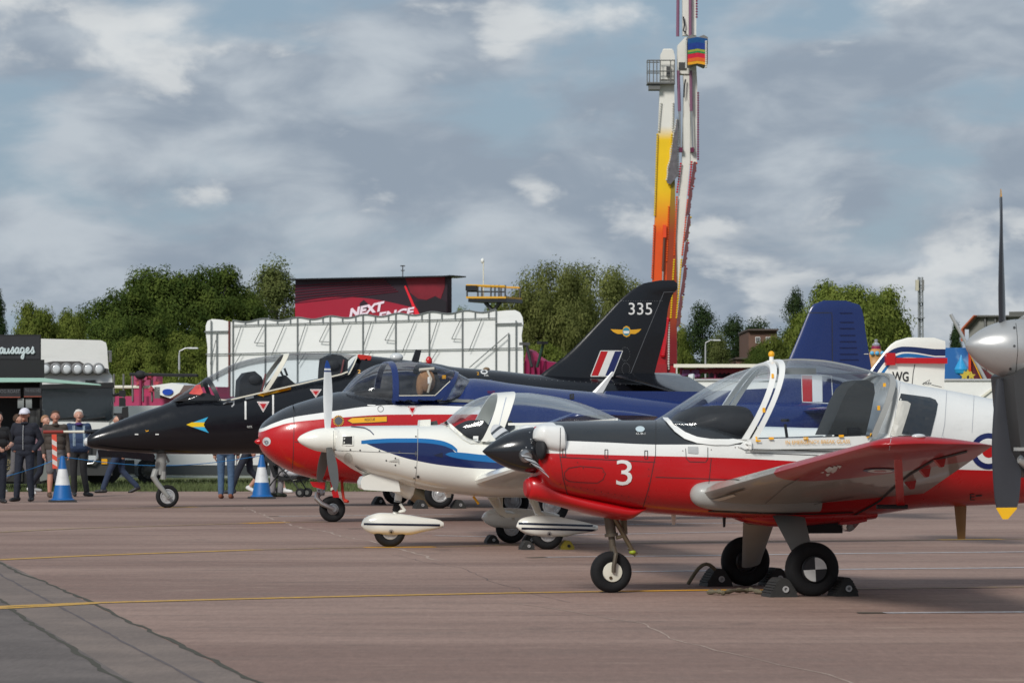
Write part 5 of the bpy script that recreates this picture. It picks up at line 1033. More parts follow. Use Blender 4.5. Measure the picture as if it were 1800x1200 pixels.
# --------------------------------------------------- booster ride
F = Face(1137, 140, 1242, 140); T = Thing('fairground_ride', F.P(1180, 700), 'tall fairground ride tower painted red to yellow beside a white arm', 'ride')
def grad_mat(name, stops):
    m = bpy.data.materials.new(name); m.use_nodes = True; t = NT(m.node_tree); b = t.n['Principled BSDF']; tcn = t.node('ShaderNodeTexCoord'); sp_ = t.node('ShaderNodeSeparateXYZ'); t.link(tcn.outputs['Object'], sp_.inputs[0])
    z = lambda py: CAMH + (YH - py)/FPX*140
    lo, hi = z(700), z(0); f = t.math('MULTIPLY', t.math('SUBTRACT', sp_.outputs[2], lo), 1/(hi - lo), clamp=True); cr = t.node('ShaderNodeValToRGB'); t.link(f, cr.inputs[0]); el = cr.color_ramp.elements
    st = sorted([((z(py) - lo)/(hi - lo), c) for py, c in stops])
    el[0].position, el[0].color = st[0]; el[1].position, el[1].color = st[-1]
    for p, c in st[1:-1]: e_ = el.new(p); e_.color = c
    nz = t.noise(tcn.outputs['Object'], 1.5, 5); t.link(t.mix(1.0, cr.outputs[0], t.math('ADD', t.math('MULTIPLY', nz, .2), .9), 'MULTIPLY'), b.inputs['Base Color']); b.inputs['Roughness'].default_value = .35; return m
OR = lin(226, 84, 24); YE = lin(238, 196, 20); WH = lin(226, 224, 216); RD = lin(160, 22, 30)
M_gr = grad_mat('tower_paint', [(690, RD), (600, RD), (560, OR), (410, OR), (330, YE), (245, YE), (222, WH), (60, WH)])
M_rw = mat('ride_white', lin(222, 220, 212), .4, dirt=.12, vscale=1.5); M_pur = mat('ram_purple', lin(128, 84, 108), .35, coat=.3); M_pink = mat('fair_pink', lin(170, 60, 98), .5, var=.1); M_mag = mat('fair_magenta', lin(140, 30, 74), .5, var=.12)
T.part('tower', plate(F, [(1136,gy(F,1136)),(1188,gy(F,1188)),(1187,500),(1186,235),(1185,92),(1181,86),(1166,86),(1162,95),(1157,235),(1148,470),(1142,600)], -.55, 0), M_gr, smooth=False)
T.part('tower_shaded_side', plate(F, [(1170,640),(1190,640),(1189,490),(1186,300),(1181,300),(1172,470)], .01, .06), grad_mat('tower_side_shade', [(690, lin(110,16,24)), (600, lin(120,20,26)), (560, lin(150,60,26)), (410, lin(150,60,26)), (330, lin(150,130,30)), (245, lin(150,130,30))]), smooth=False)  # tower colours repeated darker, painting in the shade of the beam's side
T.part('tower_head', plate(F, [(1160,140),(1161,96),(1166,88),(1183,88),(1186,100),(1185,140)], -.6, .12), M_rw, smooth=False)
T.part('arm', plate(F, [(1176,gy(F,1176)),(1192,gy(F,1192)),(1190,560),(1200,420),(1213,285),(1213,190),(1207,170),(1203,190),(1199,285),(1186,420),(1178,560)], -.45, -.05), M_rw, smooth=False)
T.part('upper_arm', plate(F, [(1199,290),(1225,288),(1226,150),(1224,110),(1200,110),(1202,150)], -.5, -.1), M_rw, smooth=False)
T.part('top_arm', plate(F, [(1200,62),(1224,62),(1224,-320),(1197,-320)], -.45, -.05), M_rw, smooth=False)
T.part('pivot_block', plate(F, [(1191,130),(1222,130),(1222,80),(1216,66),(1204,66),(1191,80)], -.6, -.02), M_rw, smooth=False)
mb = MB(); fbox(F, 1193, 110, 1206, 122, .0, .05, mb); T.part('pivot_gear', mb, M_dsteel, smooth=False)
for x0, y0, x1, y1, r, mm in ((1191, 65, 1192, -60, .065, M_pur), (1213, 68, 1213, -60, .065, M_pur), (1192, 125, 1194, 196, .065, M_pur), (1214, 125, 1215, 196, .065, M_pur), (1194, 196, 1196, 262, .04, M_steel), (1215, 196, 1217, 262, .04, M_steel)): T.part('hydraulic_ram', bar(F, (x0, y0), (x1, y1), r, .12, n=12), mm)
for x in (1196, 1216): T.part('ram_foot', fbox(F, x - 2.5, 260, x + 3.5, 268, -.1, .18), mat('ram_dark', lin(96, 24, 60), .5), smooth=False)
mb = MB(); mb.path([F.P(1201, 30, .05), F.P(1203, 45, .1), F.P(1201, 55, .08), F.P(1206, 58, .05)], .03, 6); T.part('hose', mb, M_deck); mb = MB(); mb.path([F.P(1205, 140, .05), F.P(1203, 150, .1), F.P(1202, 172, .08)], .03, 6); T.part('hose', mb, M_deck)
T.part('tower_ram', bar(F, (1168, 410), (1165, 477), .05, .12, n=12), mat('ram_brown', lin(92, 58, 44), .5)); T.part('tower_ram_rod', bar(F, (1165, 477), (1164, 520), .035, .12), M_steel); T.part('ram_bracket', fbox(F, 1165, 396, 1171, 418, .06, .2), M_orange, smooth=False)
M_cage = mat('cage_grey', lin(112, 112, 110), .5, metal=.4)
for y in (108, 127, 147): T.part('cage_rail', bar(F, (1137, y), (1186, y), .022, .35), M_cage); T.part('cage_rail', bar(F, (1137, y), (1160, y), .022, -.4), M_cage)
for x in (1137, 1141, 1148, 1154, 1160, 1178, 1185): T.part('cage_bar', bar(F, (x, 108), (x, 148), .02, .35), M_cage)
T.part('cage_floor', fbox(F, 1137, 147, 1186, 149, -.5, .4), M_cage, smooth=False); T.part('cage_step', fbox(F, 1140, 150, 1160, 159, -.3, .3), M_cage, smooth=False); T.part('cage_box', fbox(F, 1171, 118, 1178, 135, .12, .25), M_dsteel, smooth=False)
def bulbs(px0, py0, px1, py1, col, nm, wob=0.0, n=None, r=.035):
    mb = MB(); L = math.hypot(px1 - px0, py1 - py0); n = n or int(L/4.2)
    for i in range(n):
        u = (i + .5)/n; q = F.P(px0 + (px1-px0)*u + wob*math.sin(u*22), py0 + (py1-py0)*u, .06); mb.ellipsoid(q, (r*1.3, r*1.3, r*1.3), 6, 0, 4)
    T.part(nm, mb, col, kind='stuff')
BY, BRd, BO, BW, BP = [mat('bulb_' + k, c, .25, coat=.5) for k, c in (('yellow', lin(224, 186, 20)), ('red', lin(196, 16, 34)), ('orange', lin(220, 84, 20)), ('clear', lin(210, 208, 200)), ('plum', lin(120, 24, 70)))]
bulbs(1155.5, 235, 1150.5, 380, BY, 'bulb_strip'); bulbs(1150, 395, 1146, 490, BO, 'bulb_strip'); bulbs(1162, 180, 1157.5, 232, BW, 'bulb_strip'); bulbs(1183, 180, 1182, 232, BW, 'bulb_strip'); bulbs(1181, 235, 1178, 330, BY, 'bulb_strip'); bulbs(1176, 362, 1172, 460, BO, 'bulb_strip')
bulbs(1197, 286, 1190, 340, BRd, 'bulb_strip'); bulbs(1216, 283, 1210, 345, BRd, 'bulb_strip'); bulbs(1190, 345, 1185, 450, BO, 'bulb_strip'); bulbs(1209, 350, 1199, 450, BO, 'bulb_strip'); bulbs(1185, 455, 1179, 560, BY, 'bulb_strip'); bulbs(1198, 455, 1189, 560, BY, 'bulb_strip'); bulbs(1176, 565, 1175, 650, BW, 'bulb_strip'); bulbs(1227, 162, 1227, 282, BP, 'bulb_strip'); bulbs(1224.5, 0, 1224.5, 33, BP, 'bulb_strip'); bulbs(1173, 560, 1165, 625, BRd, 'bulb_strip', 0, 18, .09)
for k, (y0, y1, xo, cc) in enumerate(((285, 330, 1221, M_orange), (330, 380, 1214, BP), (380, 425, 1211, BY), (425, 470, 1207, BRd), (470, 520, 1204, BP), (520, 575, 1197, BY))):
    pl = [(xo - 2, y0), (xo + 1.5, y0), (xo + 3, y0 + 12), (xo, (y0+y1)/2), (xo - 1, y1 - 8), (xo - 6, y1), (xo - 9, y1), (xo - 5, (y0+y1)/2)]; T.part('light_scroll', plate(F, pl, .0, .15), mat('scroll_plum', lin(104, 60, 62), .4, var=.7, vscale=8), smooth=False); bulbs(xo + 2, y0, xo - 4, y1, cc, 'bulb_strip', 1.5)
T.part('wave_panel', plate(F, [(1190,206),(1191,216),(1190,260),(1191,310),(1184,318),(1178,325),(1172,322),(1175,300),(1180,270),(1183,245),(1187,230)], .1, .25), mat('panel_steel', lin(96, 92, 96), .5, var=.8, vscale=7), smooth=False); bulbs(1189, 210, 1171, 318, BW, 'bulb_strip', 1.0); bulbs(1192, 210, 1192, 312, BW, 'bulb_strip')
T.part('tower_plinth', fbox(F, 1146, 640, 1172, gy(F, 1160), -.5, .2), mat('plinth_red', lin(150, 26, 34), .4), smooth=False)
# gondola
gd = T.part('gondola', plate(F, [(1205,72),(1212,68),(1224,72),(1234,68),(1241,72),(1241,118),(1236,122),(1224,117),(1212,121),(1205,121)], .2, 1.3), mat('gondola_grey', lin(120, 118, 116), .5), smooth=False)
for k, (y0, y1, c) in enumerate(((74, 83, lin(16, 74, 128)), (83, 94, lin(22, 54, 130)), (94, 98, lin(150, 160, 60)), (98, 101, lin(40, 130, 70)), (101, 109, lin(196, 24, 54)), (109, 115, lin(214, 96, 30)), (115, 120, lin(226, 160, 30)))):
    T.part('light_band', plate(F, [(1206,y0+1),(1223,y0-2),(1240,y0+1),(1240,y1+1),(1223,y1-2),(1206,y1+1)], 1.3, 1.34 + .01*(k % 2)), mat('band_%d' % k, c, .3, var=.4, vscale=9), gd, smooth=False)
F0 = F
F = Face(1137, 138.7, 1242, 138.7); bulbs(1206, 72, 1206, 121, BW, 'bulb_strip', 0, 14); bulbs(1241, 72, 1241, 120, BW, 'bulb_strip', 0, 14); F = F0

# --------------------------------------------------- low fairground things
F = Face(195, 112, 345, 110); T = Thing('fairground_stage', F.a, 'pink fairground ride platform with railings behind the white van', 'ride')
T.part('front_panel', fbox(F, 198, 696, 350, gy(F, 260), -2, 0), M_pink, smooth=False); T.part('rear_panel', fbox(F, 198, 679, 345, 697, -1.6, -1.0), mat('fair_rose', lin(170, 56, 92), .5, var=.15), smooth=False)
for k in range(4): T.part('letter_panel', fbox(F, 197 + k*11.5, 657, 207 + k*11.5, 679, -1.2, -.9), mat('fair_dusky', lin(160, 70, 100), .5, var=.3, vscale=5), smooth=False)
T.part('rail', bar(F, (196, 680), (285, 680), .05, 0), M_cream)
for x in (201, 218, 234, 252, 268): T.part('upright', bar(F, (x, 657), (x, 705), .035, .02), M_cage)
for cx, cy, r in ((252, 671, 9), (269, 662, 7), (282, 673, 7), (272, 684, 6)):
    T.part('star', plate(F, [(cx + r*(1 if k % 2 == 0 else .45)*math.sin(k*math.pi/5), cy - r*(1 if k % 2 == 0 else .45)*math.cos(k*math.pi/5)) for k in range(10)], .08, .2), mat('star_coral', lin(178, 74, 84), .5), smooth=False)
T.part('machine', fbox(F, 290, 680, 300, 700, .0, .5), M_cage, smooth=False)
T.part('canopy_roof', plate(F, [(285,678),(320,673),(342,677),(334,690),(318,700),(300,694)], -.2, .5), M_white, smooth=False); T.part('canopy_spot', plate(F, circle(315, 689, 9, 5.5, 18), .5, .56), mat('spot_blue', lin(30, 70, 170), .4), smooth=False)
T.part('boom', bar(F, (244, 658), (362, 660), .05, .4), M_deck); mb = MB(); mb.ellipsoid(F.P(262, 659, .4), (.18, .18, .14)); T.part('boom_hub', mb, M_deck); T.part('boom_post', bar(F, (262, 660), (262, 720), .05, .4), M_mag)
F = Face(918, 118, 1000, 116); T = Thing('fairground_fence', F.a, 'magenta fairground panel with swooping top beside the white boards', 'panel')
T.part('panel', plate(F, [(922,gy(F,922)),(922,633),(926,614),(934,617),(944,627),(955,634),(980,638),(1000,640),(1000,gy(F,1000))], -.2, 0), M_mag, smooth=False)
for k in range(5): T.part('rib', fbox(F, 924 + k*9, 634, 925 + k*9, 660, 0, .06), mat('rib_plum', lin(104, 20, 56), .5), smooth=False)
T.part('lamp_post', bar(F, (948, 645), (938, 606), .05, .3), M_deck); T.part('lamp_post', bar(F, (957, 645), (968, 604), .05, .3), mat('pole_green', lin(40, 70, 60), .5)); mb = MB(); fbox(F, 934, 602, 940, 607, .2, .5, mb); T.part('lamp_head', mb, M_cage, smooth=False); mb = MB(); fbox(F, 965, 600, 972, 605, .2, .5, mb); T.part('lamp_head', mb, M_deck, smooth=False)
F = Face(1190, 122, 1400, 120); T = Thing('fairground_stall', F.a, 'long low fairground stall with cream roof edge and magenta front', 'stall')
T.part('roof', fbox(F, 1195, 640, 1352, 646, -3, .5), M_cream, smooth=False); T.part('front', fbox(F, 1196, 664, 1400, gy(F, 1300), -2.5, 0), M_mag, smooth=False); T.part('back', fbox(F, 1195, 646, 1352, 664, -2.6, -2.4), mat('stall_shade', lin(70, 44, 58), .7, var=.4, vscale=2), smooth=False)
for x in (1196, 1225, 1256, 1288, 1302, 1330, 1350): T.part('upright', fbox(F, x, 646, x + 3, 668, -.1, .05), M_mag, smooth=False)
T.part('valance', plate(F, [(1200,648),(1350,648)] + [(1350 - 150*k/40, 654 + (3 if k % 2 else 0)) for k in range(41)], .06, .1), mat('valance_red', lin(130, 30, 50), .6, var=.3, vscale=3), smooth=False)
mb = MB()
for k in range(26): q = F.P(1203 + rng.random()*28, 652 + rng.random()*9, .1); mb.ellipsoid(q, (.07, .07, .07), 6, 0, 4)
T.part('toy_prizes', mb, mat('prize_lilac', lin(124, 76, 124), .6), kind='stuff')

# white trailer and silver van behind the jets
F = Face(1213, 97, 1760, 95); T = Thing('box_trailer', F.a, 'long plain white box trailer parked behind the tail fins', 'trailer')
T.part('body', fbox(F, 1213, 668, 1758, 836, -2.4, 0), M_white, smooth=False); T.part('roof_trim', fbox(F, 1212, 665.5, 1760, 669, -2.45, .05), M_alu, smooth=False); T.part('ramp_stay', plate(F, [(1722,698),(1744,682),(1744,686),(1726,700)], .02, .06), M_cream, smooth=False)
for x in (1380, 1420, 1600): mb = MB(); mb.lathe([(0, .42), (.25, .42)], F.P(x, gy(F, x) - 27.5, -.2), F.n, 24); T.part('wheel', mb, M_rubber)
F = Face(1085, 88, 1218, 88); T = Thing('silver_van', F.a, 'silver grey van with roof lamps behind the black tail fin', 'van')
prof = [(1075,840),(1215,840),(1217,760),(1214,700),(1210,678),(1203,664),(1194,657),(1180,655),(1075,655)]
T.part('body', plate(F, prof, -1.9, 0), mat('van_silver', lin(150, 160, 168), .3, metal=.3, coat=.4)); T.part('windscreen', plate(F, [(1204,700),(1212,700),(1207,678),(1200,666),(1196,668)], -1.8, .02), mat('van_glass', (.03, .04, .05, 1), .08, coat=.6), smooth=False)
for y in (664, 683): mb = MB(); mb.lathe([(0, .09), (.12, .11), (.14, .08)], F.P(1211, y, -.1), (1, -.2, 0), 14); T.part('work_lamp', mb, M_lens)
for x in (1100, 1195): mb = MB(); mb.lathe([(0, .34), (.2, .34)], F.P(x, gy(F, x) - 24, -.15), F.n, 24); T.part('wheel', mb, M_rubber)

# painted backdrop, ornaments, hangar, brick building, mast
F = Face(1655, 112, 1760, 112); T = Thing('painted_backdrop', F.a, 'blue painted fairground backdrop with clouds and a maroon side', 'backdrop')
def f_cloud(t, co): n_ = t.noise(co, 1.6, 5); return t.mix(t.smooth(n_, .5, .7), lin(44, 104, 168), lin(130, 170, 210)), n_
T.part('board', fbox(F, 1655, 611, 1704, gy(F, 1680), -.2, 0), gmat('backdrop_sky', f_cloud, .6), smooth=False); T.part('side_board', plate(F, [(1704,612),(1712,636),(1745,660),(1745,gy(F,1745)),(1704,gy(F,1704))], -.2, .01), mat('maroon', lin(96, 28, 36), .6), smooth=False)
T.part('pillar', fbox(F, 1702, 614, 1706, 690, 0, .12), M_orange, smooth=False)
mb = MB(); q = F.P(1686, 652, .5); mb.lathe([(0, .05), (.08, .19), (.2, .22), (.34, .15), (.5, .06), (.66, .01)], q - Vector((0, 0, .15)), (0, 0, 1), 18); T.part('drop_ornament', mb, mat('drop_blue', lin(40, 150, 206), .3, coat=.4))
for cx, cy, r in ((1690, 661, 9), (1702, 661, 8), (1696, 656, 7)): T.part('gold_star', plate(F, [(cx + r*(1 if k % 2 == 0 else .45)*math.sin(k*math.pi/5), cy - r*(1 if k % 2 == 0 else .45)*math.cos(k*math.pi/5)) for k in range(10)], .6 + r*.01, .68 + r*.01), mat('gold', lin(222, 196, 80), .3, metal=.3), smooth=False)
T.part('roof_pole', bar(F, (1665, 554), (1726, 668), .055, .9, n=10), M_alu); T.part('stay_rope', bar(F, (1688, 598), (1720, 668), .02, .8), M_yel); T.part('pole_foot', bar(F, (1726, 668), (1740, 850), .055, .9), M_alu)
F = Face(1520, 116, 1560, 116); T = Thing('crown_ornament', F.P(1540, 700), 'gilded crown-shaped fairground ornament with silver spire and blue lamps', 'ornament')
q = F.P(1540, 640); z0 = lambda y: CAMH + (YH - y)/FPX*116
mb = MB(); mb.lathe([(0, .42), (z0(640), .42), (z0(625), .30), (z0(622), .24), (z0(612), .14), (z0(607), .06)], Vector((q.x, q.y, 0)), (0, 0, 1), 16); T.part('dome', mb, mat('dome_stripe', lin(180, 130, 70), .5, var=.5, vscale=4))
mb = MB(); mb.lathe([(0, .11), (z0(605) - z0(613), .13), (z0(602) - z0(613), .05), (z0(597) - z0(613), .06), (z0(596) - z0(613), .01)], Vector((q.x, q.y, z0(613))), (0, 0, 1), 12); T.part('spire', mb, mat('spire_silver', lin(190, 190, 200), .25, metal=.5))
mb = MB(); mb.lathe([(0, .16), (.22, .15)], Vector((q.x, q.y, z0(620))), (0, 0, 1), 12); T.part('crown_band', mb, M_mag)
for x in (1531, 1540, 1549): mb = MB(); mb.ellipsoid(F.P(x, 621, .35), (.07, .06, .07), 10); T.part('lamp', mb, mat('lamp_aqua', lin(90, 170, 210), .3))
F = Face(1700, 175, 1830, 172); T = Thing('hangar', F.a, 'grey clad hangar with a chamfered roof edge behind the fairground', 'hangar')
M_clad = mat('cladding_grey', lin(132, 132, 126), .6, var=.06)
T.part('wall', plate(F, [(1702,gy(F,1702)),(1703,577),(1722,556),(1900,555),(1900,gy(F,1900))], -14, 0), M_clad, smooth=False); T.part('roof', plate(F, [(1700,576),(1721,554),(1780,554),(1780,548),(1905,546),(1905,556),(1722,557),(1703,579)], -14.2, .3), mat('roof_grey', lin(96, 96, 92), .6), smooth=False)
T.part('edge_trim', plate(F, [(1700,600),(1700,578),(1722,554),(1724,555),(1702.5,579),(1702.5,600)], .3, .5), mat('trim_orange', lin(176, 92, 60), .6), smooth=False)
for x in (1734, 1752, 1770): T.part('downpipe', bar(F, (x, 556), (x, gy(F, x)), .06, .1), M_cage)
F = Face(1295, 195, 1368, 195); T = Thing('brick_building', F.a, 'brown brick building with small white windows among the trees', 'building')
M_brk = mat('brick_brown', lin(108, 82, 70), .85, var=.15, vscale=3)
T.part('wall', fbox(F, 1316, 580, 1366, gy(F, 1340), -8, 0), M_brk, smooth=False); T.part('low_wing', fbox(F, 1294, 630, 1318, gy(F, 1300), -6, .2), M_brk, smooth=False); T.part('roof_edge', fbox(F, 1314, 578, 1368, 581, -8.3, .3), mat('roof_felt', lin(84, 74, 68), .8), smooth=False); T.part('low_roof', fbox(F, 1292, 628, 1318, 631, -6.2, .4), mat('roof_felt', lin(84, 74, 68), .8), smooth=False)
for x, y in ((1328, 618), (1346, 618), (1328, 592), (1346, 592)): 
    wn = T.part('window', fbox(F, x, y, x + 8, y + 11, .0, .06), M_white, smooth=False); T.part('pane', fbox(F, x + 1, y + 1, x + 3.6, y + 10, .06, .075), mat('pane_dark', (.02, .025, .03, 1), .1), wn, smooth=False); T.part('pane', fbox(F, x + 4.4, y + 1, x + 7, y + 10, .06, .075), mat('pane_dark', (.02, .025, .03, 1), .1), wn, smooth=False)
F = Face(1600, 300, 1636, 300); T = Thing('phone_mast', F.P(1618, 700), 'tall grey lattice mobile phone mast with pale antenna panels', 'mast')
M_mst = mat('mast_grey', lin(136, 140, 140), .5, metal=.2)
for dx, o_ in ((-3.6, 0), (3.6, 0), (0, -.5)): T.part('mast_leg', bar(F, (1618 + dx*.9, 487), (1619.5 + dx*1.2, gy(F, 1618)), .075, o_), M_mst)
for k in range(22):
    y = 492 + k*6; sg = 1 if k % 2 else -1; T.part('lattice_brace', bar(F, (1618 - 3.4*sg, y), (1618.5 + 3.5*sg, y + 6), .035, 0), M_mst)
T.part('antenna_panel', fbox(F, 1609, 492, 1614.5, 511, -.1, .25), mat('panel_cream', lin(196, 190, 168), .5), smooth=False); T.part('antenna_panel', fbox(F, 1620, 492, 1624, 511, -.1, .25), mat('panel_grey', lin(120, 120, 116), .5), smooth=False); T.part('platform', fbox(F, 1612, 558, 1625, 559.5, -.5, .4), M_mst, smooth=False); T.part('platform', fbox(F, 1614, 531, 1623, 532, -.5, .4), M_mst, smooth=False)

# street lamp, thin poles
def lamp_post(px, ytop, d, arm, label):
    b = W(px, ytop, d); r = empty('street_lamp', (b.x, d, 0), 0, label, 'street lamp'); hgt = b.z
    mb = MB(); mb.tube((0, 0, 0), (0, 0, hgt - .3), .055, .04, 10); mb.path([Vector((0, 0, hgt - .3)), Vector((.02*arm, 0, hgt - .12)), Vector((.25*arm, 0, hgt)), Vector((.5*arm, 0, hgt + .02))], .03); mb.build('column', M_alu, r)
    mb = MB(); mb.box((.6*arm, 0, hgt + .01), (.4, .14, .06), taper=(.8, .7)); mb.build('lantern', mat('lantern_grey', lin(190, 192, 192), .4), r)
lamp_post(315, 612, 150, 1, 'pale grey street lamp standing before the dark green trees'); lamp_post(1203, 566, 180, -1, 'thin street lamp beside the white arm of the tall ride'); lamp_post(1240, 598, 185, 1, 'thin pale lamp column among the dark pines')
# =================================================================== trees
def leaf_mat(name, c1, c2):
    m = bpy.data.materials.new(name); m.use_nodes = True; t = NT(m.node_tree); t.n.clear(); o = t.node('ShaderNodeOutputMaterial')
    tcn = t.node('ShaderNodeTexCoord'); oi = t.node('ShaderNodeObjectInfo'); n_ = t.noise(tcn.outputs['Object'], .9, 4, .7); n2_ = t.noise(tcn.outputs['Object'], 7, 2)
    c = t.mix(t.smooth(n_, .32, .68), c1, c2); c = t.mix(1.0, c, t.math('ADD', t.math('MULTIPLY', n2_, .9), .55), 'MULTIPLY'); c = t.mix(1.0, c, t.math('ADD', t.math('MULTIPLY', oi.outputs['Random'], .3), .85), 'MULTIPLY')
    d = t.node('ShaderNodeBsdfDiffuse'); tr = t.node('ShaderNodeBsdfTranslucent'); t.link(c, d.inputs[0]); t.link(t.mix(1.0, c, (1.0, 1.1, .5, 1), 'MULTIPLY'), tr.inputs[0])
    mx = t.node('ShaderNodeMixShader'); mx.inputs[0].default_value = .28; t.link(d.outputs[0], mx.inputs[1]); t.link(tr.outputs[0], mx.inputs[2]); t.link(mx.outputs[0], o.inputs[0]); return m
M_bark = mat('bark', (.055, .045, .035, 1), .9, bump=.5, bscale=12); M_bark2 = mat('pale_bark', (.2, .19, .17, 1), .85, bump=.4, bscale=12)
def tree_proto(name, H, R, shape, nclump, nleaf, leaf, clump_r, lm, bark, seed, trunk=.2, upright=0.0, droop=0.0):
    "returns (trunk mesh, crown mesh); unit: metres, base at origin"
    r = np.random.default_rng(seed); z0 = H*trunk; cl = []
    lobes = []
    for _ in range(16 if R > 3.2 else 12):
        u = r.random(); a = r.random()*2*math.pi; q = R*shape(u)*(.35 + .5*r.random()); lobes.append((q*math.cos(a), q*math.sin(a), z0 + (H - z0)*(.12 + .80*u), R*(.26 + .22*r.random())*(.55 + .45*shape(u))))
    while len(cl) < nclump*.72:
        lx, ly, lz, lr = lobes[r.integers(len(lobes))]; dd = r.normal(size=3); dd /= np.linalg.norm(dd); q = lr*(.45 + .6*r.random()); z = lz + dd[2]*q*.8
        if z > H or z < z0*.6: continue
        cl.append((lx + dd[0]*q, ly + dd[1]*q, z, .8))
    while len(cl) < nclump:
        u = r.random(); z = z0 + (H - z0)*u; rad = R*shape(u); a = r.random()*2*math.pi; q = rad*.85*(r.random() ** .42)
        lump = 1 + .22*math.sin(3*a + seed) * math.sin(5*u + seed) + .12*math.sin(7*a + 2*seed)
        cl.append((q*lump*math.cos(a), q*lump*math.sin(a), z, q/(rad + 1e-6)))
    tb = MB(); tp = [Vector((.02*H*math.sin(k*.9 + seed)*k/6, .02*H*math.cos(k*1.3 + seed)*k/6, H*.92*k/6)) for k in range(7)]
    tb.path(tp, [H*.026*(1 - .85*k/6) for k in range(7)], 8)
    for c in sorted(cl, key=lambda c: -c[3])[::max(1, nclump//26)]:
        p = Vector(c[:3]); k = min(5, max(1, int((p.z/H - .12)*6))); s0 = tp[k].lerp(tp[k-1], r.random()); md = s0.lerp(p, .5) + Vector((0, 0, .05*H*(.5 - r.random() + upright)))
        tb.path([s0, md, p], [H*.010, H*.007, H*.002], 5)
    N = nclump*nleaf; ci = np.repeat(np.arange(nclump), nleaf); cc = np.array([c[:3] for c in cl])[ci]
    dr = r.normal(size=(N, 3)); dr /= np.linalg.norm(dr, axis=1)[:, None]; rr = clump_r*(.35 + .75*r.random(N) ** .6)*(.7 + .6*np.repeat(r.random(nclump), nleaf))
    sc = np.array([1.15, 1.15, .75 + droop])
    pos = cc + dr*rr[:, None]*sc - np.array([0, 0, droop*.5])*r.random(N)[:, None]
    ctr = np.array([0, 0, z0 + (H - z0)*.45]); outd = pos - ctr; outd /= np.linalg.norm(outd, axis=1)[:, None] + 1e-6
    nrm = dr*.8 + outd*.5 + r.normal(size=(N, 3))*.28; nrm /= np.linalg.norm(nrm, axis=1)[:, None]
    t1 = np.cross(nrm, r.normal(size=(N, 3))); t1 /= np.linalg.norm(t1, axis=1)[:, None]; t2 = np.cross(nrm, t1); ls = leaf*(.6 + .8*r.random(N))[:, None]
    V = np.stack([pos - t1*ls, pos + t2*ls*.55, pos + t1*ls, pos - t2*ls*.55], 1).reshape(-1, 3)
    me = bpy.data.meshes.new('crown'); me.vertices.add(4*N); me.vertices.foreach_set('co', V.ravel()); me.loops.add(4*N); me.loops.foreach_set('vertex_index', np.arange(4*N)); me.polygons.add(N); me.polygons.foreach_set('loop_start', np.arange(0, 4*N, 4)); me.polygons.foreach_set('loop_total', np.full(N, 4)); me.update(calc_edges=True); me.materials.append(lm)
    return tb.mesh('trunk', bark), me
L_oak = leaf_mat('oak_leaf', (0.0439, 0.0732, 0.0195, 1), (0.1122, 0.1488, 0.0342, 1)); L_lite = leaf_mat('lime_leaf', (0.1000, 0.1366, 0.0293, 1), (0.2013, 0.2318, 0.0537, 1)); L_birch = leaf_mat('birch_leaf', (0.0976, 0.1220, 0.0390, 1), (0.1708, 0.1891, 0.0671, 1)); L_olive = leaf_mat('willow_leaf', (0.1098, 0.1281, 0.0390, 1), (0.2013, 0.2135, 0.0732, 1)); L_pine = leaf_mat('pine_needles', (0.0244, 0.0464, 0.0207, 1), (0.0586, 0.0830, 0.0342, 1))
dome = lambda u: max(.12, math.sin(math.pi*min(1, max(0, .14 + .80*u))) ** .55); cone = lambda u: max(.05, (1 - u) ** .8*(.4 + .6*min(1, u*5))); tall = lambda u: max(.08, math.sin(math.pi*(.12 + .82*u)) ** .8*(1 - .35*u))
PROT = {
 'oak': tree_proto('oak', 11, 4.6, dome, 330, 190, .105, .85, L_oak, M_bark, 3), 'oak2': tree_proto('oak', 11, 4.4, dome, 320, 190, .105, .9, L_oak, M_bark, 11), 'lime': tree_proto('lime', 9, 3.9, dome, 300, 180, .105, .8, L_lite, M_bark, 5), 'lime2': tree_proto('lime', 9, 3.9, dome, 290, 180, .105, .85, L_lite, M_bark, 23),
 'birch': tree_proto('birch', 12, 2.6, tall, 230, 130, .085, .75, L_birch, M_bark2, 8, .12, .6, .5), 'willow': tree_proto('willow', 11, 4.8, dome, 330, 190, .095, .85, L_olive, M_bark, 14, .1, .2, .3), 'pine': tree_proto('pine', 11, 3.0, tall, 300, 160, .09, .8, L_pine, M_bark, 19, .15), 'fir': tree_proto('fir', 11, 3.0, cone, 200, 140, .085, .6, L_pine, M_bark, 29, .08), 'bush': tree_proto('bush', 3.4, 2.6, dome, 70, 120, .10, .7, L_lite, M_bark, 31, .05)}
PH = {'oak': 11, 'oak2': 11, 'lime': 9, 'lime2': 9, 'birch': 12, 'willow': 11, 'pine': 11, 'fir': 11, 'bush': 3.4}; PR_ = {'oak': 5.2, 'oak2': 5.0, 'lime': 4.5, 'lime2': 4.5, 'birch': 3.0, 'willow': 5.4, 'pine': 3.4, 'fir': 3.3, 'bush': 3.0}
def tree(kind, px, ytop, wpx, d, label, group=None):
    b = W(px, ytop, d); nm = {'oak': 'oak_tree', 'oak2': 'oak_tree', 'lime': 'lime_tree', 'lime2': 'lime_tree', 'birch': 'birch_tree', 'willow': 'willow_tree', 'pine': 'pine_tree', 'fir': 'fir_tree', 'bush': 'bush'}[kind]
    r = empty(nm, (b.x, d, 0), random.uniform(0, 6.28), label, 'bush' if kind == 'bush' else 'tree', group); sz = b.z/PH[kind]*.97; sx = wpx*.62*pix(d)/PR_[kind]; r.scale = (sx, sx, sz)
    put(bpy.data.objects.new('trunk', PROT[kind][0]), r); put(bpy.data.objects.new('crown', PROT[kind][1]), r)
dk = 'dense dark green oak crown standing behind the food stall lorry and lamp post'
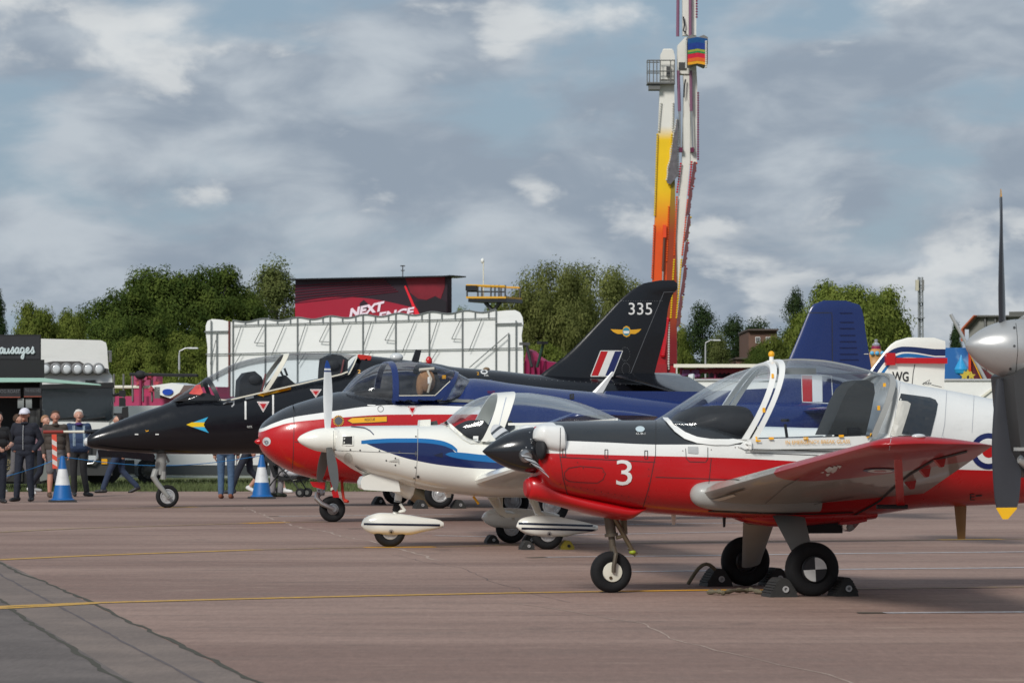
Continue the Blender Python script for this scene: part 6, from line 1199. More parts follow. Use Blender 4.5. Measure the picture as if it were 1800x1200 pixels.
TREES = [
 ('fir', -8, 500, 80, 215, 'dark fir tree rising beside the black sausage stall sign'), ('lime', 62, 531, 110, 205, 'light green rounded tree behind the black sausage sign', ), ('lime2', 122, 545, 90, 210, 'light green smaller tree between the rounded lime and the oaks'),
 ('oak', 215, 508, 170, 200, 'dark oak sloping down towards the white lorry roof'), ('oak2', 285, 472, 190, 215, 'tallest dark oak of the clump above the white van'), ('oak', 370, 468, 180, 215, 'dark oak next to the feathery birch'), ('oak2', 190, 560, 110, 185, 'low dark oak directly behind the lorry mirrors'),
 ('birch', 482, 443, 130, 225, 'feathery tall birch beside the dark red screen'), ('birch', 440, 490, 110, 222, 'shorter olive birch between oak and tall birch'), ('lime', 245, 590, 110, 165, 'lighter leafy tree behind the pink fairground stage'), ('lime2', 330, 585, 110, 168, 'lighter leafy tree behind the street lamp and board wall'), ('lime', 400, 560, 90, 180, 'leafy green tree behind the board wall end'),
 ('lime', 805, 540, 60, 235, 'small green tree peeping out beneath the raised platform'), ('lime2', 868, 532, 70, 235, 'small green tree behind the raised platform'),
 ('willow', 965, 461, 165, 200, 'broad olive green willow left of the black tail fin'), ('willow', 1035, 466, 185, 205, 'broad olive green willow directly behind the black tail fin'), ('willow', 1105, 485, 140, 210, 'olive green willow touching the orange ride tower'), ('lime', 950, 600, 110, 160, 'leafy green tree above the magenta fence panel'),
 ('lime2', 1192, 575, 60, 175, 'bright leafy young tree right beside the ride tower'), ('pine', 1238, 530, 95, 205, 'dark ragged pine between ride tower and brick building'), ('pine', 1285, 553, 95, 215, 'dark lower pine just before the brick building'), ('pine', 1330, 558, 100, 235, 'dark pine behind the brick building roof'), ('birch', 1262, 575, 60, 195, 'dull thin tree among the dark pines'),
 ('pine', 1395, 505, 75, 240, 'dark ragged pine left of the blue tail fin'), ('lime', 1355, 590, 80, 190, 'leafy tree half covering the brick building'), ('oak', 1335, 610, 70, 185, 'low dark tree in front of the brick wall'), 
 ('lime2', 1475, 497, 175, 190, 'large bright rounded tree behind the blue tail fin'), ('lime', 1545, 505, 140, 192, 'bright rounded tree right of the blue tail fin'), ('lime', 1425, 540, 110, 194, 'bright tree on the flank of the blue tail fin'), ('oak2', 1580, 560, 60, 198, 'dark shoulder tree between bright crown and phone mast'),
 ('fir', 1680, 563, 46, 230, 'narrow fir beside the hangar and slanted pole')]
for t_ in TREES: tree(*t_)
for k in range(22):
    px = -60 + k*92 + random.uniform(-20, 20); tree(random.choice(['oak', 'oak2', 'lime', 'pine']), px, random.uniform(612, 640), random.uniform(120, 170), 285 + random.uniform(-15, 25), 'low tree in the far belt closing off the airfield', 'trees of the far belt')
for k, px in enumerate((215, 255, 300, 345)): tree('bush', px, 664 - 6*(k % 2), 62, 130 + 3*k, 'rounded green bush under the trees behind the pink stage', 'bushes behind the pink stage')
# =================================================================== food stall, lorry, van
M_lw = mat('lorry_white', lin(228, 228, 224), .3, coat=.3, var=.03, dirt=.1); M_gl = mat('vehicle_glass', (.012, .018, .022, 1), .06, coat=1.0); M_blk = mat('black_plastic', (.014, .014, .015, 1), .55)
F = Face(-60, 86.2, 205, 86.7); T = Thing('lorry', F.P(100, 800), 'white lorry cab with roof spotlights behind the food stall', 'lorry')
T.part('cab', plate(F, [(66,826),(197,826),(200,790),(200,700),(197,660),(190,652),(66,650)], -2.2, 0), M_lw); 
T.part('roof_fairing', plate(F, [(66,656),(193,656),(191,650),(190,640),(188,610),(186,602),(178,598),(66,595)], -2.1, .05), M_lw)
T.part('light_bar', plate(F, [(70,640),(92,635),(140,635),(150,641),(190,648),(190,655),(70,655)], .05, .16), mat('bar_dark', lin(74, 72, 70), .5), smooth=False)
for k in range(6): mb = MB(); mb.lathe([(0, .13), (.08, .15), (.12, .12)], F.P(79 + k*18.7, 648.5, .14), F.n, 16); mb.v = [(v[0], v[1], v[2]) for v in mb.v]; sl_ = T.part('spotlight', mb, mat('lamp_rim', lin(140, 140, 140), .4, metal=.3)); mb = MB(); mb.ellipsoid(F.P(79 + k*18.7, 648.5, .25), (.105, .03, .105), 14, 0, 8); T.part('spotlight_lens', mb, mat('spot_lens', lin(206, 210, 212), .12, coat=.6), sl_)
T.part('visor', plate(F, [(66,676),(199,672),(201,681),(66,684)], .0, .3), M_blk, smooth=False)
T.part('windscreen', plate(F, [(74,682),(198,682),(198,735),(190,740),(74,737)], .0, .06), M_gl, smooth=False)
for a, b in (((90,738),(150,731)), ((130,740),(185,733))): T.part('wiper', bar(F, a, b, .02, .09), M_blk)
T.part('front_panel', plate(F, [(66,740),(192,742),(190,772),(66,770)], .0, .10), M_lw, smooth=False); T.part('roof_hatch', fbox(F, 150, 668, 168, 672, .02, .06), M_blk, smooth=False)
T.part('bumper', plate(F, [(66,775),(196,775),(197,835),(66,835)], .02, .25), mat('bumper_grey', lin(60, 60, 60), .6), smooth=False); T.part('grille', plate(F, [(70,772),(160,772),(160,800),(70,800)], .25, .3), M_blk, smooth=False)
for y0, y1 in ((686, 697), (699, 714)): T.part('mirror', plate(F, [(209,y0),(218,y0),(220,y0 + 3),(220,y1),(209,y1)], .1, .4), M_blk, smooth=False)
T.part('mirror_arm', bar(F, (198, 695), (212, 692), .035, .2), M_blk); T.part('mirror', plate(F, [(214,716),(224,714),(225,734),(212,736)], .3, .5), M_blk, smooth=False); T.part('mirror_arm', bar(F, (199, 728), (216, 728), .03, .35), M_blk); T.part('side_camera', fbox(F, 191, 620, 196, 636, -.1, .15), M_cage, smooth=False); T.part('camera_arm', bar(F, (186, 618), (196, 619), .04, 0), M_cage)
mb = MB(); mb.path([F.P(150, 815, .3), F.P(163, 814, .35), F.P(170, 806, .35), F.P(172, 790, .3)], .03, 8); T.part('grab_bar', mb, M_steel)
T.part('number_plate', fbox(F, 178, 806, 188, 815, .26, .28), M_yel, smooth=False); T.part('headlamp', fbox(F, 155, 800, 168, 808, .26, .3), M_lens, smooth=False)
for x in (90, 180): mb = MB(); mb.lathe([(-.3, .5), (0, .5), (.02, .3)], F.P(x, gy(F, x) - 36, -.25), F.n, 28); T.part('wheel', mb, M_rubber)
F = Face(-160, 79.8, 78, 80.2); T = Thing('food_stall', F.P(0, 800), 'black food stall trailer with a white script Sausages sign', 'food stall')
M_st = mat('stall_black', (.012, .012, .013, 1), .5); M_sg = mat('sign_slate', lin(40, 40, 44), .6, var=.3, vscale=4)
T.part('floor', fbox(F, -160, 800, 72, 850, -2.2, 0), M_st, smooth=False); T.part('back_wall', fbox(F, -160, 668, 72, 802, -2.3, -2.1), M_st, smooth=False); T.part('end_wall', plate(F, [(70,668),(74,668),(74,850),(70,850)], -2.2, .0), M_st, smooth=False)
T.part('fascia', fbox(F, -160, 632, 78, 664, -.2, .1), M_st, smooth=False); T.part('roof', fbox(F, -160, 660, 74, 668, -2.3, 0), M_st, smooth=False)
T.part('sign_frame', fbox(F, -160, 588, 72, 634, -.1, .02), M_st, smooth=False); sg_ = T.part('sign_board', fbox(F, -160, 591, 70, 631, .02, .05), M_sg, smooth=False)
M_chalk = mat('chalk_white', lin(196, 206, 208), .6)
def script(T, F, strokes, r, off, parent):
    for L in strokes:
        P = [Vector(p) for p in L]; S = []
        for i in range(len(P) - 1):
            p0, p1, p2, p3 = P[max(i-1, 0)], P[i], P[i+1], P[min(i+2, len(P)-1)]
            for k in range(5): u = k/5; S.append(.5*((2*p1) + (-p0 + p2)*u + (2*p0 - 5*p1 + 4*p2 - p3)*u*u + (-p0 + 3*p1 - 3*p2 + p3)*u**3))
        S.append(P[-1]); mb = MB(); mb.path([F.P(q.x, q.y, off) for q in S], r, 6); T.part('script_letter', mb, M_chalk, parent)
lt = lambda x, pts: [(x + a, 621 - b) for a, b in pts]
aa = [(5.5,8.5),(3,9.5),(.3,6),(.6,1.2),(2.6,0),(5,3.5),(6,9.8),(5.6,5),(6,1),(7.4,0),(9,2)]; uu = [(0,9),(0,3),(1.5,0),(4,1),(6,5),(6.5,9),(6,2),(7.5,0),(9,2)]; ss = [(0,2),(3,6),(5,11),(5.5,7),(6.5,3),(5,0),(2.5,.5),(6,1),(8,3)]; gg = [(6,8),(3,9.5),(.5,6),(1,1.5),(3,.5),(6,4),(6.5,9),(6,-2),(4.5,-9),(2,-8),(3,-4),(9,2)]; ee = [(0,2),(4,5),(5,8.5),(3,9.5),(1,6),(1.5,1.5),(4,0),(8,3)]
script(T, F, [lt(-16, [(11,16),(8,19),(3,16),(5,10),(10,6),(9,1),(4,-1),(1,2)]), lt(0, aa), lt(9, uu), lt(18, ss), lt(27, aa), lt(36, gg), lt(45.5, ee), lt(53, ss)], .022, .075, sg_)
T.part('awning', plate(Face(-160, 79.2, 180, 79.6), [(-160,664),(78,665),(178,676),(178,678),(78,672),(-160,673)], 0, .9), mat('awning_mint', lin(158, 196, 182), .6, var=.06), smooth=False)
T.part('menu_board', fbox(F, -40, 683, 36, 697, .0, .06), M_sg, smooth=False); T.part('menu_board', fbox(F, 42, 681, 73, 696, .0, .06), M_sg, smooth=False)
ftext(T, F, 'menu_word', 'HOG ROAST', (-4, 684.5, 35, 690.5), mat('menu_grey', lin(110, 112, 116), .6), .075)['kind'] = 'stuff'; ftext(T, F, 'menu_word', 'THE HOG SHED', (44, 683.5, 72, 689), mat('menu_grey', lin(110, 112, 116), .6), .075)['kind'] = 'stuff'
T.part('menu_edge', fbox(F, -40, 697, 36, 698.5, .0, .07), mat('edge_terracotta', lin(150, 80, 64), .6), smooth=False); T.part('menu_edge', fbox(F, 42, 696, 73, 697.5, .0, .07), mat('edge_terracotta', lin(150, 80, 64), .6), smooth=False)
for x, y in ((31, 700), (45, 700)): T.part('notice', fbox(F, x, y, x + 11, y + 17, -.05, 0), mat('notice_white', lin(150, 156, 156), .6), smooth=False)
T.part('counter', fbox(F, -160, 780, 50, 785, -.3, .3), M_blk, smooth=False); T.part('counter_front', fbox(F, -160, 785, 40, 846, .0, .05), mat('board_olive', lin(44, 44, 40), .7), smooth=False)
ftext(T, F, 'board_word', 'Handcarved', (3, 803, 46, 815), mat('word_sand', lin(150, 140, 104), .6), .07); ftext(T, F, 'board_word', 'Gammon', (11, 816, 38, 825), mat('word_sand', lin(150, 140, 104), .6), .07)
for x in (60, 66, 69): mb = MB(); mb.lathe([(0, .12), (.5, .12), (.55, .05)], F.P(x, 760, -.3), (0, 0, 1), 12); T.part('gas_bottle', mb, M_cage)
T.part('leaflet_stand', plate(F, [(70,800),(84,798),(84,842),(70,845)], .3, .5), mat('stand_grey', lin(120, 124, 120), .6), smooth=False); T.part('bin', fbox(F, 84, 800, 90, 842, .2, .5), mat('bin_blue', lin(24, 44, 110), .5), smooth=False)
mb = MB(); mb.lathe([(-.2, .33), (0, .33)], F.P(-60, 836, -.3), F.n, 24); T.part('wheel', mb, M_rubber); T.part('jockey_leg', fbox(F, 60, 845, 66, gy(F, 60), -.4, -.2), M_cage, smooth=False); T.part('jockey_leg', fbox(F, -20, 845, -14, gy(F, -20), -.4, -.2), M_cage, smooth=False)

F = Face(182, 90, 560, 91); T = Thing('white_van', F.P(300, 800), 'white panel van with grey side strip parked behind the black jet', 'van')
bd = [(184,838),(184,800),(181,770),(183,745),(188,722),(195,714),(210,713),(480,711),(500,716),(520,742),(550,755),(566,770),(568,838)]
T.part('body', plate(F, bd, -1.9, 0), M_lw); T.part('side_strip', plate(F, [(232,818),(290,818),(291,836),(238,836)], .0, .04), mat('strip_grey', lin(66, 70, 72), .6), smooth=False); T.part('side_strip', plate(F, [(292,817),(386,817),(386,834),(292,834)], .0, .04), mat('strip_grey', lin(66, 70, 72), .6), smooth=False); T.part('side_strip', plate(F, [(388,817),(500,817),(500,834),(388,834)], .0, .04), mat('strip_grey', lin(66, 70, 72), .6), smooth=False)
T.part('sill_strip', fbox(F, 230, 836.5, 520, 839.5, .0, .03), mat('sill_pale', lin(150, 158, 150), .5), smooth=False)
for x in (291, 387, 415): T.part('door_seam', fbox(F, x, 722, x + 1, 836, .0, .012), mat('van_seam', lin(110, 112, 112), .6), smooth=False)  # thin grey strips along the door joints
T.part('tail_lamp', plate(F, [(183,742),(188,742),(188,760),(184,760)], .0, .05), mat('lamp_red', lin(150, 20, 20), .3), smooth=False); T.part('brake_lamp', plate(F, [(192,717),(198,716.5),(198,720),(192,720.5)], .0, .05), mat('lamp_red', lin(150, 20, 20), .3), smooth=False); T.part('rear_bumper', fbox(F, 182, 808, 236, 832, -.2, .05), M_blk, smooth=False); T.part('number_plate', fbox(F, 189, 800, 200, 806, .05, .07), M_yel, smooth=False)
T.part('cab_window', plate(F, [(436,722),(482,722),(500,745),(436,747)], .0, .03), M_gl, smooth=False)
for x in (262, 527):
    yb = gy(F, x); c = F.P(x, yb, .0); rr = .33; c.z = rr; mb = MB(); mb.lathe([(-.25, rr), (.03, rr), (.05, rr*.7)], c, F.n, 30); wl = T.part('wheel', mb, M_rubber); mb = MB(); mb.lathe([(0, rr*.62), (.03, rr*.6), (.02, rr*.4), (.05, rr*.2)], c + F.n*.045, F.n, 24); T.part('rim', mb, mat('rim_dull', lin(66, 64, 60), .5, metal=.3), wl)
    for k in range(12): a = k*math.pi/6; mb = MB(); mb.lathe([(0, .028), (.006, .028)], c + F.n*.078 + F.t*math.cos(a)*rr*.5 + Vector((0, 0, math.sin(a)*rr*.5)), F.n, 8); T.part('rim_hole', mb, M_deck, wl)
# trailer wheel seen past the red nose
q = G(515, 851); r = empty('utility_trailer', (q.x, q.y, 0), .1, 'small dark trailer with pale-rimmed wheel beyond the red nose', 'trailer')
mb = MB(); mb.lathe([(-.1, .27), (-.09, .29), (.09, .29), (.1, .27)], (0, 0, .29), (0, 1, 0), 28); wl = mb.build('wheel', M_rubber, r); mb = MB(); mb.lathe([(0, .19), (.01, .17), (.0, .14)], (0, -.1, .29), (0, -1, 0), 24); mb.build('rim', M_cream, wl); mb = MB(); mb.lathe([(0, .13), (.03, .1), (.04, .04)], (0, -.09, .29), (0, -1, 0), 20); mb.build('hub', M_cage, wl)
mb = MB(); mb.box((.6, .3, .52), (2.2, .9, .14)); mb.build('bed', M_deck, r, smooth=False); mb = MB(); mb.tube((1.7, .3, .5), (2.6, .3, .45), .04); mb.build('drawbar', M_deck, r); mb = MB(); mb.tube((0, -.05, .29), (0, .8, .29), .04); mb.build('axle', M_deck, r); mb = MB(); mb.tube((2.4, .3, 0), (2.4, .3, .5), .04); mb.build('prop_stand', M_deck, r)

# =================================================================== cones and rope
M_cb = mat('cone_blue', lin(14, 96, 164), .5, var=.1, dirt=.35); M_cw = mat('cone_white', lin(216, 218, 218), .5, var=.08, dirt=.35)
def cone(px, py, label):
    q = G(px, py); r = empty('traffic_cone', (q.x, q.y, 0), .2, label, 'traffic cone'); s_ = .93
    mb = MB(); mb.box((0, 0, .02), (.5, .5, .04), taper=(.96, .96)); mb.build('base', M_blk, r, smooth=False)
    for nm, z0_, z1_, mm in (('lower_band', .03, .34, M_cb), ('sleeve', .34, .66, M_cw), ('upper_band', .66, .92, M_cb)):
        rad = lambda z: .20 - .165*z/.92; mb = MB(); pr = [(z0_*s_, rad(z0_)), (z1_*s_, rad(z1_))]
        if z0_ == .03: pr = [(.03, .225), (.05, .22), (.07, rad(.07))] + pr[1:]
        mb.lathe(pr, (0, 0, 0), (0, 0, 1), 28); mb.build(nm, mm, r)
    return r
cone(110, 882, 'blue and white traffic cone beside the men near the black jet nose'); cone(460, 876, 'blue and white traffic cone beside the pushchair')
def rope(pts, nm, label): mb = MB(); mb.path(pts, .007, 6); mb.build(nm, mat('rope_blue', lin(30, 120, 180), .6), None, label, 'rope')
c1, c2 = G(110, 882), G(460, 876); t1 = Vector((c1.x, c1.y, .84)); t2 = Vector((c2.x, c2.y, .84))
lf = W(-60, 820, 66); rope([t1.lerp(lf, u) - Vector((0, 0, .28*math.sin(math.pi*u*.6))) for u in np.linspace(0, 1, 20)], 'barrier_rope', 'blue barrier rope sagging away from the cone past the men')
rope([t1.lerp(t2, u) - Vector((0, 0, .18*math.sin(math.pi*u))) for u in np.linspace(0, 1, 24)], 'barrier_rope', 'blue barrier rope strung between the two cones under the jet')

# =================================================================== people
def capsule(mb, a, b, r0, r1, n=14):
    a, b = Vector(a), Vector(b); d = b - a; L = d.length or 1e-3; P = []
    for k in range(5): t = math.pi/2*k/5; P.append((-r0*math.cos(t), max(.002, r0*math.sin(t))))
    P += [(0, r0), (L, r1)]
    for k in range(1, 6): t = math.pi/2*k/5; P.append((L + r1*math.sin(t), max(.002, r1*math.cos(t))))
    mb.lathe(P, a, d, n)
SKIN = [mat('skin_fair', lin(190, 144, 124), .5, var=.06), mat('skin_ruddy', lin(180, 128, 108), .5, var=.06)]
def person(px, py, hpx, face, label, cols, pose=None, sex=0, shorts=False, sleeves=True, belly=0.0, skin=0, bulky=1.0, hair=None, hat=None, groupless=True, h=None):
    q = G(px, py); H = hpx*pix(q.y) if h is None else h; k = H/1.75; root = empty('person', (q.x, q.y, 0), face, label, 'person'); ps = pose or {}
    J = dict(hipL=(.095,0,.92), hipR=(-.095,0,.92), kneeL=(.10,-.02,.50), kneeR=(-.10,-.02,.50), ankL=(.105,.02,.085), ankR=(-.105,.02,.085), shL=(.185,0,1.42), shR=(-.185,0,1.42), elL=(.245,.03,1.13), elR=(-.245,.03,1.13), wrL=(.235,-.05,.88), wrR=(-.235,-.05,.88), lean=0.0); J.update(ps); ln = J['lean']
    V = lambda n_: Vector(J[n_])*k
    prims = []          # (a, b, r0, r1, slot) slots: 0 skin 1 top 2 legs 3 shoes
    def add(a, b, r0, r1, slot): prims.append((Vector(a), Vector(b), r0*k, r1*k, slot))
    S = lambda z, y=0.0, x=0.0: Vector((x, y - ln*(z - .95), z))*k
    bw = bulky
    add(S(1.40, 0, -.14), S(1.40, 0, .14), .075*bw, .075*bw, 1); add(S(1.30, 0, -.09), S(1.30, 0, .09), .115*bw, .115*bw, 1); add(S(1.15, -.01 - belly*.4, -.075), S(1.15, -.01 - belly*.4, .075), (.118 + belly*.5)*bw, (.118 + belly*.5)*bw, 1); add(S(1.02, -belly*.5, -.07), S(1.02, -belly*.5, .07), (.12 + belly*.5)*bw, (.12 + belly*.5)*bw, 1)
    add(S(.94, 0, -.07), S(.94, 0, .07), .118, .118, 2 if not J.get('longtop') else 1)
    add(S(1.42, .01), S(1.56, -.02), .058, .054, 0); hd = S(1.635, -.03)
    add(hd + Vector((0, .015, .015))*k, hd + Vector((0, -.02, -.005))*k, .088, .080, 0); add(hd + Vector((0, -.035, -.05))*k, hd + Vector((0, -.05, -.078))*k, .058, .04, 0); add(hd + Vector((0, -.095, .0))*k, hd + Vector((0, -.112, -.028))*k, .010, .016, 0)
    for sg in (-1, 1): add(hd + Vector((sg*.083, .005, .0))*k, hd + Vector((sg*.086, .01, -.03))*k, .016, .013, 0)
    for s_ in 'LR':
        hip, kn, an = V('hip' + s_), V('knee' + s_), V('ank' + s_); lw = .018 if not shorts else 0
        if shorts: add(hip, hip.lerp(kn, .9), .098, .088, 2); add(hip.lerp(kn, .8), kn, .06, .056, 0); add(kn, kn.lerp(an, .4), .056, .06, 0); add(kn.lerp(an, .4), an, .06, .038, 0)
        else: add(hip, kn, .095, .070, 2); add(kn, an + Vector((0, 0, .03))*k, .070, .060, 2)
        fd = J.get('foot' + s_, (0, -1, 0)); fd = Vector(fd).normalized()
        add(an + fd*(-.05)*k + Vector((0, 0, -.035))*k, an + fd*.09*k + Vector((0, 0, -.045))*k, .046, .042, 3); add(an + fd*.09*k + Vector((0, 0, -.045))*k, an + fd*.17*k + Vector((0, 0, -.052))*k, .044, .033, 3); add(an, an + Vector((0, 0, -.03))*k, .045, .046, 3)
        sh, el, wr = V('sh' + s_) + Vector((0, -ln*.47*k, 0)), V('el' + s_), V('wr' + s_)
        add(sh, el, .066*bw if sleeves else .056, .052*bw if sleeves else .044, 1); 
        if sleeves: add(el, el.lerp(wr, .92), .052*bw, .042*bw, 1); add(el.lerp(wr, .9), wr, .034, .030, 0)
        else: add(el, wr, .044, .030, 0)
    mb = MB()
    for a, b, r0, r1, s_ in prims: capsule(mb, a, b, r0, r1)
    me = mb.mesh('tmp', [M_deck], False); o = bpy.data.objects.new('tmp', me); COL.objects.link(o); md = o.modifiers.new('r', 'REMESH'); md.mode = 'VOXEL'; md.voxel_size = .0115
    sm = o.modifiers.new('s', 'SMOOTH'); sm.iterations = 3; sm.factor = .5
    dc = o.modifiers.new('d', 'DECIMATE'); dc.ratio = .4; dg = bpy.context.evaluated_depsgraph_get(); ev = o.evaluated_get(dg); bme = bpy.data.meshes.new_from_object(ev); bpy.data.objects.remove(o)
    n = len(bme.polygons); cen = np.zeros(n*3); bme.polygons.foreach_get('center', cen); cen = cen.reshape(-1, 3); best = np.full(n, 1e9); idx = np.zeros(n, int)
    for a, b, r0, r1, s_ in prims:
        A_ = np.array(a); D_ = np.array(b) - A_; t_ = np.clip(((cen - A_) @ D_)/(D_ @ D_ + 1e-9), 0, 1); ds = np.linalg.norm(cen - A_ - t_[:, None]*D_, axis=1) - (r0 + (r1 - r0)*t_); u = ds < best; best[u] = ds[u]; idx[u] = s_
    bme.materials.clear()
    for c in [SKIN[skin]] + cols: bme.materials.append(c)
    bme.polygons.foreach_set('material_index', idx); bme.polygons.foreach_set('use_smooth', [True]*n); bme.name = 'body'; body = put(bpy.data.objects.new('body', bme), root)
    for s_ in 'LR':
        el, wr = V('el' + s_), V('wr' + s_)
        if J.get('pocket' + s_): continue
        d = (wr - el).normalized(); sd_ = Vector((1 if s_ == 'L' else -1, 0, 0)); sd_ = (sd_ - d*sd_.dot(d)).normalized(); fw = d.cross(sd_) * (1 if s_ == 'R' else -1); hb_ = MB(); capsule(hb_, wr, wr + d*.06*k, .032*k, .036*k, 10)
        for i, (o_, L_) in enumerate(((-.027, .070), (-.009, .080), (.009, .075), (.026, .060))):
            b0 = wr + d*.075*k + fw*o_*k; b1 = b0 + d*L_*.5*k - sd_*.006*k; b2 = b1 + d*L_*.45*k - sd_*.022*k; capsule(hb_, b0, b1, .0095*k, .009*k, 7); capsule(hb_, b1, b2, .009*k, .0075*k, 7)
        t0 = wr + d*.025*k - fw*.028*k; t1_ = t0 + d*.035*k - fw*.022*k; capsule(hb_, t0, t1_, .012*k, .010*k, 7); capsule(hb_, t1_, t1_ + d*.03*k, .010*k, .008*k, 7); hb_.build('hand', SKIN[skin], root)
    # face
    for sg in (-1, 1): e_ = MB(); e_.ellipsoid(hd + Vector((sg*.031, -.090, .008))*k, (.011*k, .007*k, .007*k), 8, 0, 6); e_.build('eye', mat('eye_dark', (.02, .015, .012, 1), .3), root)
    m_ = MB(); m_.ellipsoid(hd + Vector((0, -.087, -.052))*k, (.022*k, .01*k, .006*k), 8, 0, 6); m_.build('mouth', mat('lip', lin(150, 84, 74), .5), root)
    if hair:
        hb_ = MB(); R = []
        for i in range(9):
            p = math.pi*.62*i/8 + .02
            R.append([hd + Vector((.096*math.sin(p)*math.cos(t_)*(1 + .03*math.sin(5*t_ + i)), .020 + (.108*math.sin(p)*math.sin(t_)) + (0 if math.sin(t_) > -.2 else .035*i/8*2*(-math.sin(t_))), .022 + .108*math.cos(p)*(1 if math.sin(t_) > -.3 else .92) + (.05*i/8 if math.sin(t_) < -.3 else -.01*i/8)))*k for t_ in [2*math.pi*j/22 for j in range(22)]])
        hb_.rings(R); hb_.build('hair', hair, root)
    if hat:
        c_ = MB(); R = []
        for i in range(8):
            p = math.pi*.5*i/7 + .02; R.append([hd + Vector((.102*math.sin(p)*math.cos(t_), .008 + .116*math.sin(p)*math.sin(t_), .035 + .098*math.cos(p)))*k for t_ in [2*math.pi*j/24 for j in range(24)]])
        c_.rings(R); ct = c_.build('cap', hat, root); b_ = MB(); b_.prism([(.085*math.cos(t_), -.07 - .125*max(0, math.sin(t_)) ** .7) for t_ in [math.pi*j/16 for j in range(17)]], lambda a, bb, c, hd=hd: hd + Vector((a, bb, .038 + c - .16*(abs(bb) - .07)*.9 - a*a*1.5))*k, .010); b_.build('cap_peak', hat, ct)
    return root, k, body
def cloth(n, c, r=.85): return mat('cloth_' + n, c, r, var=.22, vscale=7, bump=.9, bscale=13)
C_navy = cloth('navy', lin(27, 30, 42)); C_jean = cloth('denim_dark', lin(28, 33, 46)); C_jean2 = cloth('denim', lin(72, 96, 124)); C_blk = cloth('black', (.016, .016, .018, 1)); C_brown = cloth('brown', lin(68, 60, 54)); C_grey = cloth('grey', lin(98, 96, 98)); C_swt = cloth('sweater', lin(44, 62, 92)); C_boot = cloth('boot', lin(82, 62, 48)); C_shoe = cloth('shoe', (.02, .02, .022, 1), .5); C_wsh = cloth('white_shoe', lin(210, 210, 208)); C_wht = cloth('white', lin(196, 196, 200)); C_tan = cloth('tan_shoe', lin(124, 72, 50)); C_red = cloth('red', lin(150, 24, 36)); C_pnk = cloth('pink', lin(120, 90, 98)); C_drk = cloth('dark_grey', lin(48, 50, 54))
H_brn = mat('hair_brown', lin(70, 48, 34), .7, bump=.5, bscale=60); H_wht = mat('hair_white', lin(206, 202, 196), .7, bump=.5, bscale=60); H_dk = mat('hair_dark', lin(34, 28, 26), .7, bump=.5, bscale=60); H_bld = mat('hair_fair', lin(160, 120, 90), .7, bump=.5, bscale=60); HATW = mat('cap_white', lin(214, 212, 222), .7)
pk = dict(elL=(.30,.06,1.14), elR=(-.30,.06,1.14), wrL=(.19,-.08,.96), wrR=(-.19,-.08,.96), pocketL=1, pocketR=1)
r_, k_, _ = person(44, 881, 163, -.12, 'man in white cap and navy jacket with hands in pockets', [C_navy, C_jean, C_shoe], dict(pk, ankL=(.12,.02,.085), ankR=(-.15,-.05,.085), kneeR=(-.13,-.04,.5), footR=(-.5,-1,0)), bulky=1.10, hair=H_dk, hat=HATW, skin=1)
z_ = MB(); z_.path([Vector((0.0, -.135, 1.44))*k_, Vector((.0, -.158, 1.28))*k_, Vector((.0, -.158, 1.12))*k_, Vector((0, -.156, .98))*k_], .006, 6); z_.build('zip', M_alu, r_); z_ = MB(); z_.ellipsoid(Vector((0, -.03, 1.475))*k_, (.075*k_, .085*k_, .035*k_)); z_.build('collar', C_navy, r_)
r_, k_, _ = person(97, 874, 152, .25, 'man in brown fleece and grey shorts standing with arms down', [C_brown, C_grey, C_boot], dict(ankL=(.09,.0,.085), ankR=(-.12,-.04,.085), wrL=(.26,-.06,.90)), shorts=True, bulky=1.08, hair=H_brn, skin=1)
z_ = MB(); z_.ellipsoid(Vector((0, -.05, 1.47))*k_, (.07*k_, .075*k_, .04*k_)); z_.build('collar', C_brown, r_)
r_, k_, _ = person(138, 872, 152, .2, 'white-haired man in blue sweater with pale vertical stripes', [C_swt, C_blk, C_shoe], dict(ankL=(.16,-.06,.085), footL=(.7,-1,0), ankR=(-.08,.02,.085), elL=(.27,.08,1.15), wrL=(.20,.14,.95), elR=(-.27,.08,1.15), wrR=(-.2,.14,.95)), belly=.05, hair=H_wht, bulky=1.05)
for x in (-.115, -.085, .09, .115): z_ = MB(); z_.path([Vector((x, -.088, 1.43))*k_, Vector((x, -.13 - abs(x)*.0, 1.30))*k_, Vector((x, -.172, 1.15))*k_, Vector((x, -.172, 1.02))*k_], [.010, .011, .011, .009], 6); z_.build('sweater_stripe', cloth('stripe', lin(150, 168, 180)), r_)
z_ = MB(); z_.ellipsoid(Vector((0, -.06, 1.46))*k_, (.075*k_, .08*k_, .035*k_)); z_.build('collar', cloth('purple', lin(76, 50, 110)), r_)
walk = dict(hipL=(.09,-.02,.90), kneeL=(.09,-.22,.50), ankL=(.09,-.36,.085), hipR=(-.09,.02,.90), kneeR=(-.09,.06,.49), ankR=(-.09,.38,.13), footR=(0,-.9,-.35), elL=(.24,.14,1.13), wrL=(.23,.10,.90), elR=(-.24,-.06,1.14), wrR=(-.22,-.22,.94))
person(210, 866, 138, -1.45, 'man in blue jeans striding along behind the black nose cone', [C_drk, cloth('denim_mid', lin(42, 54, 78)), C_shoe], walk, hair=H_dk)
person(-4, 884, 160, .5, 'person in dark top at the stall with one arm bent across', [C_blk, C_jean, C_shoe], dict(elL=(.28,-.02,1.14), wrL=(.14,-.22,1.08), elR=(-.26,0,1.14), wrR=(-.1,-.22,1.05)), sleeves=False, hair=H_dk)
person(79, 868, 138, .9, 'woman in pale pink top, dark jeans and white trainers behind the men', [C_pnk, C_jean, C_wsh], dict(walk, elR=(-.24,.02,1.14)), hair=H_bld)
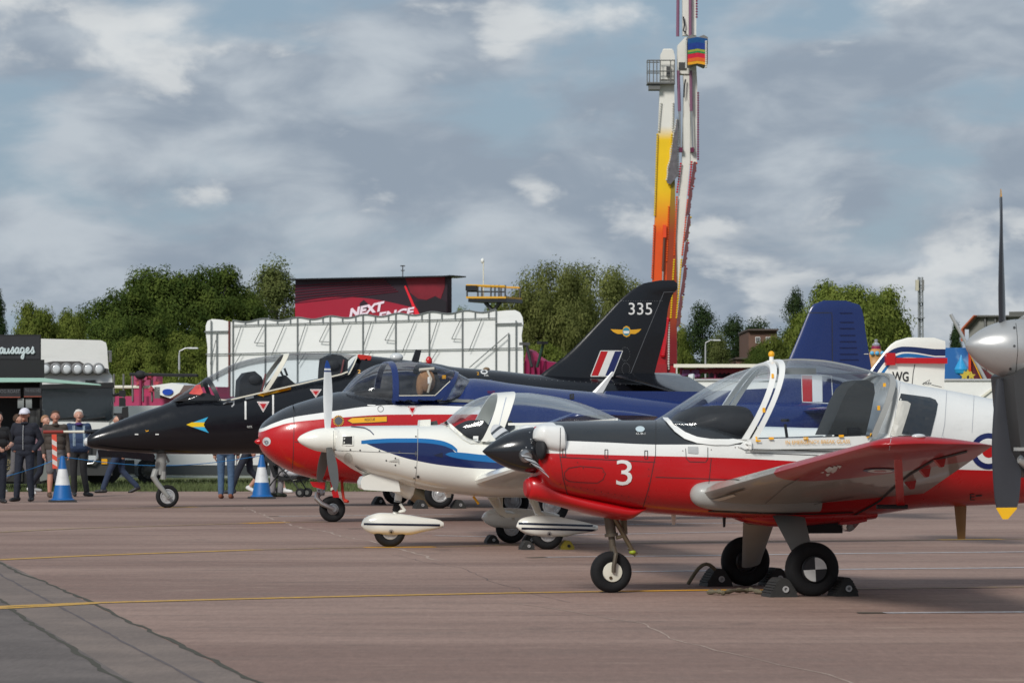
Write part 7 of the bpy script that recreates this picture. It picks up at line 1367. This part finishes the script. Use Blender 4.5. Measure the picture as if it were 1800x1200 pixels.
person(30, 864, 136, 1.4, 'person walking past the stall in grey trousers and grey trainers', [C_drk, C_grey, cloth('grey_shoe', lin(150, 150, 150))], walk, hair=H_brn)
r_, k_, _ = person(397, 876, 155, math.pi - .1, 'woman in black and red jacket and light blue jeans under the black jet', [C_blk, C_jean2, C_tan], dict(ankL=(.10,0,.085), ankR=(-.10,0,.085), longtop=0), bulky=1.22, hair=H_bld)
for sg in (-1, 1): z_ = MB(); z_.ellipsoid(Vector((sg*.17, 0, .97))*k_, (.045*k_, .10*k_, .11*k_)); z_.build('jacket_side', C_red, r_)
person(436, 867, 146, -1.3, 'person in dark jeans walking behind the cone under the jet', [C_blk, C_jean, C_shoe], walk, hair=H_dk)
person(470, 866, 142, 1.2, 'person in black shorts and white socks pushing the pushchair', [C_blk, C_blk, C_wsh], dict(walk, elL=(.22,-.12,1.15), wrL=(.2,-.36,1.0), elR=(-.22,-.12,1.15), wrR=(-.2,-.36,1.0)), shorts=True, hair=H_dk)
person(487, 873, 150, math.pi*.8, 'person in pale grey jacket and light patterned trousers beside the pushchair', [C_wht, cloth('pattern', lin(150, 146, 148)), cloth('sandal', lin(70, 74, 60))], dict(lean=.12), hair=H_bld)
# pushchair
q = G(500, 873); P_ = empty('pushchair', (q.x, q.y, 0), 1.25, 'black pushchair with folded hood beside the blue and white cone', 'pushchair')
for (x, y) in ((-.22, -.42), (-.17, -.42), (.22, -.42), (.17, -.42), (-.25, .32), (.25, .32)):
    mb = MB(); mb.lathe([(-.02, .07), (-.015, .09), (.015, .09), (.02, .07)], (x, y, .09), (1, 0, 0), 20); wl = mb.build('wheel', M_rubber, P_); mb = MB(); mb.lathe([(-.022, .045), (.022, .045)], (x, y, .09), (1, 0, 0), 12); mb.build('hub', M_cage, wl)
for sg in (-1, 1):
    mb = MB(); mb.path([(sg*.2, -.42, .10), (sg*.22, -.25, .35), (sg*.24, .25, .85), (sg*.24, .42, 1.02)], .014, 8); mb.build('frame_tube', M_blk, P_); mb = MB(); mb.path([(sg*.25, .32, .10), (sg*.23, .0, .5), (sg*.22, -.2, .62)], .014, 8); mb.build('frame_tube', M_blk, P_)
mb = MB(); mb.path([(-.24, .42, 1.02), (0, .46, 1.05), (.24, .42, 1.02)], .018, 8); mb.build('handle', M_blk, P_)
mb = MB(); mb.rings([[Vector((sx*.22, y, z)) for sx, y, z in ((-1, y0, z0_), (1, y0, z0_), (1, y0 + .06, z0_ - .05), (-1, y0 + .06, z0_ - .05))] for y0, z0_ in ((-.38, .42), (-.1, .38), (.1, .45), (.24, .85))]); mb.build('seat', C_blk, P_)
mb = MB(); R = []
for i in range(9):
    a = math.radians(20 + 15*i); R.append([Vector((.23*math.cos(t_), .12 + .34*math.cos(a)*math.sin(t_), .62 + .40*math.sin(a)*math.sin(t_))) for t_ in [math.pi*j/10 for j in range(11)]])
mb.rings(R, 0, False, False, closed=False); mb.build('hood', C_blk, P_)
mb = MB(); mb.ellipsoid((0, -.2, .5), (.17, .24, .12)); mb.build('blanket', C_wht, P_)
